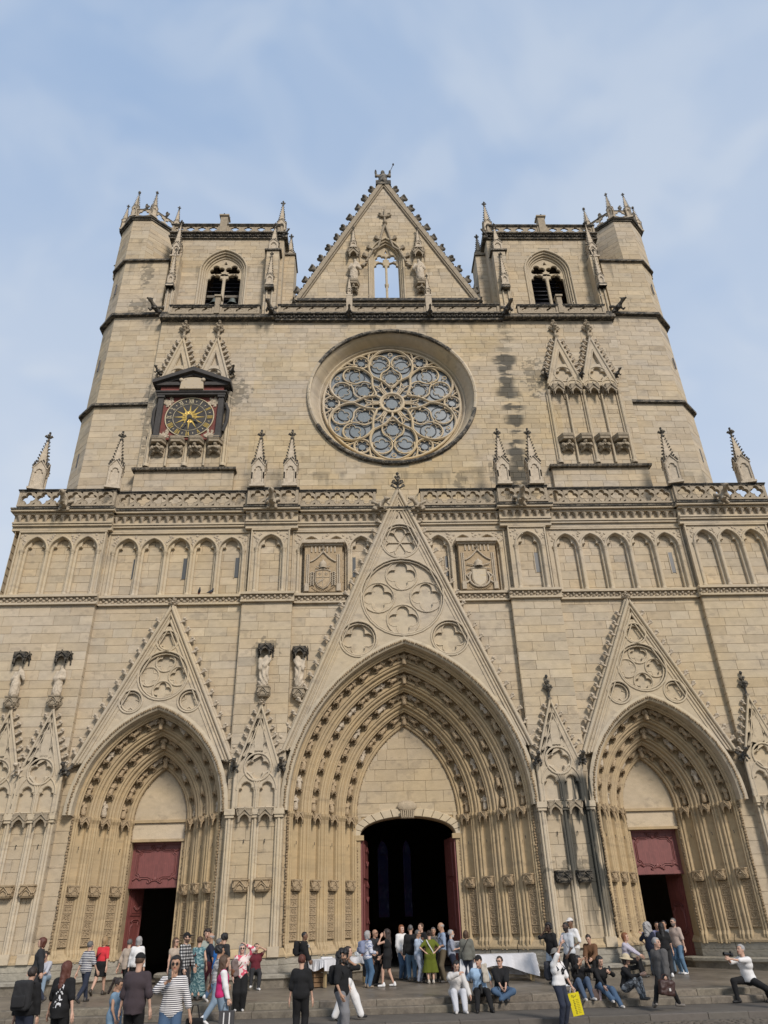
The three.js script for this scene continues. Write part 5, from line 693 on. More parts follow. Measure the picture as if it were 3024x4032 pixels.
  { const cp = new MB(); cp.box(s * 6.0 - .42, s * 6.0 + .42, 38.1, 38.25, -4.1, -2.6); for (const [x, w, z0, z1] of [[6.82, .5, -2, -1.35], [6.85, .26, -1.5, -1.12], [12.5, .24, -1.4, -1.0]]) cp.box(s * x - w, s * x + w, x === 6.82 ? 37.08 : 33.7, x === 6.82 ? 37.2 : 33.9, z0, z1); cp.build('buttress_cap', M.dark, bf, 1); const sh = new MB(); for (const x of [6.7, 7.0]) sh.tube([[s * x, 31.5, -1.4], [s * x, 33.8, -1.4]], .05, 6); for (const x of [12.38, 12.62]) sh.tube([[s * x, 31.6, -1.3], [s * x, 33.8, -1.3]], .05, 6); sh.build('shafts', M.stone, bf); }
  // window
  const wg = grp('belfry_window', cathedral), rv = new MB(); for (const [w, z, rr, rise] of [[ho, bz + .02, .07, 1.75], [ho - .12, bz - .08, .06, 1.62], [ho - .22, bz - .18, .05, 1.5], [hw + .02, bz - .3, .06, 1.38]]) rv.tube(ptArch(wx, 32.1, 36.0, w, rise, 12).slice(1).concat([[wx - w, 32.1]]).map(q => [q[0], q[1], z]), rr, 6); rv.build('reveal_moulding', M.stone, wg);
  { const pr = [[ho, bz + .0], [ho - .1, bz - .1], [ho - .2, bz - .2], [hw, bz - .32], [hw, bz - .5]], b = new MB(); for (let j = 0; j < pr.length - 1; j++) { const p = ptArch(wx, 32.1, 36, pr[j][0], 1.38 + (pr[j][0] - hw) * 1.1, 10).slice(1), q = ptArch(wx, 32.1, 36, pr[j + 1][0], 1.38 + (pr[j + 1][0] - hw) * 1.1, 10).slice(1); p.push([wx - pr[j][0], 32.1]); q.push([wx - pr[j + 1][0], 32.1]); for (let i = 0; i < p.length - 1; i++) b.quad([...p[i], pr[j][1]], [...p[i + 1], pr[j][1]], [...q[i + 1], pr[j + 1][1]], [...q[i], pr[j + 1][1]]); } b.build('reveal', M.stone, wg); }
  const wt = new MB(); const body = ptArch(wx, 32.12, 36.0, hw + .02, 1.36, 12), hs2 = [foil(4, wx - .47, 36.34, .45, PI / 2 + .3, 6), foil(4, wx + .47, 36.34, .45, PI / 2 - .3, 6), [[wx - .1, 36.85], [wx + .1, 36.85], [wx, 37.1]]]; for (const q of [-1, 1]) hs2.push(cuspArch(wx + q * .535, 32.2, 35.5, .45, .66)); wt.ext(body, bz - .46, bz - .32, hs2, .03); wt.tube([[wx, 32.1, bz - .39], [wx, 35.9, bz - .39]], .085, 8); wt.build('tracery', M.stone, wg);
  for (let y = 32.0; y < 37.2; y += .34) { const l = new MB(), q = y > 36 ? hw * .85 * Math.sqrt(clamp(1 - (y - 36) / 1.5)) + .2 : hw + .15; l.col = [.9, .9, 1]; l.quad([wx - q, y, bz - 1.4], [wx + q, y, bz - 1.4], [wx + q, y + .3, bz - 1.8], [wx - q, y + .3, bz - 1.8]); l.box(wx - q, wx + q, y - .03, y, bz - 1.43, bz - 1.38); l.build('louvre_slat', M.louvre ??= std({ color: C(.085, .088, .1), roughness: .7 }), wg, 1); }
  { const b = new MB(); b.box(wx - 1.1, wx + 1.1, 31.9, 37.6, -4.2, -4.1); b.build('louvre_backing', M.louvre, wg, 1); if (s < 0) { const w = new MB(); w.box(wx - hw, wx + hw, 34.66, 34.84, bz - 1.02, bz - .86); w.build('bell_beam', std({ color: C(.18, .16, .13) }), wg, 1); } }
  // cornice frieze, parapet
  const cr = new MB(), fr = new MB(), r = rng(33 + s), ico = new THREE.IcosahedronGeometry(.1, 0), xa = Math.min(s * 6.15, s * 13.3), xb = Math.max(s * 6.15, s * 13.3); cr.box(xa, xb, 38.72, 38.8, bz - .4, bz + .12); cr.box(xa, xb, 38.8, 39.05, bz - .4, bz + .08); cr.box(xa, xb, 39.05, 39.13, bz - .4, bz + .3); cr.build('cornice_moulding', M.dark, bf, 1); for (let x = xa; x < xb; x += .15) fr.add(ico, T(x, 38.92 + .04 * ((Math.round(x / .15)) % 2), bz + .14, [1.1, .9, .8], r() * 3, r() * 3)); fr.build('leaf_frieze', M.soot, bf, .6).userData.kind = 'stuff';
  balustrade(bf, s < 0 ? -13.2 : 10.1, s < 0 ? -10.25 : 13.2, 4, 39.13, 39.85, bz + .12); balustrade(bf, s < 0 ? -9.85 : 6.4, s < 0 ? -6.4 : 9.7, 4, 39.13, 39.85, bz + .12); const po = new MB(), px = s < 0 ? -10.05 : 9.9; po.box(px - .22, px + .22, 39.13, 40.55, bz - .1, bz + .3); po.box(px - .3, px + .3, 40.5, 40.62, bz - .18, bz + .38); po.lathe([[.34, 0], [.1, .22], [0, .25]], px, 40.62, bz + .1, 4); po.build('parapet_post', M.dark2, bf, 1);
  { const sb = new MB(); sb.box(s * 6.22 - .15, s * 6.22 + .15, 38.75, 39.1, -7, bz + .2); sb.build('side_cornice', M.dark, bf, 1); for (let k = 0; k < 4; k++) mesh('quatrefoil_panel', panelGeo(.75, .55, .14), M.carved, bf, [s * 6.3, 39.45, -2.7 - k * .75], [0, PI / 2, 0]); }
  // gallery in front of the belfry
  const ga = new MB(); ga.box(Math.min(s * 6.4, s * 12.7), Math.max(s * 6.4, s * 12.7), 31.08, 31.2, -2, -.85); ga.box(Math.min(s * 6.4, s * 12.7), Math.max(s * 6.4, s * 12.7), 31.2, 31.38, -2, -.92); ga.build('gallery_ledge', M.dark, cathedral, 1);
  balustrade(cathedral, s < 0 ? -12.2 : 9.85, s < 0 ? -9.75 : 12.2, 3, 31.38, 32.02, -1.0); balustrade(cathedral, s < 0 ? -9.45 : 7.25, s < 0 ? -7.25 : 9.55, 3, 31.38, 32.02, -1.0); const gp = new MB(), gx = s < 0 ? -9.6 : 9.7; gp.box(gx - .14, gx + .14, 31.38, 32.7, -1.15, -.85); gp.box(gx - .2, gx + .2, 32.62, 32.74, -1.22, -.78); gp.lathe([[.2, 0], [.06, .14], [0, .16]], gx, 32.74, -1, 6); gp.build('gallery_post', M.dark2, cathedral, 1);
}
{ // middle gallery and gable
  const ga = new MB(), fr = new MB(), r = rng(88), ico = new THREE.IcosahedronGeometry(.095, 0); ga.box(-6.35, 6.35, 30.98, 31.08, -2, -.98); ga.box(-6.35, 6.35, 31.08, 31.36, -2, -1.02); ga.box(-6.4, 6.4, 31.36, 31.46, -2.2, -.85); ga.build('gallery_ledge', M.dark, cathedral, 1); for (let x = -6.3; x < 6.3; x += .14) fr.add(ico, T(x, 31.2 + .04 * ((Math.round(x / .14)) % 2), -.95, [1.1, .9, .8], r() * 3, r() * 3)); const fo = fr.build('leaf_frieze', M.soot, cathedral, .6); fo.userData.kind = 'stuff';
  for (const [a, b, n] of [[-6.2, -2.4, 5], [-2.08, 2.08, 5], [2.4, 6.2, 5]]) balustrade(cathedral, a, b, n, 31.46, 32.06, -1.0);
  for (const s of [-1, 1]) { const p = new MB(); p.box(s * 2.24 - .17, s * 2.24 + .17, 31.4, 32.75, -1.17, -.83); p.build('gallery_post', M.carved, cathedral, .8); pinnacle(cathedral, s * 2.24, 32.7, -1, .32, .5, 1.2); gargoyle(s * 2.24, 31.25, -.9, 0, .6, M.soot); }
  const g = grp('gable', cathedral), z = -2.2, A = 44.4, S = (44.4 - 33.75) / 5.25, hx = y => (A - y) / S, mb = new MB(), bk = new MB();
  const hole = ptArch(0, 33.8, 37.3, .8, 1.3, 10), holeO = ptArch(0, 33.8, 37.3, 1.05, 1.75, 10);
  bk.ext([[-5.25, 33.7], [5.25, 33.7], [0, A]], z - .55, z - .021, [holeO.map(q => [q[0], Math.max(q[1], 33.72)])]); bk.box(-5.7, 5.7, 30.9, 33.7, z - .5, z + .008); bk.build('masonry_core', M.joint, g, 1);
  const win = (a, iv) => { const w = 1.02, rise = 1.72, R = (rise * rise + w * w) / (2 * w), c = R - w, h = a - 37.3, q = h <= 0 ? w : h > rise ? -1 : Math.sqrt(R * R - h * h) - c; return q > 0 && a > 33.5 ? subtract(iv, -q, q) : iv; };
  ashlar(mb, g, M.stone, { seed: 3001, y0: 33.75, y1: 44.2, z, h0: .28, h1: .38, w0: .4, w1: .95, mask: (a, b) => win(a, [[-hx(b), hx(b)]]) }); ashlar(mb, g, M.stone, { seed: 3002, y0: 31, y1: 33.55, z: z + .03, mask: solid(-5.7, 5.7) });
  mb.build('stone_courses', M.stone, g).userData.kind = 'stuff';
  const ld = new MB(); ld.box(-5.3, 5.3, 33.55, 33.75, z - .3, z + .18); ld.build('ledge', M.dark, g, 1);
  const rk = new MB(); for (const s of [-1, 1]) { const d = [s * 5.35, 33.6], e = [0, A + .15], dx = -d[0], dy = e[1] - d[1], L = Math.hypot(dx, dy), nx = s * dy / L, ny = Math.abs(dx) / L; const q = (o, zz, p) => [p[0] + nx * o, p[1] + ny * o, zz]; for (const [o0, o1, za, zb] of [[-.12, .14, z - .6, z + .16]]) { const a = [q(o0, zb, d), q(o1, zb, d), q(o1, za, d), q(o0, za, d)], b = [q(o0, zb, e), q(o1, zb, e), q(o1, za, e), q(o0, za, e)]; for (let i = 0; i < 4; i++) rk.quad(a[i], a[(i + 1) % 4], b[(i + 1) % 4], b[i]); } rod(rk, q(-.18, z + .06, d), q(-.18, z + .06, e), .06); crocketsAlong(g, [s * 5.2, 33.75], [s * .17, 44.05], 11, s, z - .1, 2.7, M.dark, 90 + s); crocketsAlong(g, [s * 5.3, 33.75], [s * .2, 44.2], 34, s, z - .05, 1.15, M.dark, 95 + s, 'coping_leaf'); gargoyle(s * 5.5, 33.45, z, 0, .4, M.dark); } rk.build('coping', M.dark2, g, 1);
  // open window against the sky
  const w = grp('gable_window', cathedral), rv = new MB(); for (const [hwid, zz, rr, rise] of [[1.05, z + .04, .07, 1.75], [.95, z - .06, .06, 1.6], [.86, z - .16, .05, 1.45]]) rv.tube(ptArch(0, 33.78, 37.3, hwid, rise, 12).slice(1).concat([[-hwid, 33.78]]).map(q => [q[0], q[1], zz]), rr, 6);
  { const pr = [[1.05, z, 1.75], [.95, z - .1, 1.6], [.86, z - .2, 1.45], [.8, z - .3, 1.36], [.8, z - .55, 1.36]]; for (let j = 0; j < pr.length - 1; j++) { const L = k => { const p = ptArch(0, 33.76, 37.3, pr[k][0], pr[k][2], 10).slice(1); p.push([-pr[k][0], 33.76]); return p; }, p = L(j), q = L(j + 1); for (let i = 0; i < p.length - 1; i++) rv.quad([...p[i], pr[j][1]], [...p[i + 1], pr[j][1]], [...q[i + 1], pr[j + 1][1]], [...q[i], pr[j + 1][1]]); } } rv.build('reveal_moulding', M.stone, w);
  const tr = new MB(); const hs = [foil(4, -.36, 37.6, .33, PI / 2 + .3, 6), foil(4, .36, 37.6, .33, PI / 2 - .3, 6), [[-.09, 38.1], [.09, 38.1], [0, 38.36]]]; for (const q of [-1, 1]) hs.push(cuspArch(q * .405, 33.85, 36.85, .335, .55)); tr.ext(ptArch(0, 33.78, 37.3, .82, 1.36, 12), z - .45, z - .3, hs, .03); tr.build('tracery', M.stone, w); const mu = new MB(); mu.tube([[0, 33.7, z - .38], [0, 36.7, z - .38]], .075, 8); mu.lathe([[.08, 0], [.13, .05], [.1, .12], [.14, .2], [.08, .25]], 0, 35.2, z - .38, 8); mu.build('mullion', M.stone, w);
  const og = new MB(); for (const s of [-1, 1]) { const p = []; for (let i = 0; i <= 12; i++) { const t = i / 12; p.push([s * mix(1.22, 0, Math.pow(t, 1.1)) * (1 - .12 * Math.sin(PI * t) + .18 * Math.sin(PI * t) * (t < .5 ? 1 : -1)), mix(36.9, 40.3, t * t * .45 + t * .55), z + .1]); } og.tube(p, .07, 6); for (const i of [2, 5, 8]) og.add(CROCKET[i % 3], T(p[i][0], p[i][1], z + .1, [s * 1.7, 1.7, 1.7])); og.add(CROCKET[1], T(s * 1.22, 36.75, z + .1, [s * 1.5, -1.5, 1.5])); } og.tube([[0, 40.2, z + .1], [0, 41.7, z + .1]], .06, 6); for (const s of [-1, 1]) og.add(CROCKET[0], T(0, 41.0, z + .1, [s * 2, 1.6, 1.6])); og.lathe([[.06, 0], [.17, .06], [.06, .12]], 0, 40.35, z + .1, 8); og.build('ogee_hood', M.dark2, w, .8);
}
// paired niches of the rose wall
function doubleNiche(cx, open) {
  const g = grp('paired_niche', cathedral), z = UZ, W = 1.86;
  const co = new MB(); for (let i = 0; i < 5; i++) { const x = cx - W + i * W / 2, main = i % 2 === 0; co.tube([[x, 21.45, z + .08], [x, 25.75, z + .08]], main ? .085 : .06, 8); if (main) { co.tube([[x - .12, 21.45, z + .04], [x - .12, 25.75, z + .04]], .045, 6); co.tube([[x + .12, 21.45, z + .04], [x + .12, 25.75, z + .04]], .045, 6); co.lathe([[.14, 0], [.14, .12], [.1, .2]], x, 21.42, z + .08, 8); co.lathe([[.08, 0], [.15, .15], [.16, .25]], x, 25.72, z + .08, 8); } } co.build('shafts', M.stone, g);
  for (let i = 0; i < 4; i++) { const x = cx - W + (i + .5) * W / 2; if (open) mesh('canopy', HOOD, M.dark2, g, [x, 25.55, z + .02], null, [.72, .62, .85]); // consoles carried by crouching figures
    const k = mesh('console', CONS[i], M.dark2, g, [x, 22.15, z], null, [.72, .8, .8]); }
  for (const s of [-1, 1]) { const ax = cx + s * W / 2, hw = W / 2, ap = 29.65, fy = 26.35, o = [[ax - hw, fy], [ax + hw, fy], [ax, ap]]; const b = new MB(); const holes = [foil(4, ax, 27.02, .46, PI / 2, 6), [[ax - .2, 27.75], [ax + .2, 27.75], [ax, 28.6]]]; b.ext([[ax - hw, 26.2], [ax + hw, 26.2], [ax + hw, fy], [ax, ap], [ax - hw, fy]], z, z + .2, holes, .03); b.build('gable_face', M.stone, g); const k = new MB(); k.ext(o, z - .02, z + .06); k.build('gable_backing', M.stone, g); const t = new MB(); ringTube(t, ax, 27.02, .5, z + .21, .04, 20); for (const q of [-1, 1]) { rod(t, [ax + q * hw, fy, z + .2], [ax, ap, z + .2], .07); rod(t, [ax + q * (hw - .3), fy, z + .2], [ax, ap - .9, z + .2], .04); t.tube(ptArch(ax + q * hw / 2, 26.2, 26.22, hw / 2 - .05, .4, 6).slice(2).map(p => [p[0], p[1], z + .2]), .045, 5); } t.build('tracery_moulding', M.stone, g); for (const q of [-1, 1]) crocketsAlong(g, [ax + q * (hw + .0), fy + .5], [ax + q * .1, ap - .15], 8, q, z + .12, 1.2, M.carved, 40 + q + s); mesh('finial', FINIAL, M.dark2, g, [ax, ap - .1, z + .12], null, [1.5, 1.65, 1.5]); }
  for (const q of [-1, 0, 1]) if (open || q) gargoyle(cx + q * W, 26.9 + (open ? 0 : .3), z + .1, q * .35, .55, M.soot);
}
const CONS = [1, 2, 3, 4].map(v => { const b = new MB(), f = fin(net((x, y, z) => { let d = capD(x, y, z, [-.25, .3, .2], [.25, .3, .2], .22, .22); d = smin(d, Math.hypot(x - .1 * Math.sin(v * 2), y - .52, z - .42) - .13, .06); for (const s of [-1, 1]) { d = smin(d, capD(x, y, z, [s * .35, .45, .25], [s * .3, .2, .45], .09, .08), .05); d = smin(d, capD(x, y, z, [s * .3, .2, .45], [s * .06, .28, .5], .08, .07), .05); d = smin(d, capD(x, y, z, [s * .2, .12, .3], [s * .34, .0, .12], .12, .1), .06); } return d + .035 * Math.sin((x * 1.2 + y * (v % 2 ? 1 : -1.4) + z) * 26) * .6 + .03 * noise3(x * 12 + v * 3, y * 12, z * 12); }, [-.62, -.22, -.1], [.62, .8, .78], .04), .8); b.add(f); const P = [[-.6, 0], [-.6, .2], [-.36, .66], [.36, .66], [.6, .2], [.6, 0]], S = (k, y) => P.map(q => [q[0] * k, y, q[1] * k]); const L = [S(.9, .64), S(.92, .78), S(1, .84), S(1.04, 1)]; for (let i = 0; i < 3; i++) for (let k = 0; k < 5; k++) b.quad(L[i][k], L[i][k + 1], L[i + 1][k + 1], L[i + 1][k]); for (const q of [L[0], L[3]]) for (let k = 1; k < 5; k++) b.tri(q[0], q[k], q[Math.min(5, k + 1)]); return b.geo(.8); });
doubleNiche(-10.33, false); doubleNiche(10.1, true);
{ // dark nave behind the doors, closed on all sides
  const nv = grp('nave', cathedral), b = new MB(); b.box(-16.8, 16.8, 17.6, 18.1, -62, -3.2); b.box(-16.8, -13, -.4, 17.8, -62, -3.2); b.box(13, 16.8, -.4, 17.8, -62, -3.2); b.build('nave_walls', M.nave = std({ color: C(.4, .35, .27) }), nv, 1);
  const fl = new MB(); fl.box(-13, 13, -.4, .17, -62, -3.15); fl.build('nave_floor', std({ color: C(.26, .24, .21), roughness: .5 }), nv, 1);
  const L = [[.35, .6], [3.05, .48], [-2.4, .48]], ew = new MB(); ew.ext([[-13, -.3], [13, -.3], [13, 17.8], [-13, 17.8]], -62, -60, L.map(([x, w]) => ptArch(x, 2.2, 8.6, w, 1.3, 8))); ew.build('apse_wall', M.nave, nv, 1);
  const sg = tex(256, 1024, (i, j) => { const u = i / 256, v = j / 1024, cx = Math.floor(u * 8 + 1.5 * pn(u * 8, v * 32, 8)), cy = Math.floor(v * 34 + 1.5 * pn(u * 8 + 3, v * 32, 8)), h = NL[(cx * 37 + cy * 101) & 65535], e = Math.min((u * 8) % 1, (v * 34) % 1) < .14 || v * 5 % 1 < .05; if (e) return [.002, .002, .003]; return (h < .6 ? [.0028, .0028, .009] : h < .8 ? [.008, .003, .009] : h < .92 ? [.006, .006, .011] : [.012, .012, .018]); });
  M.stained = new THREE.MeshPhysicalMaterial({ map: sg, transmission: 1, thickness: 0, roughness: .4, vertexColors: true }); L.forEach(([x, w]) => { const p = new MB(); p.quad([x - w, 2.2, -61], [x + w, 2.2, -61], [x + w, 9.9, -61], [x - w, 9.9, -61]); const o = p.build('stained_glass', M.stained, nv, 1), uv = o.geometry.attributes.uv; for (let i = 0; i < uv.count; i++) uv.setXY(i, (o.geometry.attributes.position.getX(i) - x + w) / (2 * w), (o.geometry.attributes.position.getY(i) - 2.2) / 7.7); });
  const pewM = std({ color: C(.09, .05, .028), roughness: .6 }); for (let k = 0; k < 5; k++) { const z = -7 - k * 1.2; for (const s of [-1, 1]) { const pw = new MB(); pw.box(s * 2.9 - 1.6, s * 2.9 + 1.6, .5, .6, z - .25, z + .2); pw.box(s * 2.9 - 1.6, s * 2.9 + 1.6, .2, 1.1, z - .3, z - .25); pw.build('pew', pewM, nv, 1); } }
}
// ---------- people ----------
const matCache = {}; function cloth(c, o = {}) { const k = JSON.stringify([c, o]); return matCache[k] ??= new THREE.MeshStandardMaterial({ color: C(...c), roughness: .92, bumpMap: grainBump, bumpScale: .004, ...o }); }
const SKIN = { pale: [.56, .36, .27], fair: [.5, .31, .22], tan: [.38, .22, .14], brown: [.16, .085, .05], dark: [.07, .038, .024] };
const HAIRC = { black: [.012, .011, .011], dark: [.03, .02, .015], brown: [.075, .042, .024], auburn: [.09, .028, .016], red: [.2, .075, .03], blond: [.3, .2, .1], grey: [.3, .29, .28], white: [.5, .49, .47], dgrey: [.11, .105, .1] };
const M_SKIN = new THREE.MeshStandardMaterial({ vertexColors: true, roughness: .62 });
const ell = (x, y, z, cx, cy, cz, rx, ry, rz) => { const a = (x - cx) / rx, b = (y - cy) / ry, c = (z - cz) / rz, k = Math.sqrt(a * a + b * b + c * c); return (k - 1) * Math.min(rx, ry, rz); };
const HEAD = net((x, y, z) => { // face toward +z, centre of skull at 0, about 0.23 m tall
  let d = ell(x, y, z, 0, .025, -.008, .077, .088, .095); d = smin(d, ell(x, y, z, 0, -.035, .022, .058, .078, .068), .04); d = smin(d, capD(x, y, z, [0, -.085, .045], [0, -.09, .062], .03, .024), .03); d = smin(d, capD(x, y, z, [0, .016, .084], [0, -.026, .105], .009, .013), .014); d = smin(d, capD(x, y, z, [-.03, .032, .078], [.03, .032, .078], .012, .012), .016);
  for (const s of [-1, 1]) { d = smin(d, ell(x, y, z, s * .078, -.008, -.008, .011, .031, .02), .01); d = Math.max(d, -(Math.hypot(x - s * .031, y - .01, z - .1) - .014)); d = smin(d, Math.hypot(x - s * .031, y - .01, z - .079) - .0135, .003); }
  d = smin(d, capD(x, y, z, [-.018, -.056, .082], [.018, -.056, .082], .009, .009), .008); d = smin(d, capD(x, y, z, [0, -.06, -.02], [0, -.15, -.03], .05, .052), .03); return d;
}, [-.11, -.17, -.13], [.11, .14, .14], .0115);
function handNet(curl) { return net((x, y, z) => { // wrist at 0, fingers along -y, palm toward +z, thumb at +x
  let d = smin(capD(x, y, z, [-.018, -.03, 0], [-.026, -.085, 0], .02, .018), capD(x, y, z, [.018, -.03, 0], [.022, -.085, 0], .02, .018), .03); d = smin(d, capD(x, y, z, [0, .02, 0], [0, -.03, 0], .024, .024), .02);
  [[-.034, .055, .0085], [-.013, .07, .0092], [.009, .076, .0095], [.03, .068, .009]].forEach(([fx, L, r]) => { const a = [fx * .9, -.09, 0], b = [fx * 1.05, -.09 - L * .5 * Math.cos(curl * .6), L * .5 * Math.sin(curl * .6)], c = [fx * 1.05, b[1] - L * .5 * Math.cos(curl * 1.5), b[2] + L * .5 * Math.sin(curl * 1.5)]; d = smin(d, Math.min(capD(x, y, z, a, b, r, r), capD(x, y, z, b, c, r, r * .85)), .004); });
  d = smin(d, Math.min(capD(x, y, z, [.03, -.035, .005], [.052, -.07, .02], .0125, .011), capD(x, y, z, [.052, -.07, .02], [.05, -.1, .03], .011, .009)), .008); return d;
}, [-.06, -.19, -.04], [.08, .04, .11], .009); }
const HANDS = [handNet(.35), handNet(1.2)];
const SHOE = (() => { const g = net((x, y, z) => { let d = capD(x, y, z, [0, .035, -.05], [0, .028, .13], .042, .036); d = smin(d, capD(x, y, z, [0, .05, -.055], [0, .1, -.045], .045, .042), .04); return Math.max(d, -y); }, [-.07, -.03, -.12], [.07, .16, .2], .017); return fin(g, .3); })();
const hairCache = {};
function hairGeo(style) { return hairCache[style] ??= (() => {
  const nz = (x, y, z, f, a) => a * noise3(x * f, y * f, z * f) * 2; const shell = (x, y, z, t) => { let d = ell(x, y, z, 0, .03, -.014, .081 + t, .094 + t, .1 + t); const face = Math.max(-(z - .03 - .5 * Math.max(0, y - .045)), y - .075, -1); return Math.max(d, -Math.max(.038 - z, y - .07)); };
  const F = {
    short: (x, y, z) => Math.max(shell(x, y, z, .007), -(y + .045)) + nz(x, y, z, 40, .006), buzz: (x, y, z) => Math.max(shell(x, y, z, .001), -(y + .03)), fringe: (x, y, z) => Math.max(shell(x, y, z, .003), y - .045, -(y + .04)),
    curly: (x, y, z) => Math.max(shell(x, y, z, .03), -(y + .04)) + nz(x, y, z, 45, .02), bob: (x, y, z) => { let d = shell(x, y, z, .014); for (const s of [-1, 1]) d = smin(d, capD(x, y, z, [s * .07, .02, -.02], [s * .078, -.1, -.01], .03, .028), .03); d = smin(d, capD(x, y, z, [0, .02, -.07], [0, -.1, -.06], .055, .05), .04); return d + nz(x, y, z, 40, .007); },
    long: (x, y, z) => { let d = shell(x, y, z, .013); for (const s of [-1, 1]) d = smin(d, capD(x, y, z, [s * .068, .02, -.03], [s * .085, -.27, -.02], .03, .03), .03); d = smin(d, capD(x, y, z, [0, .02, -.07], [0, -.3, -.1], .06, .065), .05); return d + nz(x, y, z, 35, .009); },
    mane: (x, y, z) => { let d = shell(x, y, z, .045); for (const s of [-1, 1]) d = smin(d, capD(x, y, z, [s * .1, .02, -.03], [s * .13, -.2, -.02], .05, .05), .05); d = smin(d, capD(x, y, z, [0, .02, -.08], [0, -.24, -.1], .1, .1), .06); return d + nz(x, y, z, 32, .03); },
    pony: (x, y, z) => { let d = shell(x, y, z, .008); d = smin(d, capD(x, y, z, [0, .07, -.1], [0, .04, -.16], .025, .035), .02); d = smin(d, capD(x, y, z, [0, .04, -.16], [.01, -.26, -.17], .036, .03), .03); return d + nz(x, y, z, 35, .01); },
    bun: (x, y, z) => smin(shell(x, y, z, .008), Math.hypot(x, y - .06, z + .115) - .04, .02) + nz(x, y, z, 40, .006),
  }[style]; const lo = { long: -.4, mane: -.36, pony: -.34, bob: -.2 }[style] ?? -.1; return fin(net(F, [-.2, lo, -.24], [.2, .19, .14], .0155), .25); })(); }
const CAP = fin(net((x, y, z) => { let d = Math.max(ell(x, y, z, 0, .04, -.01, .092, .1, .108), .045 - y); d = Math.min(d, Math.max(ell(x, y, z, 0, .05, .1, .075, .016, .085), -(z - .06))); return d; }, [-.13, 0, -.15], [.13, .17, .21], .015), .3), STRAW = fin(net((x, y, z) => { let d = Math.max(ell(x, y, z, 0, .05, -.01, .1, .1, .112), .04 - y); const r = Math.hypot(x, z + .0); d = Math.min(d, Math.max(Math.abs(y - .045 + .35 * Math.max(0, r - .1)) - .008, r - .185)); return d; }, [-.22, -.04, -.22], [.22, .18, .22], .015), .1);
const GLASSES = (() => { const b = new MB(); for (const s of [-1, 1]) { b.add(new THREE.CylinderGeometry(.022, .02, .006, 10), T(s * .031, .01, .1, 1, 0, 0, PI / 2)); b.tube([[s * .05, .014, .097], [s * .08, .012, .06], [s * .085, .01, -.01]], .003, 4); } b.tube([[-.012, .014, .102], [.012, .014, .102]], .003, 4); return b.geo(1); })();
const PAT = {
  stripeNavy: () => tex(8, 64, (i, j) => j % 32 < 13 ? [.7, .68, .64] : [.02, .025, .06]), stripeBlack: () => tex(8, 64, (i, j) => j % 32 < 17 ? [.72, .7, .67] : [.015, .015, .03]),
  plaid: () => tex(64, 64, (i, j) => { const a = i % 32 < 15, b = j % 32 < 15; return a && b ? [.55, .54, .52] : a || b ? [.1, .1, .1] : [.012, .012, .014]; }), floral: () => tex(128, 128, (i, j) => { const n = pf(i / 128, j / 128, 9), m = pf(i / 128 + .4, j / 128, 16); return n > .54 ? [.25, .36, .36] : m > .55 ? [.03, .08, .1] : [.07, .16, .18]; }),
  tiedye: () => tex(128, 128, (i, j) => pf(i / 128, j / 128, 5) > .56 ? [.55, .08, .12] : [.68, .58, .54]), check: () => tex(32, 32, (i, j) => (i % 8 < 2 || j % 8 < 2) ? [.1, .12, .18] : [.36, .38, .42]), tweed: () => tex(64, 64, (i, j) => { const t = .5 + .9 * NL[(i * 31 + j * 77) & 65535]; return [.085 * t, .082 * t, .08 * t]; }), print: () => tex(64, 64, (i, j) => pf(i / 64, j / 64, 8) > .56 ? [.16, .2, .34] : [.55, .56, .6]), camo: () => tex(64, 64, (i, j) => pf(i / 64, j / 64, 6) > .5 ? [.2, .22, .24] : [.05, .055, .06]),
};
const patCache = {}; function patMat(n) { return patCache[n] ??= new THREE.MeshStandardMaterial({ map: PAT[n](), roughness: .92 }); }
const PT = { stripeNavy: .085, stripeBlack: .06, plaid: .16, floral: .3, tiedye: .5, check: .08, tweed: .1, print: .2, camo: .4 };
function ik(a, t, l1, l2, pole) { const d = V3(t).sub(V3(a)), L = Math.min(d.length(), (l1 + l2) * .999); d.normalize(); const x = (l1 * l1 - l2 * l2 + L * L) / (2 * L), h = Math.sqrt(Math.max(0, l1 * l1 - x * x)), p = V3(pole); p.addScaledVector(d, -p.dot(d)).normalize(); const m = V3(a).addScaledVector(d, x).addScaledVector(p, h), e = V3(a).addScaledVector(d, L); return [m.toArray(), e.toArray()]; }
const personGroupName = 'people in front of the cathedral';
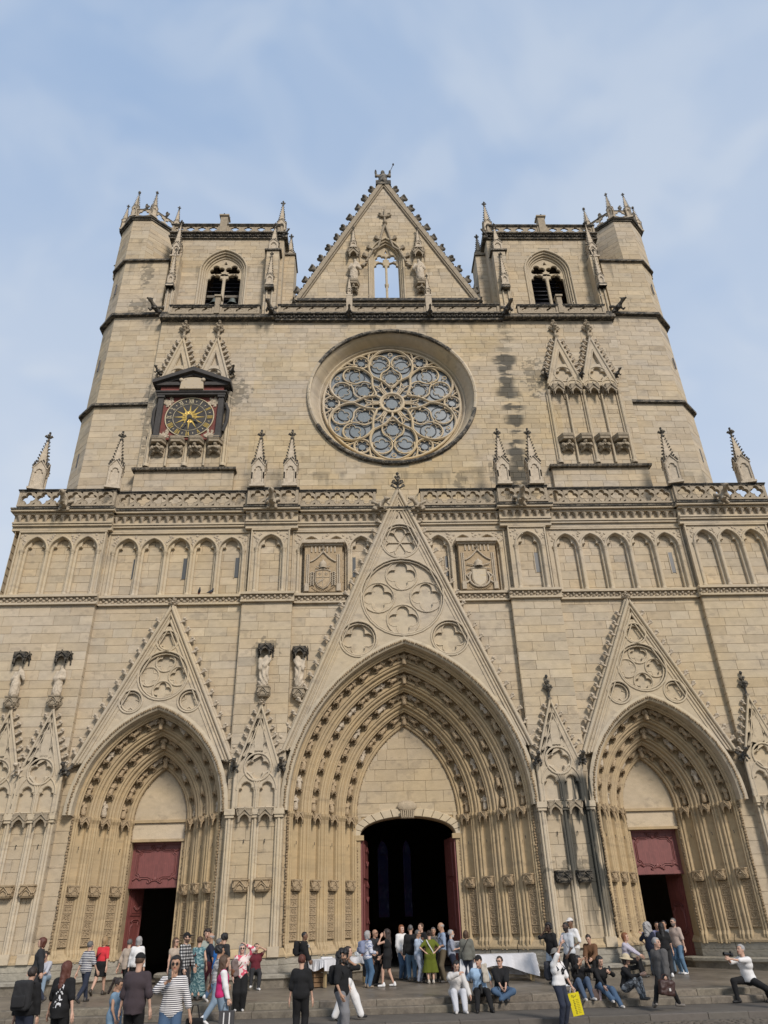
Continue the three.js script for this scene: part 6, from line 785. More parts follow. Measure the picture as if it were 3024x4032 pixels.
function person(label, x, z, y, yaw, H, o) {
  const P = thing('person', label, 'person', personGroupName, [x, y, z], yaw * RAD), b = o.b || 1, cell = o.near ? .017 : .021;
  const S = v => v.map(q => q * H), pel = o.pel || [0, .52, 0], ln = (o.lean || 0) * RAD, sd = (o.side || 0) * RAD, up = [Math.sin(sd), Math.cos(ln) * Math.cos(sd), Math.sin(ln)], al = (p, k) => [p[0] + up[0] * k, p[1] + up[1] * k, p[2] + up[2] * k], tw = (o.twist || 0) * RAD, rx = [Math.cos(tw), 0, -Math.sin(tw)], off = (p, k, dz = 0) => [p[0] + rx[0] * k, p[1], p[2] + rx[2] * k + dz];
  const waist = al(pel, .09), chest = al(pel, .2), neck = al(pel, .305), sh = al(pel, .265), hd = [neck[0] + up[0] * .1, neck[1] + .1, neck[2] + up[2] * .1 + .012];
  const A = {}, Lg = {};
  for (const [s, n] of [[1, 'L'], [-1, 'R']]) {
    const shp_ = off(sh, s * .097 * Math.sqrt(b)), ht = o['h' + n] || [s * .15, .465 + (pel[1] - .52) * .9, .03], [el, wr] = ik(shp_, ht, .17, .15, o['e' + n] || [s * .5, -.3, -1]); A[n] = { s: shp_, e: el, w: wr, t: ht };
    const hip = [pel[0] + s * .05, pel[1] - .005, pel[2]], ft = o['f' + n] || [s * .055, .048, 0], [kn, an] = ik(hip, ft, .245, .24, o['k' + n] || [s * .12, .1, 1]); Lg[n] = { h: hip, k: kn, a: an };
  }
  const q = Math.sqrt(b), torso = [[off(chest, -.055), off(chest, .055), .06 * q, .06 * q], [off(sh, -.085), off(sh, .085), .035, .035], [waist, chest, .066 * b, .072 * q], [[waist[0] - .03, waist[1], waist[2]], [waist[0] + .03, waist[1], waist[2]], .058 * b, .058 * b], [[pel[0] - .042, pel[1] + .015, pel[2] - .006], [pel[0] + .042, pel[1] + .015, pel[2] - .006], .066 * q, .066 * q], [pel, waist, .07 * b, .066 * b]], arms = {}, legs = {};
  for (const n of ['L', 'R']) { arms[n] = [[A[n].s, A[n].e, .0275 * q, .0235], [A[n].e, A[n].w, .0235, .016]]; legs[n] = [[Lg[n].h, Lg[n].k, .054 * q, .037], [Lg[n].k, Lg[n].a, .037, .022]]; }
  const field = (list, e, k = .03) => { const L = list.map(c => [S(c[0]), S(c[1]), c[2] * H + e, c[3] * H + e]); return (x, y, z) => { let d = 9; for (let i = 0; i < L.length; i++) { const c = L[i]; d = smin(d, capD(x, y, z, c[0], c[1], c[2], c[3]), k); } return d; }; };
  const bounds = (list, e) => { const lo = [9, 9, 9], hi = [-9, -9, -9]; for (const c of list) for (const p of [0, 1]) for (let i = 0; i < 3; i++) { const r = c[2 + p] * H + e + .04; lo[i] = Math.min(lo[i], c[p][i] * H - r); hi[i] = Math.max(hi[i], c[p][i] * H + r); } return [lo, hi]; };
  // skin
  const sk = SKIN[o.skin || 'fair'], all = [...torso, ...arms.L, ...arms.R, ...legs.L, ...legs.R, [neck, [hd[0], hd[1] - .04, hd[2] - .015], .034, .032]], [lo, hi] = bounds(all, 0), mb = new MB();
  const bare = field(all, -.004, .03); mb.col = sk; mb.add(net(bare, lo, hi, cell * 1.15));
  const hs = H * 1.06 / 1.7, hm = T(...S(hd), hs, 0, (o.hy || 0) * RAD, (o.hp || 0) * RAD); { const Q = hm; const g = HEAD.toNonIndexed(), pa = g.attributes.position.array, n0 = mb.c.length; mb.add(g, hm); for (let i = 0, k = n0; i < pa.length; i += 3, k += 3) { const X = Math.abs(pa[i]), Y = pa[i + 1], Z = pa[i + 2]; let f = 1, lip = 0; if (Z > .07) { if (Math.hypot(X - .031, (Y - .01) * 1.3) < .015) f = .12; else if (Math.abs(Y - .036) < .007 && X > .014 && X < .05) f = .4; else if (Math.abs(Y + .056) < .01 && X < .026) lip = 1; } const bd = o.beard && Y < -.03 && Z > -.01 ? 1 : 0; if (bd) { const hc = HAIRC[o.beard]; for (let w = 0; w < 3; w++) mb.c[k + w] = mix(sk[w], hc[w], .85); } else { mb.c[k] = sk[0] * f * (lip ? .95 : 1); mb.c[k + 1] = sk[1] * f * (lip ? .62 : 1); mb.c[k + 2] = sk[2] * f * (lip ? .66 : 1); } } }
  mb.col = sk; for (const [s, n] of [[1, 'L'], [-1, 'R']]) { const w = V3(S(A[n].w)), d = V3(S(A[n].w)).sub(V3(S(A[n].e))).normalize(); if (o['d' + n]) d.set(...o['d' + n]).normalize(); const yv = d.clone().negate(); let zv = V3(o['p' + n] || [-s, 0, .25]); zv.addScaledVector(yv, -zv.dot(yv)).normalize(); const xv = new THREE.Vector3().crossVectors(yv, zv); const m = new THREE.Matrix4().makeBasis(xv, yv, zv).setPosition(w); const flip = xv.dot(new THREE.Vector3(0, 0, 1)) < -.2 ? -1 : 1; m.multiply(new THREE.Matrix4().makeScale(flip * hs, hs, hs)); mb.add(HANDS[o['g' + n] ? 1 : 0], m); }
  { const g = mb.geo(1); g.deleteAttribute('uv'); const gg = mergeVertices(g, 1e-4); mesh('body', gg, M_SKIN, P); }
  // clothes
  const wear = (name, list, e, mat, clip, k = .035, tile = .4, cs = cell) => { const f = field(list, e, k), [lo, hi] = bounds(list, e), F = clip ? (x, y, z) => Math.max(f(x, y, z), clip(x, y, z)) : f; const wob = (x, y, z) => F(x, y, z) + .0035 * Math.sin(y * 19 + x * 11 + 6 * Math.sin(x * 9 + z * 8 + y * 3)); return mesh(name, fin(net(wob, lo, hi, cs), tile), mat, P); };
  const mt = c => typeof c === 'string' ? patMat(c) : cloth(c), tl = c => typeof c === 'string' ? PT[c] : .4;
  if (o.top) { const t = o.top, list = [...torso]; for (const n of ['L', 'R']) { if (t.sl > 0) { const f = Math.min(1, t.sl * 2), a = arms[n][0]; list.push([a[0], a[0].map((v, i) => mix(v, a[1][i], f * .95)), a[2] * 1.03, mix(a[2], a[3], f) * 1.08]); if (t.sl > .5) { const c = arms[n][1], g = (t.sl - .5) * 2; list.push([c[0], c[0].map((v, i) => mix(v, c[1][i], g * .96)), c[2] * 1.1, mix(c[2], c[3], g) * 1.2]); } } } const hem = (t.hem ?? -.03), hp = S(al(pel, hem)); if (hem < -.06) list.push([pel, al(pel, hem - .05), .075 * b, .085 * b * (t.fl || 1)]); wear(t.n || 'shirt', list, t.e ?? .012, mt(t.c), (x, y, z) => -((x - hp[0]) * up[0] + (y - hp[1]) * up[1] + (z - hp[2]) * up[2]), .035, tl(t.c)); if (t.print) wear('back_print', list, (t.e ?? .012) + .004, cloth([.6, .6, .6]), t.print, .035, .4, .011); }
  if (o.over) { const t = o.over, list = [...torso]; for (const n of ['L', 'R']) if (t.sl > 0) { const a = arms[n][0], c = arms[n][1]; list.push([a[0], a[1], a[2] * 1.25, a[3] * 1.3]); if (t.sl > .5) list.push([c[0], c[0].map((v, i) => mix(v, c[1][i], .9)), c[2] * 1.25, c[3] * 1.4]); } const hem = t.hem ?? -.03, hp = S(al(pel, hem)); if (hem < -.06) list.push([pel, al(pel, hem - .05), .08 * b, .095 * b]); wear(t.n || 'jacket', list, t.e ?? .026, mt(t.c), (x, y, z) => Math.max(-((x - hp[0]) * up[0] + (y - hp[1]) * up[1] + (z - hp[2]) * up[2]), t.open ? Math.min(.03 - Math.abs(x), -(.0 - z)) * (z > 0 ? 1 : -1) * 0 - 1 : -1), .035, tl(t.c)); }
  if (o.bot) { const t = o.bot, list = [], L = t.len ?? 1, hw = S(al(pel, .065));
    if (t.t === 'skirt' || t.t === 'dress') { const hem = t.hem, top = t.t === 'dress' ? null : hw, r = t.fl || .11; list.push(torso[4], [pel, al(pel, .05), .07 * b, .068 * b]); const c = [(Lg.L.k[0] + Lg.R.k[0]) / 2, hem, (Lg.L.k[2] + Lg.R.k[2]) / 2 * (pel[1] - hem) / .24]; for (const s of [-1, 1]) list.push([[pel[0] + s * .03, pel[1], pel[2]], [c[0] + s * r * .45, hem - .03, c[2]], .07 * q, r * .75]); if (t.t === 'dress') list.push(...torso); const y0 = hem * H; wear(t.t, list, .014, mt(t.c), (x, y, z) => Math.max(y0 - y, top ? y - top[1] : -1), .05, tl(t.c)); }
    else { list.push(torso[4], torso[5]); for (const n of ['L', 'R']) { const [th, cf] = legs[n], w = t.w || 1; list.push([th[0], th[1], th[2] * mix(1, w, .35), th[3] * mix(1.05, w, .8)]); if (L > .5) { const g = (L - .5) * 2; list.push([cf[0], cf[0].map((v, i) => mix(v, cf[1][i], g)), cf[2] * mix(1.02, w, .9), mix(cf[2], cf[3], g) * 1.15 * w]); } else list[list.length - 1] = [th[0], th[0].map((v, i) => mix(v, th[1][i], L * 2)), th[2] * 1.1, th[3] * 1.5]; } const u = up; wear(t.n || 'trousers', list, .01, mt(t.c), (x, y, z) => { const a = x - hw[0], bb = y - hw[1], cc = z - hw[2], k = a * u[0] + bb * u[1] + cc * u[2]; return Math.min(k, .105 * H * q - Math.hypot(a - k * u[0], bb - k * u[1], cc - k * u[2])); }, .022, tl(t.c)); } }
  for (const [s, n] of [[1, 'L'], [-1, 'R']]) { const a = S(Lg[n].a), ft = o['f' + n] || [0, .048, 0], pt = (o['t' + n] ?? 0) * RAD, sc = H / 1.7; const m = mesh('shoe', SHOE, cloth(o.shoes || [.05, .045, .04], { roughness: .6 }), P, [a[0], a[1] - .078 * sc * Math.cos(pt) , a[2] + .01 - .06 * Math.sin(pt)], [pt, (o['r' + n] ?? s * 10) * RAD, 0], sc); m.rotation.order = 'YXZ'; }
  const onHead = (name, g, mat, s = 1) => { const m = mesh(name, g, mat, P); hm.decompose(m.position, m.quaternion, m.scale); m.scale.multiplyScalar(s); return m; };
  if (o.hair && o.hair[0] !== 'none') onHead('hair', hairGeo(o.hair[0]), cloth(HAIRC[o.hair[1]], { roughness: .6 }));
  if (o.cap) onHead('cap', CAP, cloth(o.cap)); if (o.straw) onHead('hat', STRAW, cloth(o.straw)); if (o.shades) onHead('sunglasses', GLASSES, M.shades ??= std({ color: C(.01, .01, .01), roughness: .2 }));
  P._j = { A, Lg, H, pel, neck, chest, sh, hd, up, S }; return P;
}
// carried things: separate objects in the carrier's frame
function rb(w, h, d, r, nz = 0) { return fin(net((x, y, z) => { const a = Math.max(Math.abs(x) - w / 2 + r, 0), b = Math.max(Math.abs(y) - h / 2 + r, 0), c = Math.max(Math.abs(z) - d / 2 + r, 0); return Math.hypot(a, b, c) - r + nz * noise3(x * 20, y * 20, z * 20); }, [-w / 2 - .04, -h / 2 - .04, -d / 2 - .04], [w / 2 + .04, h / 2 + .04, d / 2 + .04], .024), .3); }
function carried(P, name, label, cat) { const g = thing(name, label, cat, null, P.position.toArray(), P.rotation.y); return g; }
const strapMat = (c) => cloth(c, { roughness: .8 });
function backpack(P, label, c, w = .3, h = .42, extra) { const j = P._j, g = carried(P, 'backpack', label, 'backpack'), ch = j.S(j.chest), sc = j.H; mesh('pack', rb(w, h, .17, .07, .02), cloth(c), g, [ch[0], ch[1] - .02, ch[2] - .078 * sc - .105]); const st = new MB(); for (const s of [-1, 1]) { const q = j.S(j.A[s > 0 ? 'L' : 'R'].s); st.tube([[s * w * .3, ch[1] + h * .4, ch[2] - .078 * sc - .05], [q[0] * .8, q[1] + .065, q[2]], [q[0] * .85, ch[1] + .02, ch[2] + .078 * sc + .02], [s * w * .4, ch[1] - h * .4, ch[2] - .06 * sc - .05]], .016, 5); } mesh('straps', st.geo(.3), strapMat(c), g); mesh('pocket', rb(w * .75, h * .4, .06, .03), cloth(c.map(v => v * .8)), g, [ch[0], ch[1] - h * .22, ch[2] - .078 * sc - .2]); return g; }
function shoulderBag(P, label, c, side, opt = {}) { const j = P._j, g = carried(P, opt.name || 'shoulder_bag', label, 'bag'), pl = j.S(j.pel), w = opt.w || .28, h = opt.h || .22, y = pl[1] + (opt.dy || .05), zz = opt.z ?? 0, X = side * (.085 * j.H + .07 + (opt.dx || 0)); mesh('pouch', rb(w, h, .1, .045, .015), cloth(c, { roughness: .55 }), g, [X, y, zz], [0, PI / 2 + (opt.ry || 0), 0]); const s = j.S(j.sh), st = new MB(), o = opt.same ? side : -side; st.tube([[X * .95, y + h * .4, zz - .05], [side * .04, mix(y, s[1], .55), -.085 * j.H - .025], [o * .07 * j.H, s[1] + .05, s[2] - .01], [side * .02, mix(y, s[1], .55), .09 * j.H + .03], [X * .95, y + h * .4, zz + .05]].map(q => opt.same ? [q[0] * (q[1] > s[1] ? 1 : 1), q[1], q[2]] : q), .011, 5); mesh('strap', st.geo(.3), strapMat(opt.sc || c), g); return g; }
// ---------- clock, bells, statues, furniture, birds ----------
M.gold = new THREE.MeshStandardMaterial({ color: C(.72, .5, .14), roughness: .38, metalness: .7, vertexColors: true });
M.gilt = std({ color: C(.6, .52, .34), roughness: .6 }); M.slate = std({ color: C(.045, .05, .055), roughness: .75, map: null });
{
  const g = thing('clock', 'dark framed wall clock with gold numerals and sun rays on red case', 'clock', null, [-10.3, 24.22, UZ]);
  const fd = std({ map: tex(256, 256, (i, j) => { const n = pf(i / 256, j / 256, 5), t = .6 + .9 * n; return [.052 * t, .048 * t, .044 * t]; }), roughness: .8 }), red = std({ map: tex(128, 128, (i, j) => { const t = .7 + .6 * pf(i / 128, j / 128, 4); return [.19 * t, .055 * t, .042 * t]; }), roughness: .8 });
  const cs = new MB(); cs.box(-1.5, 1.5, -1.34, 1.5, .02, .3); cs.build('case', red, g, 1);
  for (const s of [-1, 1]) { const dk = new MB(); dk.box(s * 1.52 - .13, s * 1.52 + .13, -1.3, 1.2, .1, .48); dk.box(s * 1.52 - .18, s * 1.52 + .18, -1.36, -1.2, .06, .54); dk.box(s * 1.52 - .18, s * 1.52 + .18, 1.14, 1.28, .06, .54); dk.tube([[s * 1.68, -.8, .2], [s * 1.84, -.2, .2], [s * 1.86, .5, .2], [s * 1.7, .95, .2]], .1, 6); dk.build('pilaster', fd, g, 1); }
  const en = new MB(); en.box(-1.74, 1.74, 1.28, 1.42, .05, .56); en.box(-1.8, 1.8, 1.42, 1.5, .05, .62); en.build('entablature', fd, g, 1);
  const fz = new MB(); fz.box(-1.6, 1.6, 1.5, 1.82, .05, .5); fz.build('frieze', red, g, 1);
  const pd = new MB(); for (const s of [-1, 1]) { pd.box(s > 0 ? .62 : -1.84, s > 0 ? 1.84 : -.62, 1.82, 2.02, .02, .66); pd.ext([[s * 1.98, 1.86], [s * 1.98, 2.06], [0, 2.92], [0, 2.66]], .0, .82); pd.ext([[s * 1.86, 1.9], [0, 2.68], [0, 2.5], [s * 1.6, 1.9]], 0, .62); } pd.build('pediment', fd, g, 1);
  const tp = new MB(); tp.ext([[-1.7, 1.84], [1.7, 1.84], [0, 2.6]], .02, .3); tp.build('pediment_back', red, g, 1);
  const ct = new MB(); const top = []; for (let i = 0; i <= 12; i++) { const a = PI * i / 12; top.push([.56 * Math.cos(a), 2.08 + .2 * Math.sin(a)]); } ct.ext([[-.6, 1.52], [.6, 1.52], ...top], .5, .72, null, .02); for (const s of [-1, 1]) ct.lathe([[0, -.06], [.1, -.05], [.1, .05], [0, .06]], s * .56, 2.1, .7, 10, new THREE.Matrix4().makeRotationX(PI / 2)); ct.build('cartouche', M.white, g, 1);
  const dl = new MB(); dl.ext(circ(0, 0, 1.21, 40), .3, .335); dl.build('dial', fd, g, 1);
  const rg = new MB(); rg.tube(ring3(circ(0, 0, 1.21, 48), .345), .028, 6, true); rg.tube(ring3(circ(0, 0, .83, 40), .34), .014, 5, true); rg.build('gold_rings', M.gilt, g, 1);
  const sr = new MB(); sr.ext(circ(0, 0, .2, 20), .335, .37); for (let k = 0; k < 12; k++) { const a = k * PI / 6, n = [Math.cos(a), Math.sin(a)], t = [-n[1], n[0]], w = .062; sr.ext([[n[0] * .16 + t[0] * w, n[1] * .16 + t[1] * w], [n[0] * .8, n[1] * .8], [n[0] * .16 - t[0] * w, n[1] * .16 - t[1] * w]].reverse(), .336, .352); for (const o of [-.17, .17, .26]) { const b = a + o, m = [Math.cos(b), Math.sin(b)]; sr.tube([[m[0] * .15, m[1] * .15, .35], [Math.cos(b + .1) * .27, Math.sin(b + .1) * .27, .35], [Math.cos(b - .05) * .36, Math.sin(b - .05) * .36, .35]], .022, 4); } } sr.build('sun_rays', M.gold, g, 1);
  const RN = ['XII', 'I', 'II', 'III', 'IIII', 'V', 'VI', 'VII', 'VIII', 'IX', 'X', 'XI']; RN.forEach((s, k) => { const b = new MB(), a = PI / 2 - k * PI / 6, W = { I: .065, V: .12, X: .12 }, tot = [...s].reduce((q, c) => q + W[c], 0); let x = -tot / 2; const h = .125, bar = (x0, y0, x1, y1, w) => { const dx = x1 - x0, dy = y1 - y0, L = Math.hypot(dx, dy), nx = -dy / L * w, ny = dx / L * w; b.ext([[x0 + nx, y0 + ny], [x0 - nx, y0 - ny], [x1 - nx, y1 - ny], [x1 + nx, y1 + ny]], 0, .014); }; for (const c of s) { const w = W[c]; if (c === 'I') { bar(x + w / 2, -h, x + w / 2, h, .015); bar(x + .008, h, x + w - .008, h, .008); bar(x + .008, -h, x + w - .008, -h, .008); } if (c === 'V') { bar(x + .01, h, x + w / 2, -h, .016); bar(x + w - .01, h, x + w / 2, -h, .009); } if (c === 'X') { bar(x + .01, h, x + w - .01, -h, .016); bar(x + w - .01, h, x + .01, -h, .009); } x += w; } const o = b.build('numeral', k > 1 && k < 9 ? M.gold : M.gilt, g, 1); o.position.set(1.02 * Math.cos(a), 1.02 * Math.sin(a), .337); o.rotation.z = a - PI / 2; const d = new MB(), a2 = a - PI / 12; d.ext(circ(0, 0, .03, 8), 0, .012); d.ext([[-.012, -.07], [.012, -.07], [.004, 0], [-.004, 0]], 0, .012); const dm = d.build('hour_mark', M.gilt, g, 1); dm.position.set(1.03 * Math.cos(a2), 1.03 * Math.sin(a2), .338); dm.rotation.z = a2 - PI / 2; });
  const hand = (name, ang, L) => { const b = new MB(); b.ext(circ(0, 0, .13, 12), .37, .39); b.ext([[-.05, 0], [.05, 0], [.035, L * .5], [.09, L * .62], [.03, L * .74], [.05, L * .82], [0, L], [-.05, L * .82], [-.03, L * .74], [-.09, L * .62], [-.035, L * .5]], .375, .4); const o = b.build(name, fd, g, 1); o.rotation.z = -ang * RAD; if (name === 'hour_hand') o.position.z = .02; }; hand('hour_hand', 128, .62); hand('minute_hand', 200, .82);
  for (const [sx, sy] of [[-1, 1], [1, 1], [-1, -1], [1, -1]]) { const b = new MB(); for (let k = 0; k < 16; k++) b.add(CROCKET[k % 3], T(sx * (.98 + .38 * NL[k * 3]), sy * (.88 + .3 * NL[k * 5 + 9]), .3, [1.05, 1.05, .7], NL[k] * 6)); b.build('corner_carving', M.carved, g, .5); }
}
for (const [x, w] of [[-10.3, 'left'], [-9.28, 'right']]) { const g = thing('bell', w === 'left' ? 'green bronze bell left of the mullion in left belfry' : 'green bronze bell right of the mullion in left belfry', 'bell', 'belfry bells', [x, 34.1, -2.95]); const b = new MB(); b.lathe([[.33, 0], [.335, .03], [.29, .08], [.24, .2], [.2, .36], [.17, .46], [.1, .52], [0, .54]], 0, 0, 0, 18); b.build('bell_body', std({ color: C(.17, .2, .19), roughness: .55, metalness: .5 }), g, 1); const c = new MB(); c.tube([[0, .5, 0], [0, .66, 0]], .05, 6); c.box(-.3, .3, .62, .74, -.06, .06); c.build('headstock', std({ color: C(.12, .1, .08) }), g, 1); }
// statues
const STAT = [11, 12, 13, 15].map(v => figureGeo(v)); const HEADLESS = fin(net((x, y, z) => { const f = .03 * Math.sin(x * 48 + 12 * Math.sin(y * 4)) * sstep(.85, .6, y); let d = capD(x, y, z, [0, .08, 0], [.02, .5, 0], .17, .15); d = smin(d, capD(x, y, z, [-.06, .55, 0], [.08, .8, 0], .13, .12), .08) + f; d = smin(d, capD(x, y, z, [-.14, .78, .02], [-.12, .5, .12], .07, .06), .04); d = smin(d, capD(x, y, z, [.16, .78, .02], [.04, .58, .16], .07, .06), .04); return d + .03 * noise3(x * 16, y * 16, z * 16); }, [-.4, -.1, -.3], [.4, 1, .36], .035), .8);
function statue(label, geo, pos, s, mat = M.carved) { const o = mesh('statue', geo, mat, scene, pos, null, s); return tag(o, label, 'statue', 'stone statues of the front'); }
statue('robed stone statue left of the gable window', STAT[0], [-2.0, 35.0, -2.0], [1.5, 1.95, 1.3]); statue('robed stone statue right of the gable window', STAT[1], [2.0, 35.0, -2.0], [1.5, 1.95, 1.3]);
statue('headless cream statue on console, left of the paired inner statues', HEADLESS, [-5.64, 10.02, BZ + .14], [1.2, 1.42, 1]); statue('cream robed statue beside the central gable, on carved console', HEADLESS, [-4.26, 10.05, .14], [-1.15, 1.42, 1]);
statue('cream statue right of two on the far left buttress', STAT[2], [-13.66, 9.82, BZ + .12], [.98, 1.22, .85]); statue('cream statue at the far left edge of the buttress', STAT[3], [-15.27, 9.82, BZ + .12], [.98, 1.22, .85]);
{ const g = thing('apex_statue', 'weathered seated statue with raised hands on the gable peak', 'statue', null, [0, 44.45, -2.45]); mesh('figure', fin(net((x, y, z) => { let d = smin(capD(x, y, z, [0, .2, 0], [0, .8, -.05], .36, .28), capD(x, y, z, [0, .6, .2], [0, .1, .28], .22, .26), .1); d = smin(d, capD(x, y, z, [0, .8, 0], [0, 1.15, 0], .26, .2), .1); for (const s of [-1, 1]) { d = smin(d, capD(x, y, z, [s * .22, 1.15, 0], [s * .46, .95, .1], .1, .09), .06); d = smin(d, capD(x, y, z, [s * .46, .95, .1], [s * .48, 1.45, .15], .08, .08), .05); } d = smin(d, Math.hypot(x, y - 1.45, z) - .15, .05); d = smin(d, capD(x, y, z, [0, 1.5, 0], [0, 1.75, 0], .14, .04), .03); return d + .04 * noise3(x * 12, y * 12, z * 12); }, [-.75, -.2, -.5], [.75, 1.95, .6], .06), .8), M.dark, g); const st = new MB(); st.tube([[.5, 1.4, .15], [.72, 2.1, .15]], .022, 5); st.add(new THREE.IcosahedronGeometry(.09, 0), T(.73, 2.15, .15, [.8, 1.4, .8])); st.build('sceptre', M.iron, g, 1); const b = new MB(); b.box(-.5, .5, -.3, .08, -.4, .45); b.build('base', M.dark, g, 1); }
{ // canopies and consoles that belong to the wall
  for (const [x, z, y0, y1, dk] of [[-5.62, BZ, 9.62, 11.3, 1], [-4.25, 0, 9.6, 11.25, 1], [-13.66, BZ, 9.4, 11.12, 0], [-15.3, BZ, 9.4, 11.12, 0]]) { mesh('statue_canopy', HOOD, M.soot, cathedral, [x, y1, z], null, [.58, .42, .72]); mesh('statue_console', SHELF, M.dark2, cathedral, [x, y0 + .08, z - .02], null, [.5, .34, .6]); const l = new MB(); for (let k = 0; k < 6; k++) l.add(CROCKET[k % 3], T(x, y0 + .12, z + .1, .8, 0, -PI / 2 + (k - 2.5) * .6)); l.build('console_leaves', M.dark2, cathedral, .5); }
  for (const s of [-1, 1]) { mesh('statue_canopy', HOOD, M.dark2, cathedral, [s * 2, 37.05, -2.2], null, [.75, .8, .8]); pinnacle(cathedral, s * 2, 37.8, -1.95, .36, .5, 1.4); mesh('statue_console', CONS[s > 0 ? 0 : 2], M.dark2, cathedral, [s * 2, 34.25, -2.2], null, [.6, .75, .75]); }
}
// tables and stand
function table(label, x, z, ry, len, w, ov) { const y = yParvis(z), g = thing('table', label, 'table', null, [x, y, z], ry), wood = std({ color: C(.36, .27, .14), roughness: .8 }); const t = new MB(); t.box(-len / 2, len / 2, .7, .73, -w / 2, w / 2); t.build('table_top', wood, g, 1); for (const sx of [-1, 1]) for (const sz of [-1, 1]) { const l = new MB(); l.box(sx * (len / 2 - .14) - .04, sx * (len / 2 - .14) + .04, 0, .7, sz * (w / 2 - .08) - .035, sz * (w / 2 - .08) + .035); l.build('leg', wood, g, 1); } return g; }
function draped(label, x, z, ry, len, w, h0, h1, seed) { const g = thing('tablecloth', label, 'tablecloth', null, [x, yParvis(z), z], ry), b = new MB(), N = 96, pts = []; const per = [[-1, 1], [1, 1], [1, -1], [-1, -1]]; const top = []; for (let e = 0; e < 4; e++) for (let i = 0; i < N / 4; i++) { const a = per[e], c = per[(e + 1) % 4], t = i / (N / 4); top.push([mix(a[0], c[0], t) * (len / 2 + .02), mix(a[1], c[1], t) * (w / 2 + .02)]); } for (let i = 0; i < N; i++) { const j = (i + 1) % N, P = (k, l) => { const [x, z] = top[k], f = l / 4, n = Math.hypot(x / len, z / w), q = (.035 * Math.sin(k * .83 + seed) + .02 * Math.sin(k * 2.1)) * f + .045 * f, hm = mix(h0, h1, .5 + .5 * Math.sin(k * .23 + seed)); return [x * (1 + q / Math.abs(len) * 2), .745 - hm * f, z * (1 + q / w * 2)]; }; for (let l = 0; l < 4; l++) b.quad(P(i, l), P(j, l), P(j, l + 1), P(i, l + 1)); b.tri([0, .748, 0], P(i, 0), P(j, 0)); } b.build('cloth', cloth0, g, 1); return g; }
const cloth0 = new THREE.MeshStandardMaterial({ color: C(.66, .67, .7), roughness: .95, bumpMap: grainBump, bumpScale: .004, vertexColors: true });
table('wooden trestle table left of the central door', -2.62, .35, Math.atan2(1.75, 1.35), 2.3, .72); draped('white cloth on the table left of the central door', -2.62, .35, Math.atan2(1.75, 1.35), 2.3, .72, .16, .3, 1);
table('wooden trestle table right of the central door', 2.62, .75, -.1, 2.4, .75); draped('long white cloth on the table right of the central door', 2.62, .75, -.1, 2.4, .75, .3, .62, 2);
{ const r = thing('paper_roll', 'rolled white poster lying on the left table', 'paper', null, [-3.0, yParvis(.8) + .78, .75], .5), b = new MB(); b.tube([[-.2, 0, 0], [.2, 0, 0]], .035, 10); b.build('roll', cloth0, r, 1); const bx = thing('crate', 'wooden crate under the left table', 'crate', null, [-3.3, yParvis(.9), .95], .6), c = new MB(), wd = std({ color: C(.2, .12, .06), roughness: .85 }); for (let k = 0; k < 4; k++) { const p = new MB(); p.box(-.22, .22, .02 + k * .13, .13 + k * .13, -.2, .2); p.build('plank', wd, bx, 1); }
  const pb = thing('plastic_bag', 'crumpled clear plastic bag on the left table', 'plastic bag', null, [-1.98, yParvis(-.3) + .745, -.35]); mesh('bag_film', fin(net((x, y, z) => Math.hypot(x, (y - .08) * 1.2, z) - .11 + .07 * noise3(x * 22, y * 22, z * 22), [-.2, -.05, -.2], [.2, .24, .2], .025), .3), new THREE.MeshPhysicalMaterial({ color: C(.75, .78, .8), roughness: .25, transmission: .5, thickness: 0 }), pb);
  const st = thing('display_stand', 'white framed information stand on a thin pole right of centre', 'stand', null, [1.36, yParvis(.6), .62], -.2), p = new MB(); p.tube([[0, .02, 0], [0, .9, 0]], .016, 8); p.lathe([[.16, 0], [.16, .015], [.02, .03]], 0, 0, 0, 16); p.build('pole', std({ color: C(.35, .35, .36), roughness: .4, metalness: .6 }), st, 1); const f = new MB(); f.ext([[-.16, .8], [.16, .8], [.16, 1.14], [-.16, 1.14]], -.01, .012, [[[-.14, .83], [.14, .83], [.14, 1.11], [-.14, 1.11]]]); f.build('frame', cloth0, st, 1); const s = new MB(); s.box(-.14, .14, .83, 1.11, -.006, .004); s.build('poster', std({ map: tex(64, 64, (i, j) => j % 16 < 6 && i > 6 && i < 56 && NL[i * 3 + (j >> 4) * 77] > .3 ? [.1, .1, .12] : [.4, .42, .45]) }), st, .28); }
// pigeons on the string course
for (const [x, l] of [[-8.62, 'dark pigeon standing upright on the ledge below the left arcade'], [-8.12, 'grey pigeon leaning on the ledge below the left arcade']]) { const g = thing('pigeon', l, 'pigeon', 'pigeons on the string course', [x, 14.13, .1], x < -8.3 ? .4 : 2.2); mesh('body', fin(net((x, y, z) => { let d = capD(x, y, z, [0, .1, -.04], [0, .17, .05], .055, .055); d = smin(d, capD(x, y, z, [0, .2, .06], [0, .27, .08], .032, .03), .03); d = smin(d, capD(x, y, z, [0, .27, .1], [0, .265, .125], .012, .006), .01); d = smin(d, capD(x, y, z, [0, .08, -.08], [0, .03, -.18], .035, .018), .03); return d; }, [-.1, -.02, -.24], [.1, .34, .16], .016), .3), cloth([.04, .042, .05]), g); const f = new MB(); for (const s of [-1, 1]) f.tube([[s * .02, .08, 0], [s * .025, 0, .01]], .007, 4); f.build('legs', cloth([.3, .08, .05]), g, 1); }
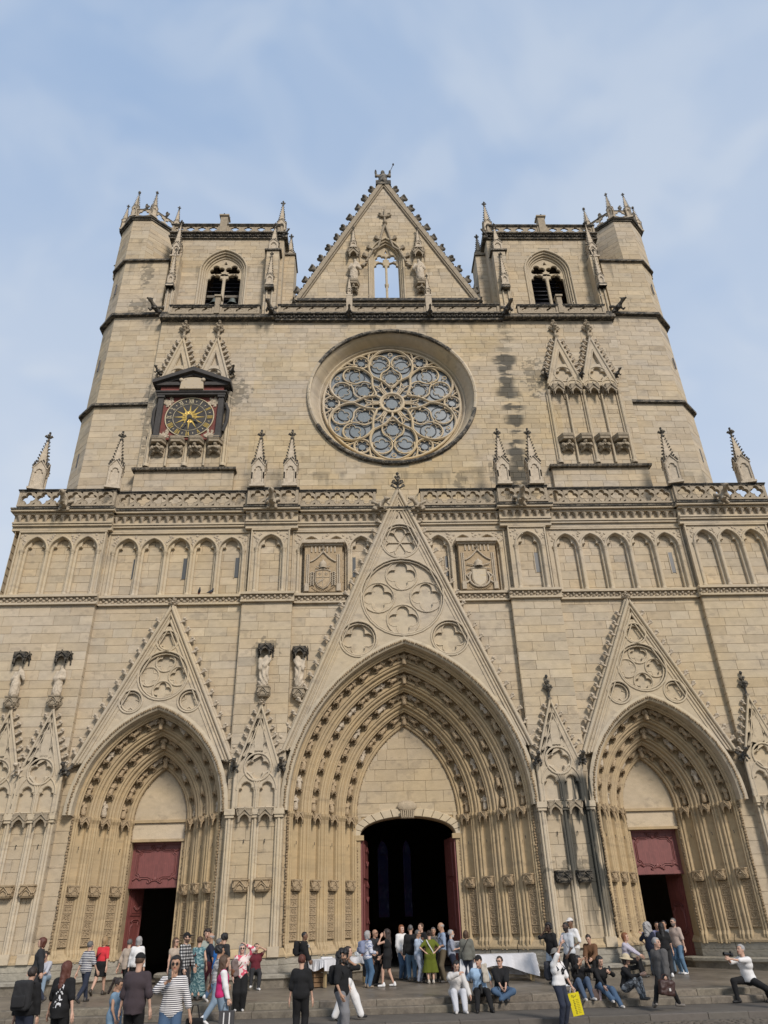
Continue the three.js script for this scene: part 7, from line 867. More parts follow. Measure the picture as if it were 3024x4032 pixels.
// ---------- the crowd ----------
const K = { blk: [.006, .006, .0065], char: [.022, .022, .024], navy: [.012, .017, .035], white: [.68, .67, .65], off: [.55, .53, .5], denim: [.055, .1, .17], lden: [.2, .27, .34], ddn: [.02, .026, .045], khaki: [.1, .078, .047], beige: [.4, .33, .26], lblue: [.3, .43, .58], grey: [.25, .25, .26] };
const pv = yParvis, TR = (c, w, len = 1) => ({ c, w, len }), TP = (c, sl = .5, o = {}) => ({ c, sl, ...o });
const walk = { fL: [.05, .048, .13], fR: [-.05, .075, -.17], tR: 35, hL: [.16, .48, -.08], hR: [-.16, .5, .12] }, walk2 = { fR: [-.05, .048, .13], fL: [.05, .075, -.17], tL: 35, hR: [-.16, .48, -.08], hL: [.16, .5, .12] };
// left side
person('person in long dark charcoal coat with auburn hair facing left', -11.3, 3.4, pv(3.4), -75, 1.66, { ...walk, skin: 'fair', hair: ['bob', 'auburn'], over: { c: K.char, sl: 1, hem: -.2, n: 'coat' }, top: TP(K.blk, 1), bot: TR(K.ddn, 1) });
{ const p = person('person in pale grey T-shirt seated on far left stone bench', -12.05, 1.15, pv(1.15), 0, 1.64, { pel: [0, .295, -.28], lean: 26, hp: 22, shades: 1, fL: [.09, .048, 0], fR: [-.09, .048, 0], hL: [.03, .34, .06], hR: [-.04, .34, .06], hair: ['short', 'dark'], top: TP([.42, .43, .47], .5), bot: TR(K.lden, 1.1) }); }
const pBack = person('person in black seen from behind with dark red hood at lower left', -8.5, 11, yPlaza(11), 172, 1.6, { near: 1, b: 1.02, hair: ['short', 'dark'], over: { c: K.blk, sl: 1, n: 'hoodie' }, top: TP(K.blk, 1), bot: TR(K.ddn, 1.15) });
backpack(pBack, 'large black backpack with small yellow logo worn at lower left', [.018, .018, .019], .38, .52);
const pAub = person('auburn-haired woman in black T-shirt with white skull-like back print', -7.82, 11, yPlaza(11), 165, 1.68, { near: 1, b: 1.05, hair: ['long', 'auburn'], hL: [.2, .44, .06], hR: [-.2, .46, -.04], top: TP(K.blk, .5, { hem: -.09, e: .024, print: (x, y, z) => Math.max(z + .06, Math.abs(x + .02) - .075, Math.abs(y - 1.1) - .2, .01 - .06 * (vn(x * 45 + 3, y * 30) - .38)) }), bot: TR(K.blk, 1.2) });
person('woman in navy and white striped T-shirt walking up beside red top', -9.95, 3.2, pv(3.2), 150, 1.53, { ...walk, hair: ['short', 'dgrey'], hp: -4, top: TP('stripeNavy', .5, { hem: -.06, e: .025 }), bot: TR(K.ddn, 1.1) });
const pRed = person('grey-haired woman in bright red T-shirt and black skirt seen from behind', -10.12, 1.3, pv(1.3), 168, 1.58, { ...walk2, hair: ['bob', 'blond'], skin: 'fair', top: TP([.55, .03, .04], .5), bot: { t: 'skirt', c: K.blk, hem: .31, fl: .095 }, shoes: [.05, .04, .03] });
shoulderBag(pRed, 'black shoulder bag hanging at the hip of the red T-shirt woman', K.blk, 1, { w: .3, h: .26, dy: .08, z: -.06 });
person('person in beige top beside the left door talking to white-topped woman', -9.3, 1.4, pv(1.4), 150, 1.5, { ...walk, hair: ['short', 'dgrey'], hy: 40, top: TP(K.beige, .6, { hem: -.07, e: .02 }), bot: TR(K.blk, 1.2, .55), shoes: K.white });
person('white-haired woman in white long-sleeved top at the left door', -8.92, 1.7, pv(1.7), 175, 1.57, { hair: ['bob', 'grey'], top: TP(K.white, 1, { hem: -.05, e: .02 }), bot: TR(K.blk, 1.1) });
person('girl with dark ponytail in pale blue denim dress', -6.73, 11, yPlaza(11), 75, 1.36, { near: 1, ...walk, hp: 24, skin: 'tan', hair: ['pony', 'dark'], bot: { t: 'dress', c: [.16, .25, .34], hem: .22, fl: .13 } });
person('broad man in plum-brown T-shirt and black cap seen from behind', -6.2, 11.6, yPlaza(11.6), 176, 1.78, { near: 1, b: 1.15, hair: ['buzz', 'brown'], cap: K.blk, top: TP([.045, .032, .036], .55, { hem: -.08, e: .022 }), bot: TR(K.blk, 1.1), hL: [.17, .47, .05], hR: [-.175, .48, .0] });
{ const p = person('woman in black and white striped top holding up her phone', -5.13, 13.2, yPlaza(13.2), 8, 1.73, { near: 1, b: 1.06, skin: 'tan', shades: 1, hair: ['long', 'black'], hR: [-.03, .80, .17], eR: [-.8, -.6, .1], hL: [.2, .46, .06], pR: [0, 0, -1], dR: [.15, 1, .1], gR: 1, top: TP('stripeBlack', .72, { hem: -.05, e: .015 }), bot: TR(K.denim, 1.08) });
  const g = carried(p, 'phone', 'dark phone held in front of the striped woman\'s mouth', 'phone'); mesh('phone_body', rb(.078, .16, .014, .006), cloth([.012, .02, .02], { roughness: .3 }), g, [-.05, 1.47, .36], [-.15, 0, .1]);
  const t = carried(p, 'tote_bag', 'black tote bag hanging beside the striped phone woman', 'bag'); mesh('bag_body', rb(.3, .36, .1, .03, .02), cloth(K.blk), t, [.42, .62, .02]); const s = new MB(); s.tube([[.34, .78, .02], [.37, .98, .02], [.45, .98, .02], [.5, .78, .02]], .012, 5); mesh('handle', s.geo(.3), cloth(K.blk), t); }
// group right of the left door
person('bearded man in black and white plaid shirt and black cap', -6.95, 3.95, pv(3.95), 70, 1.69, { skin: 'fair', beard: 'dark', shades: 1, hair: ['short', 'dark'], cap: K.blk, top: TP('plaid', 1, { hem: -.06, e: .022 }), bot: TR(K.char, 1.1, .6), hL: [.12, .46, .14], hR: [-.15, .46, .1] });
person('woman with long dark hair and sunglasses behind the plaid man', -7.55, 2.6, pv(2.6), 50, 1.53, { skin: 'fair', shades: 1, hair: ['long', 'brown'], top: TP(K.beige, .1), bot: TR(K.beige, 1.1) });
const pFlo = person('woman in long teal floral dress seen from behind', -6.62, 3.6, pv(3.6), 175, 1.58, { skin: 'fair', hair: ['short', 'brown'], bot: { t: 'dress', c: 'floral', hem: .05, fl: .13 }, hL: [.15, .5, .08], hR: [-.15, .5, .06] });
shoulderBag(pFlo, 'dark red shoulder bag of the woman in teal dress', [.16, .012, .02], 1, { w: .3, h: .26, dy: .14, z: .02, same: 1 });
person('tall curly-haired man in sage green T-shirt facing the floral dress', -6.55, 2.9, pv(2.9), 10, 1.74, { skin: 'fair', hair: ['curly', 'dark'], top: TP([.28, .31, .27], .5, { e: .022 }), bot: TR(K.beige, 1.1) });
person('balding man in navy T-shirt and maroon trousers facing left', -6.4, 3.0, pv(3.0), -80, 1.65, { ...walk, b: 1.12, shades: 1, skin: 'tan', hair: ['fringe', 'grey'], top: TP(K.navy, .5), bot: TR([.09, .02, .03], 1.25) });
person('dark-haired person half hidden behind the blue polo man', -6.1, 2.4, pv(2.4), 150, 1.6, { hair: ['curly', 'black'], top: TP(K.char, .5), bot: TR(K.char, 1.1) });
person('man in bright blue polo shirt and jeans near the left portal', -5.98, 4.0, pv(4.0), 130, 1.53, { ...walk2, b: 1.1, skin: 'tan', hair: ['buzz', 'dgrey'], top: TP([.02, .14, .42], .5), bot: TR(K.denim, 1.2), shoes: K.white });
person('curly black-haired person in white and green striped shirt behind pink vest', -5.62, 5.9, -.28, 110, 1.72, { ...walk, skin: 'tan', hair: ['curly', 'black'], top: TP('stripeBlack', .5), bot: TR(K.lden, 1.2), shoes: K.white });
{ const p = person('girl with long light brown hair in pink quilted vest and white sleeves', -5.1, 8.2, yPlaza(8.2), 105, 1.68, { near: 1, hair: ['long', 'brown'], skin: 'fair', hy: 10, top: TP(K.white, 1, { e: .02 }), over: { c: [.5, .02, .13], sl: 0, n: 'vest', hem: -.02 }, bot: TR(K.lden, 1.45), hR: [-.16, .47, .08], hL: [.15, .48, .1], gR: 1 });
  const t = carried(p, 'paper_bag', 'dark grey paper bag with white stripes carried by pink vest girl', 'bag'); const s = new MB(); s.box(-.17, .17, 0, .36, -.06, .06); s.tube([[-.09, .36, .05], [-.07, .5, .0], [.07, .5, 0], [.09, .36, .05]], .008, 5); const w = new MB(); for (const x of [-.07, .06]) w.box(x, x + .025, .04, .33, -.064, .064); const r = -p.rotation.y; mesh('bag_body', s.geo(.3), cloth([.06, .058, .06]), t, [-.28, .24, .12], [0, r, 0]); mesh('printed_stripes', w.geo(.3), cloth(K.white), t, [-.28, .24, .12], [0, r, 0]); }
{ const p = person('woman in pink and white tie-dye top shading her eyes, black wide trousers', -5.15, 4.98, -.115, 8, 1.56, { skin: 'pale', hair: ['long', 'grey'], shades: 1, hL: [.06, .98, .04], eL: [1, .1, .2], hR: [-.13, .5, .1], top: TP('tiedye', .9, { hem: -.05, e: .018 }), bot: TR(K.blk, 1.75), shoes: K.off });
  shoulderBag(p, 'brown leather crossbody bag on the tie-dye woman', [.13, .05, .018], -1, { w: .3, h: .18, dy: .09, z: .1, dx: -.06, ry: -.8 }); const g = carried(p, 'folded_jacket', 'taupe jacket draped over the tie-dye woman\'s arm', 'jacket'); mesh('cloth', rb(.2, .42, .12, .05, .04), cloth([.16, .12, .11]), g, [-.17, 1.0, .13], [0, .3, .1]); }
{ const p = person('woman in burgundy top shading her eyes, seated on stone bench', -5.2, 1.25, pv(1.25), 12, 1.62, { pel: [0, .30, -.3], lean: -4, hp: -14, skin: 'fair', shades: 1, hair: ['short', 'dark'], fL: [.05, .048, .05], fR: [-.1, .09, .0], hL: [.05, .72, -.14], eL: [1, .2, .3], hR: [-.16, .3, -.2], top: TP([.11, .012, .02], .2), bot: TR(K.char, 1), shoes: K.white });
  const g = carried(p, 'handbag', 'black handbag on the bench beside burgundy-topped woman', 'bag'); mesh('bag_body', rb(.26, .28, .16, .08, .02), cloth(K.blk), g, [-.36, .56, -.32]); const s = new MB(); s.tube([[-.42, .68, -.32], [-.4, .82, -.32], [-.32, .82, -.32], [-.3, .68, -.32]], .01, 5); mesh('handle', s.geo(.3), cloth(K.blk), g); }
{ const p = person('man in black track jacket with white trim facing right by left table', -3.7, 1.45, pv(1.45), 80, 1.56, { b: 1.08, skin: 'brown', hair: ['buzz', 'black'], hL: [.06, .5, .12], hR: [-.06, .49, .13], over: { c: K.blk, sl: 1 }, top: TP(K.blk, 1), bot: TR(K.char, 1.15) }); backpack(p, 'black backpack worn by the man beside the left table', K.blk, .3, .42); const g = new MB(); g.box(-.03, .05, 1.12, 1.2, .165, .17); g.tube([[.1, 1.22, .1], [.16, 1.0, .09], [.17, .84, .06]], .012, 5); const m = mesh('white_trim', g.geo(1), cloth(K.white), p); }
const pBt = person('man with dark red hair in black T-shirt seen from behind, centre left', -3.22, 8.6, yPlaza(8.6), 180, 1.65, { near: 1, b: 1.04, hair: ['short', 'auburn'], skin: 'fair', hL: [.16, .46, .04], hR: [-.16, .46, .02], top: TP(K.blk, .55, { hem: -.05, e: .025 }), bot: TR(K.blk, 1.3) });
{ const p = person('man with big black curly hair, black T-shirt and baggy grey jeans', -2.28, 8.4, yPlaza(8.4), 55, 1.71, { near: 1, skin: 'tan', beard: 'black', hair: ['mane', 'black'], hL: [.1, .86, .06], eL: [.8, -.5, .4], gL: 1, hR: [-.16, .5, .1], hy: -25, fR: [-.06, .05, .1], fL: [.06, .05, -.1], top: TP(K.blk, .5, { hem: -.06, e: .025 }), bot: TR([.17, .17, .175], 1.7), shoes: K.blk });
  const g = carried(p, 'phone', 'black phone at the ear of the curly-haired man', 'phone'); mesh('phone_body', rb(.075, .15, .014, .006), cloth([.01, .01, .01], { roughness: .3 }), g, [.16, 1.52, .1], [.2, .6, .3]); backpack(p, 'black backpack with white strap on the curly-haired man', K.blk, .26, .4); }
person('person in wide white trousers walking right behind the curly-haired man', -2.2, 6.2, -.28, 85, 1.62, { fL: [.05, .048, .22], fR: [-.05, .06, -.2], tR: 30, hair: ['short', 'dark'], top: TP(K.blk, .5), bot: TR(K.white, 1.75), shoes: K.blk });
// central group
{ const p = person('woman with grey-blond bob, floral blouse and blue jeans', -1.66, 1.62, pv(1.62), 120, 1.54, { skin: 'fair', hair: ['bob', 'grey'], hL: [.08, .58, .15], hR: [-.08, .6, .15], top: TP('print', .9, { e: .02 }), bot: TR([.06, .12, .2], 1.35), shoes: [.22, .17, .12] }); backpack(p, 'lilac grey backpack on the grey-bobbed woman in jeans', [.2, .23, .33], .27, .36); }
{ const p = person('bald man in sunglasses and dark jacket with white name badge', -1.42, 1.0, pv(1.0), 60, 1.56, { skin: 'tan', shades: 1, over: { c: K.char, sl: 1 }, top: TP(K.blk, 1), bot: TR(K.blk, 1.1) }); const g = carried(p, 'bag', 'black bag hanging low beside the bald man', 'bag'); mesh('bag_body', rb(.26, .36, .14, .06, .02), cloth(K.blk), g, [-.1, .42, -.28]); const b = new MB(); b.box(-.02, .07, 1.12, 1.18, .145, .15); mesh('name_badge', b.geo(1), cloth(K.white), p); }
person('woman in short black dress with hand raised to her face', -1.02, 1.5, pv(1.5), -105, 1.57, { skin: 'fair', hair: ['long', 'dark'], hL: [.04, .86, .12], eL: [.5, -.8, .2], hR: [-.06, .52, .15], bot: { t: 'dress', c: K.blk, hem: .31, fl: .095 }, shoes: K.white, fL: [.06, .048, .1], fR: [-.06, .05, -.1] });
person('auburn-haired woman in loose white blouse at the central door', -.46, -.7, pv(-.7), 35, 1.62, { skin: 'pale', hair: ['bob', 'red'], hL: [.08, .58, .14], hR: [-.1, .5, .1], top: TP(K.white, .85, { hem: -.1, e: .035 }), bot: TR(K.denim, 1.3) });
person('man in black sweater and jeans seen from behind at the central door', -.18, .1, pv(.1), 178, 1.64, { b: 1.05, hair: ['buzz', 'dgrey'], top: TP(K.blk, 1, { hem: -.06, e: .022 }), bot: TR([.1, .17, .25], 1.2) });
person('grey-haired person in light blue shirt with hand at chin', .03, .55, pv(.55), 65, 1.49, { skin: 'tan', shades: 1, hair: ['short', 'dgrey'], hL: [.03, .8, .12], eL: [.8, -.6, .3], hR: [.0, .62, .14], top: TP([.38, .45, .55], .7, { hem: -.09, e: .02 }), bot: TR([.36, .4, .48], 1.15) });
{ const p = person('man in dark suit with white badge at the central door', .24, -.7, pv(-.7), -50, 1.66, { skin: 'fair', hair: ['short', 'brown'], over: { c: K.blk, sl: 1, hem: -.1 }, top: TP([.4, .46, .54], 1), bot: TR(K.blk, 1.1) }); const b = new MB(); b.box(.03, .12, 1.17, 1.23, .15, .155); mesh('name_badge', b.geo(1), cloth(K.white), p); }
{ const p = person('woman in long olive green dress, hands on hips, seen from behind', .38, .98, pv(.98), 180, 1.48, { skin: 'fair', hair: ['bun', 'dark'], hL: [.1, .58, -.06], eL: [1.4, 0, -.2], hR: [-.1, .58, -.06], eR: [-1.4, 0, -.2], top: TP([.1, .12, .008], .4), bot: { t: 'dress', c: [.1, .12, .008], hem: .2, fl: .15 }, shoes: [.4, .36, .3] });
  const g = carried(p, 'white_strap', 'cream strap across the back of the olive dress', 'strap'), s = new MB(); s.tube([[.1, 1.21, -.06], [.05, 1.1, -.15], [-.08, .9, -.14], [-.1, .84, -.1]], .02, 5); mesh('strap_band', s.geo(.3), cloth(K.off), g); }
person('dark-haired man in grey-brown jacket facing out behind the olive dress', .6, .1, pv(.1), -5, 1.54, { skin: 'tan', hair: ['short', 'dgrey'], over: { c: [.12, .115, .1], sl: 1 }, top: TP(K.beige, 1), bot: TR(K.char, 1.1) });
{ const p = person('tall grey-haired man in light blue shirt and khaki trousers', .82, .75, pv(.75), -75, 1.7, { skin: 'tan', hair: ['fringe', 'grey'], hp: 12, hL: [.08, .58, .14], hR: [-.06, .62, .14], top: TP([.24, .3, .4], .5), bot: TR(K.khaki, 1.2) }); backpack(p, 'small navy backpack on the tall man in khaki trousers', K.navy, .26, .38); }
person('white-bearded man in checked short-sleeved shirt reading at the stand', 1.1, .95, pv(.95), 82, 1.48, { b: 1.12, skin: 'fair', beard: 'white', hair: ['short', 'grey'], hL: [.06, .62, .17], hR: [-.06, .64, .17], top: TP('check', .5), bot: TR(K.navy, 1.2) });
{ const p = person('woman with short brown hair in grey-green blazer seen from behind', 1.58, 1.1, pv(1.1), 165, 1.45, { b: 1.12, hair: ['bob', 'brown'], over: { c: [.12, .12, .1], sl: 1, hem: -.09 }, top: TP(K.blk, 1), bot: TR(K.ddn, 1.1) }); const g = carried(p, 'shoulder_strap', 'thin black bag strap across the grey-green blazer', 'strap'), s = new MB(); s.tube([[-.08, 1.22, -.05], [0, 1.08, -.165], [.12, .86, -.15]], .01, 5); mesh('strap_band', s.geo(.3), cloth(K.blk), g); }
// seated on the steps
person('seated person in white hoodie and pale trousers, hand to face', .78, 5.48, -.28, 4, 1.7, { near: 1, pel: [0, .245, -.33], lean: 24, hp: 28, skin: 'fair', hair: ['short', 'black'], fL: [.07, .048, .02], fR: [-.07, .048, .0], hR: [-.01, .52, .0], eR: [-.8, -.3, .3], hL: [.17, .2, .0], top: TP(K.off, 1, { n: 'hoodie', e: .03 }), bot: TR([.5, .51, .54], 1.4), shoes: K.off });
{ const p = person('seated man in light blue T-shirt and black cap with towel', 1.42, 5.42, -.28, 0, 1.74, { near: 1, b: 1.1, pel: [0, .25, -.34], lean: 4, hy: -32, skin: 'fair', hair: ['short', 'dark'], cap: K.blk, fL: [.11, .048, .02], fR: [-.11, .048, .02], hL: [.2, .27, -.34], hR: [-.2, .27, -.36], top: TP(K.lblue, .5, { e: .022 }), bot: TR(K.blk, 1.15), shoes: K.blk });
  const g = carried(p, 'towel', 'beige towel hanging from the seated man\'s shoulder', 'towel'); mesh('towel_cloth', rb(.18, .46, .06, .025, .03), cloth([.42, .38, .31]), g, [.14, .86, -.36], [-.1, 0, .08]); shoulderBag(p, 'black pouch on a strap worn by seated man in light blue', K.blk, -1, { dx: -.2, dy: .06, z: -.3, w: .2, h: .24 }); }
person('seated cross-legged woman in black top with red-brown sunglasses', 2.02, 5.1, -.115, -2, 1.66, { near: 1, b: 1.15, pel: [0, .165, -.2], hy: -30, skin: 'fair', shades: 1, hair: ['bun', 'dark'], fL: [-.06, .055, .06], fR: [.06, .07, .02], kL: [1.6, .6, .5], kR: [-1.6, .6, .5], hL: [.03, .2, .06], hR: [-.03, .2, .06], top: TP(K.blk, .6, { e: .03 }), bot: TR(K.denim, 1.2) });
// right side
{ const p = person('woman in white T-shirt with black flower print photographing with phone', 3.0, 7.6, yPlaza(7.6), 40, 1.6, { near: 1, hp: -14, skin: 'fair', hair: ['long', 'brown'], straw: [.2, .19, .17], hR: [-.02, 1.06, .14], eR: [-.6, -.8, .3], gR: 1, hL: [.16, .48, .12], gL: 1, top: TP(K.white, .5, { e: .022, hem: .0 }), bot: TR(K.ddn, 1.1) });
  const f = new MB(); for (let k = 0; k < 5; k++) { const a = k * 1.2566 + .3; f.add(new THREE.SphereGeometry(.03, 8, 6), T(.02 + .038 * Math.cos(a), 1.13 + .045 * Math.sin(a), .142, [1, 1.2, .25])); } mesh('flower_print', f.geo(1), cloth(K.blk), p);
  const g = carried(p, 'phone', 'pale pink phone raised by the white T-shirt woman', 'phone'); mesh('phone_body', rb(.078, .16, .016, .006), cloth([.6, .5, .5], { roughness: .4 }), g, [-.03, 1.82, .28], [.2, 0, 0]); backpack(p, 'dark patterned backpack on the woman photographing', [.03, .032, .04], .32, .42);
  const y = carried(p, 'shopping_bag', 'bright yellow shopping bag with black lettering', 'bag'); y.position.set(3.38, yPlaza(7.6) + .22, 7.62); y.rotation.y = -.28; const b = new MB(); b.box(-.13, .13, 0, .46, -.06, .06); const yb = mesh('bag_body', b.geo(.3), cloth([.72, .6, .01], { roughness: .6 }), y, [0, 0, 0], [0, 0, .16]);
  const cv = document.createElement('canvas'); cv.width = 128; cv.height = 256; const x = cv.getContext('2d'); x.fillStyle = '#dccb10'; x.fillRect(0, 0, 128, 256); x.fillStyle = '#1a1606'; x.strokeStyle = '#2a2206'; x.lineWidth = 5; x.beginPath(); x.moveTo(34, 44); x.bezierCurveTo(30, 14, 60, 14, 50, 34); x.bezierCurveTo(44, 60, 66, 56, 66, 34); x.bezierCurveTo(72, 50, 84, 46, 96, 22); x.stroke(); for (let k = 0; k < 9; k++) { const yy = 76 + k * 19; x.fillStyle = '#4a3f08'; x.fillRect(40 + (k * 7) % 5, yy, 22, 6); x.fillRect(44, yy + 7, 5 + (k * 5) % 12, 5); x.fillStyle = '#a8960c'; x.fillRect(76, yy - 3, 34, 9); } const ct = new THREE.CanvasTexture(cv); ct.colorSpace = THREE.SRGBColorSpace; mesh('printed_front', new THREE.PlaneGeometry(.25, .45), new THREE.MeshStandardMaterial({ map: ct, roughness: .6 }), y, [-.037, .228, .064], [0, 0, .16]); const h = new MB(); h.tube([[-.14, .45, .05], [-.12, .56, 0], [-.05, .56, 0], [-.02, .46, .05]], .006, 5); mesh('handle', h.geo(.3), cloth(K.white), y); }
person('man in black T-shirt with hand at mouth beside the right table', 4.1, 2.25, pv(2.25), -50, 1.63, { skin: 'dark', hair: ['curly', 'black'], hR: [-.02, .86, .12], eR: [-.8, -.8, .2], hL: [.16, .47, .04], top: TP(K.blk, .5, { e: .022, hem: -.06 }), bot: TR([.3, .36, .42], 1.2) });
{ const p = person('man in light grey T-shirt and black trousers leaning left', 4.42, 3.2, pv(3.2), -60, 1.66, { skin: 'dark', beard: 'black', hair: ['buzz', 'black'], hR: [-.17, .46, .16], hL: [.1, .5, .12], fL: [.07, .05, -.12], fR: [-.06, .048, .06], top: TP([.5, .52, .54], .5, { e: .025, hem: -.06 }), bot: TR(K.blk, 1.35), shoes: [.5, .52, .55] }); const g = carried(p, 'shoulder_strap', 'black strap across the light grey T-shirt', 'strap'), s = new MB(); s.tube([[-.09, 1.36, .02], [-.02, 1.2, .16], [.12, 1.0, .15]], .009, 5); mesh('strap_band', s.geo(.3), cloth(K.blk), g); }
{ const p = person('tall man in white T-shirt and white-fronted cap behind grey T-shirt', 4.95, 1.7, pv(1.7), -55, 1.73, { skin: 'brown', hair: ['buzz', 'black'], cap: [.6, .58, .55], hL: [.12, .56, .13], hR: [-.15, .48, .06], top: TP(K.white, .5, { e: .025 }), bot: TR([.27, .25, .22], 1.45) }); shoulderBag(p, 'small metallic bag on the tall man in white cap', [.2, .18, .13], 1, { w: .16, h: .2, dy: .2, z: .1 }); }
person('person in brown jacket bending over the stone bench at right', 5.45, 1.5, pv(1.5), -30, 1.6, { pel: [0, .32, -.3], lean: 22, hp: 24, hair: ['short', 'dark'], fL: [.06, .048, 0], fR: [-.06, .048, 0], hL: [.06, .36, .0], hR: [-.06, .36, 0], over: { c: [.13, .065, .03], sl: 1 }, top: TP([.06, .02, .02], 1), bot: TR(K.blk, 1.1) });
{ const p = person('seated dark-haired woman in black top applying make-up', 4.28, 5.18, -.115, 12, 1.64, { near: 1, pel: [0, .155, -.27], lean: 12, hy: 40, skin: 'tan', hair: ['long', 'black'], fL: [.09, .05, .0], fR: [-.06, .05, .02], hL: [.08, .52, .0], eL: [.9, -.7, .3], hR: [.0, .56, -.05], eR: [-.9, -.6, .3], top: TP(K.blk, .6), bot: TR([.06, .09, .14], 1.15), shoes: K.off }); const g = thing('shopping_bag', 'taupe shopping bag with striped packet standing between two seated women', 'bag', null, [4.52, -.113, 5.12], .2); mesh('bag_body', rb(.2, .26, .1, .02, .02), cloth([.1, .07, .06]), g, [0, .13, 0]); const s = new MB(); s.box(.08, .15, 0, .3, -.04, .04); mesh('striped_packet', s.geo(.3), cloth([.55, .42, .42]), g, null, [0, 0, -.08]); }
{ const p = person('seated woman in black sweater and jeans with sunglasses on her head', 4.86, 5.3, -.28, 8, 1.62, { near: 1, pel: [0, .25, -.3], lean: 12, hp: 18, hy: 12, skin: 'fair', hair: ['long', 'black'], fL: [.13, .048, .08], fR: [.02, .12, .02], hL: [.06, .5, .0], eL: [.9, -.6, .3], gL: 1, hR: [-.08, .3, .0], top: TP(K.blk, .95), bot: TR(K.denim, 1.35), shoes: K.off }); const g = carried(p, 'phone', 'black phone in the hand of the seated black-sweater woman', 'phone'); mesh('phone_body', rb(.075, .15, .014, .006), cloth([.01, .01, .01], { roughness: .3 }), g, [.09, .9, .05], [-.7, 0, 0]); }
person('red-haired woman in pale lilac cardigan seated on right bench', 7.25, 1.1, pv(1.1), 55, 1.6, { pel: [0, .30, -.3], hair: ['bob', 'red'], skin: 'fair', lean: 6, fL: [.06, .048, 0], fR: [-.06, .048, 0], hL: [.08, .36, .0], hR: [.0, .36, .02], top: TP([.42, .4, .46], 1), bot: TR(K.blk, 1.1) });
{ const p = person('grey wavy-haired woman in navy T-shirt and jeans near right door', 7.85, .5, pv(.5), 130, 1.5, { hair: ['mane', 'grey'], skin: 'fair', b: 1.05, hL: [.13, .56, .05], eL: [1, 0, -.3], hR: [-.16, .5, .02], top: TP(K.navy, .5, { hem: -.07, e: .022 }), bot: TR(K.denim, 1.1) }); const g = carried(p, 'red_scarf', 'red cloth held beside the navy T-shirt woman', 'scarf'); mesh('cloth', rb(.14, .4, .1, .04, .03), cloth([.3, .01, .03]), g, [-.24, .86, .05]); }
person('smiling man in lilac shirt stretching out his arm at right door', 8.5, -.4, pv(-.4), 0, 1.5, { skin: 'tan', hair: ['buzz', 'black'], hR: [-.4, .78, .06], eR: [-.2, -1, 0], top: TP([.24, .24, .36], .98), bot: TR(K.char, 1.1) });
person('woman with long black hair in black clothes and white sneakers', 8.02, 1.35, pv(1.35), 165, 1.52, { hair: ['long', 'black'], skin: 'fair', top: TP(K.blk, .45, { e: .02 }), bot: TR(K.char, 1.2), shoes: K.white, fL: [.07, .05, -.05] });
person('man in pale blue shirt half hidden behind the beige T-shirt man', 8.62, .0, pv(0), -40, 1.54, { skin: 'tan', hair: ['short', 'black'], top: TP([.42, .46, .5], .9), bot: TR([.16, .23, .3], 1.2) });
person('balding man in beige T-shirt, sunglasses and blue jeans', 8.78, .5, pv(.5), -60, 1.62, { skin: 'fair', beard: 'dgrey', shades: 1, hair: ['buzz', 'dgrey'], b: 1.08, fL: [.1, .048, .02], fR: [-.06, .05, -.04], hL: [.18, .46, .02], hR: [-.15, .46, .08], top: TP([.38, .3, .25], .5, { e: .022, hem: -.06 }), bot: TR([.09, .16, .24], 1.2), shoes: K.white });
person('seated woman in straw hat, black top and pale skirt on steps', 5.68, 5.5, -.115, 50, 1.62, { near: 1, pel: [0, .17, -.26], lean: 10, hp: 8, skin: 'fair', hair: ['bob', 'dark'], straw: [.5, .42, .28], fL: [.06, .05, .0], fR: [-.06, .05, .02], hL: [.05, .56, .0], eL: [.8, -.6, .3], hR: [-.05, .36, .05], top: TP(K.blk, .9), bot: TR('camo', 1.3) });
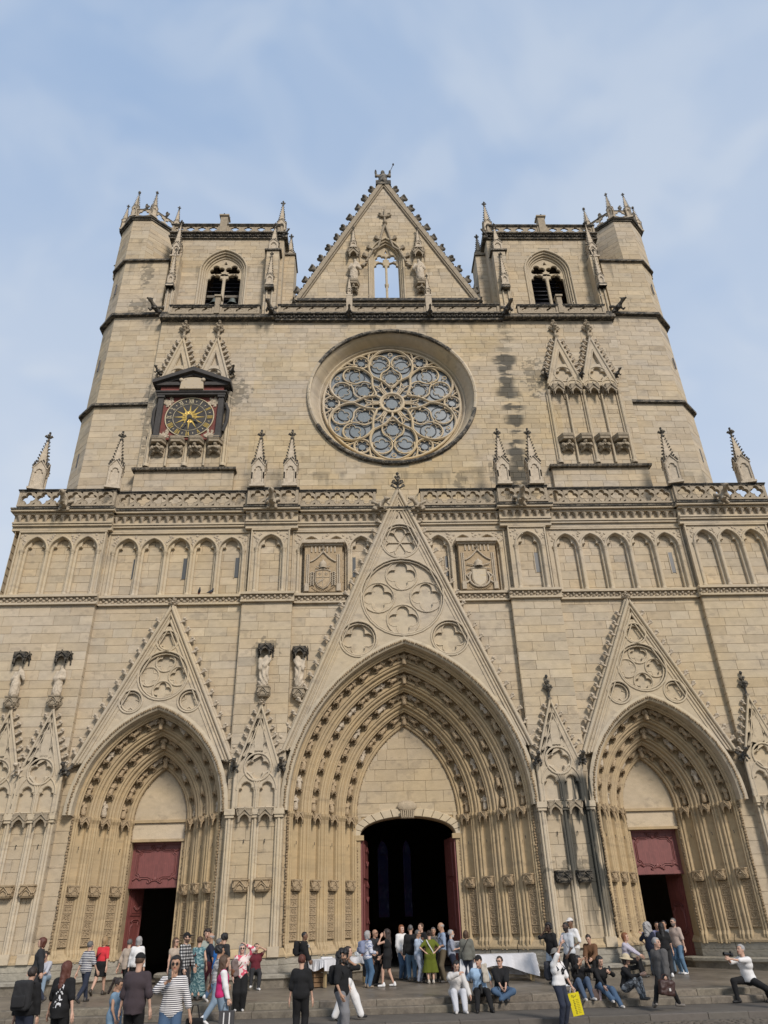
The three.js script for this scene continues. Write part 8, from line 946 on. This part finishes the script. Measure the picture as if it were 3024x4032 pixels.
{ const p = person('grey-haired woman in grey tweed coat striding left', 6.05, 6.3, -.28, -55, 1.61, { near: 1, b: 1.05, hy: 95, skin: 'fair', hair: ['short', 'grey'], fL: [.05, .048, -.24], fR: [-.05, .09, .26], tL: 0, tR: -20, hL: [.13, .46, .1], hR: [-.17, .46, -.04], gL: 1, over: { c: 'tweed', sl: 1, hem: -.14, n: 'coat', e: .035 }, top: TP(K.char, 1), bot: TR(K.blk, 1), shoes: [.17, .15, .13], ...{ rL: 120, rR: 60 } }); const g = thing('leather_bag', 'dark brown leather bag carried by the tweed coat woman', 'bag', null, [5.98, .06, 6.62], .2); mesh('bag_body', rb(.42, .34, .18, .05, .03), cloth([.045, .02, .016], { roughness: .5 }), g, [0, .17, 0], [0, 0, -.14]); const s = new MB(); s.tube([[-.12, .33, 0], [-.06, .46, 0], [.06, .46, 0], [.1, .31, 0]], .012, 5); mesh('handle', s.geo(.3), cloth([.04, .018, .015]), g); const t = new MB(); t.box(0, .05, .1, .16, .1, .108); mesh('label_tag', t.geo(.3), cloth(K.off), g); }
{ const p = person('grey-haired photographer in white shirt crouching on the steps', 8.62, 5.22, -.28, -70, 1.74, { near: 1, b: 1.12, pel: [0, .3, -.12], lean: 2, hp: -8, skin: 'fair', hair: ['short', 'grey'], fL: [.16, .05, -.3], fR: [-.05, .05, .14], kL: [.5, .6, .6], hL: [.04, .59, .2], eL: [.8, -.7, .1], hR: [-.04, .59, .17], eR: [-.8, -.7, .1], gR: 1, gL: 1, top: TP(K.white, .5, { e: .022 }), bot: TR(K.blk, 1.1), shoes: K.blk });
  const g = carried(p, 'camera', 'black camera with long lens held by the crouching photographer', 'camera'); mesh('camera_body', rb(.14, .1, .07, .015), cloth(K.blk, { roughness: .5 }), g, [0, 1.12, .23], [-.12, 0, 0]); mesh('viewfinder', rb(.06, .05, .05, .012), cloth(K.blk, { roughness: .5 }), g, [0, 1.19, .23]); const l = new MB(); l.lathe([[.036, 0], [.036, .05], [.042, .06], [.042, .17], [.047, .18], [.047, .21], [.03, .21]], 0, 0, 0, 14); mesh('lens', l.geo(.3), cloth([.014, .014, .015], { roughness: .4 }), g, [0, 1.13, .26], [PI / 2 - .12, 0, 0]); }
person('person in sunglasses at the far right edge of the view', 8.98, 7.0, yPlaza(7.4), -20, 1.6, { skin: 'tan', shades: 1, hair: ['short', 'dark'], hR: [-.05, .62, .16], gR: 1, top: TP([.12, .1, .09], .5), bot: TR(K.char, 1.1) });
// ---------- render ----------
scene.traverse(o => { if (o.isMesh) o.castShadow = o.receiveShadow = true; });
const renderer = new THREE.WebGLRenderer({ antialias: true });
renderer.shadowMap.enabled = true; renderer.toneMapping = THREE.LinearToneMapping; renderer.toneMappingExposure = EXPOSURE;
renderer.render(scene, camera);
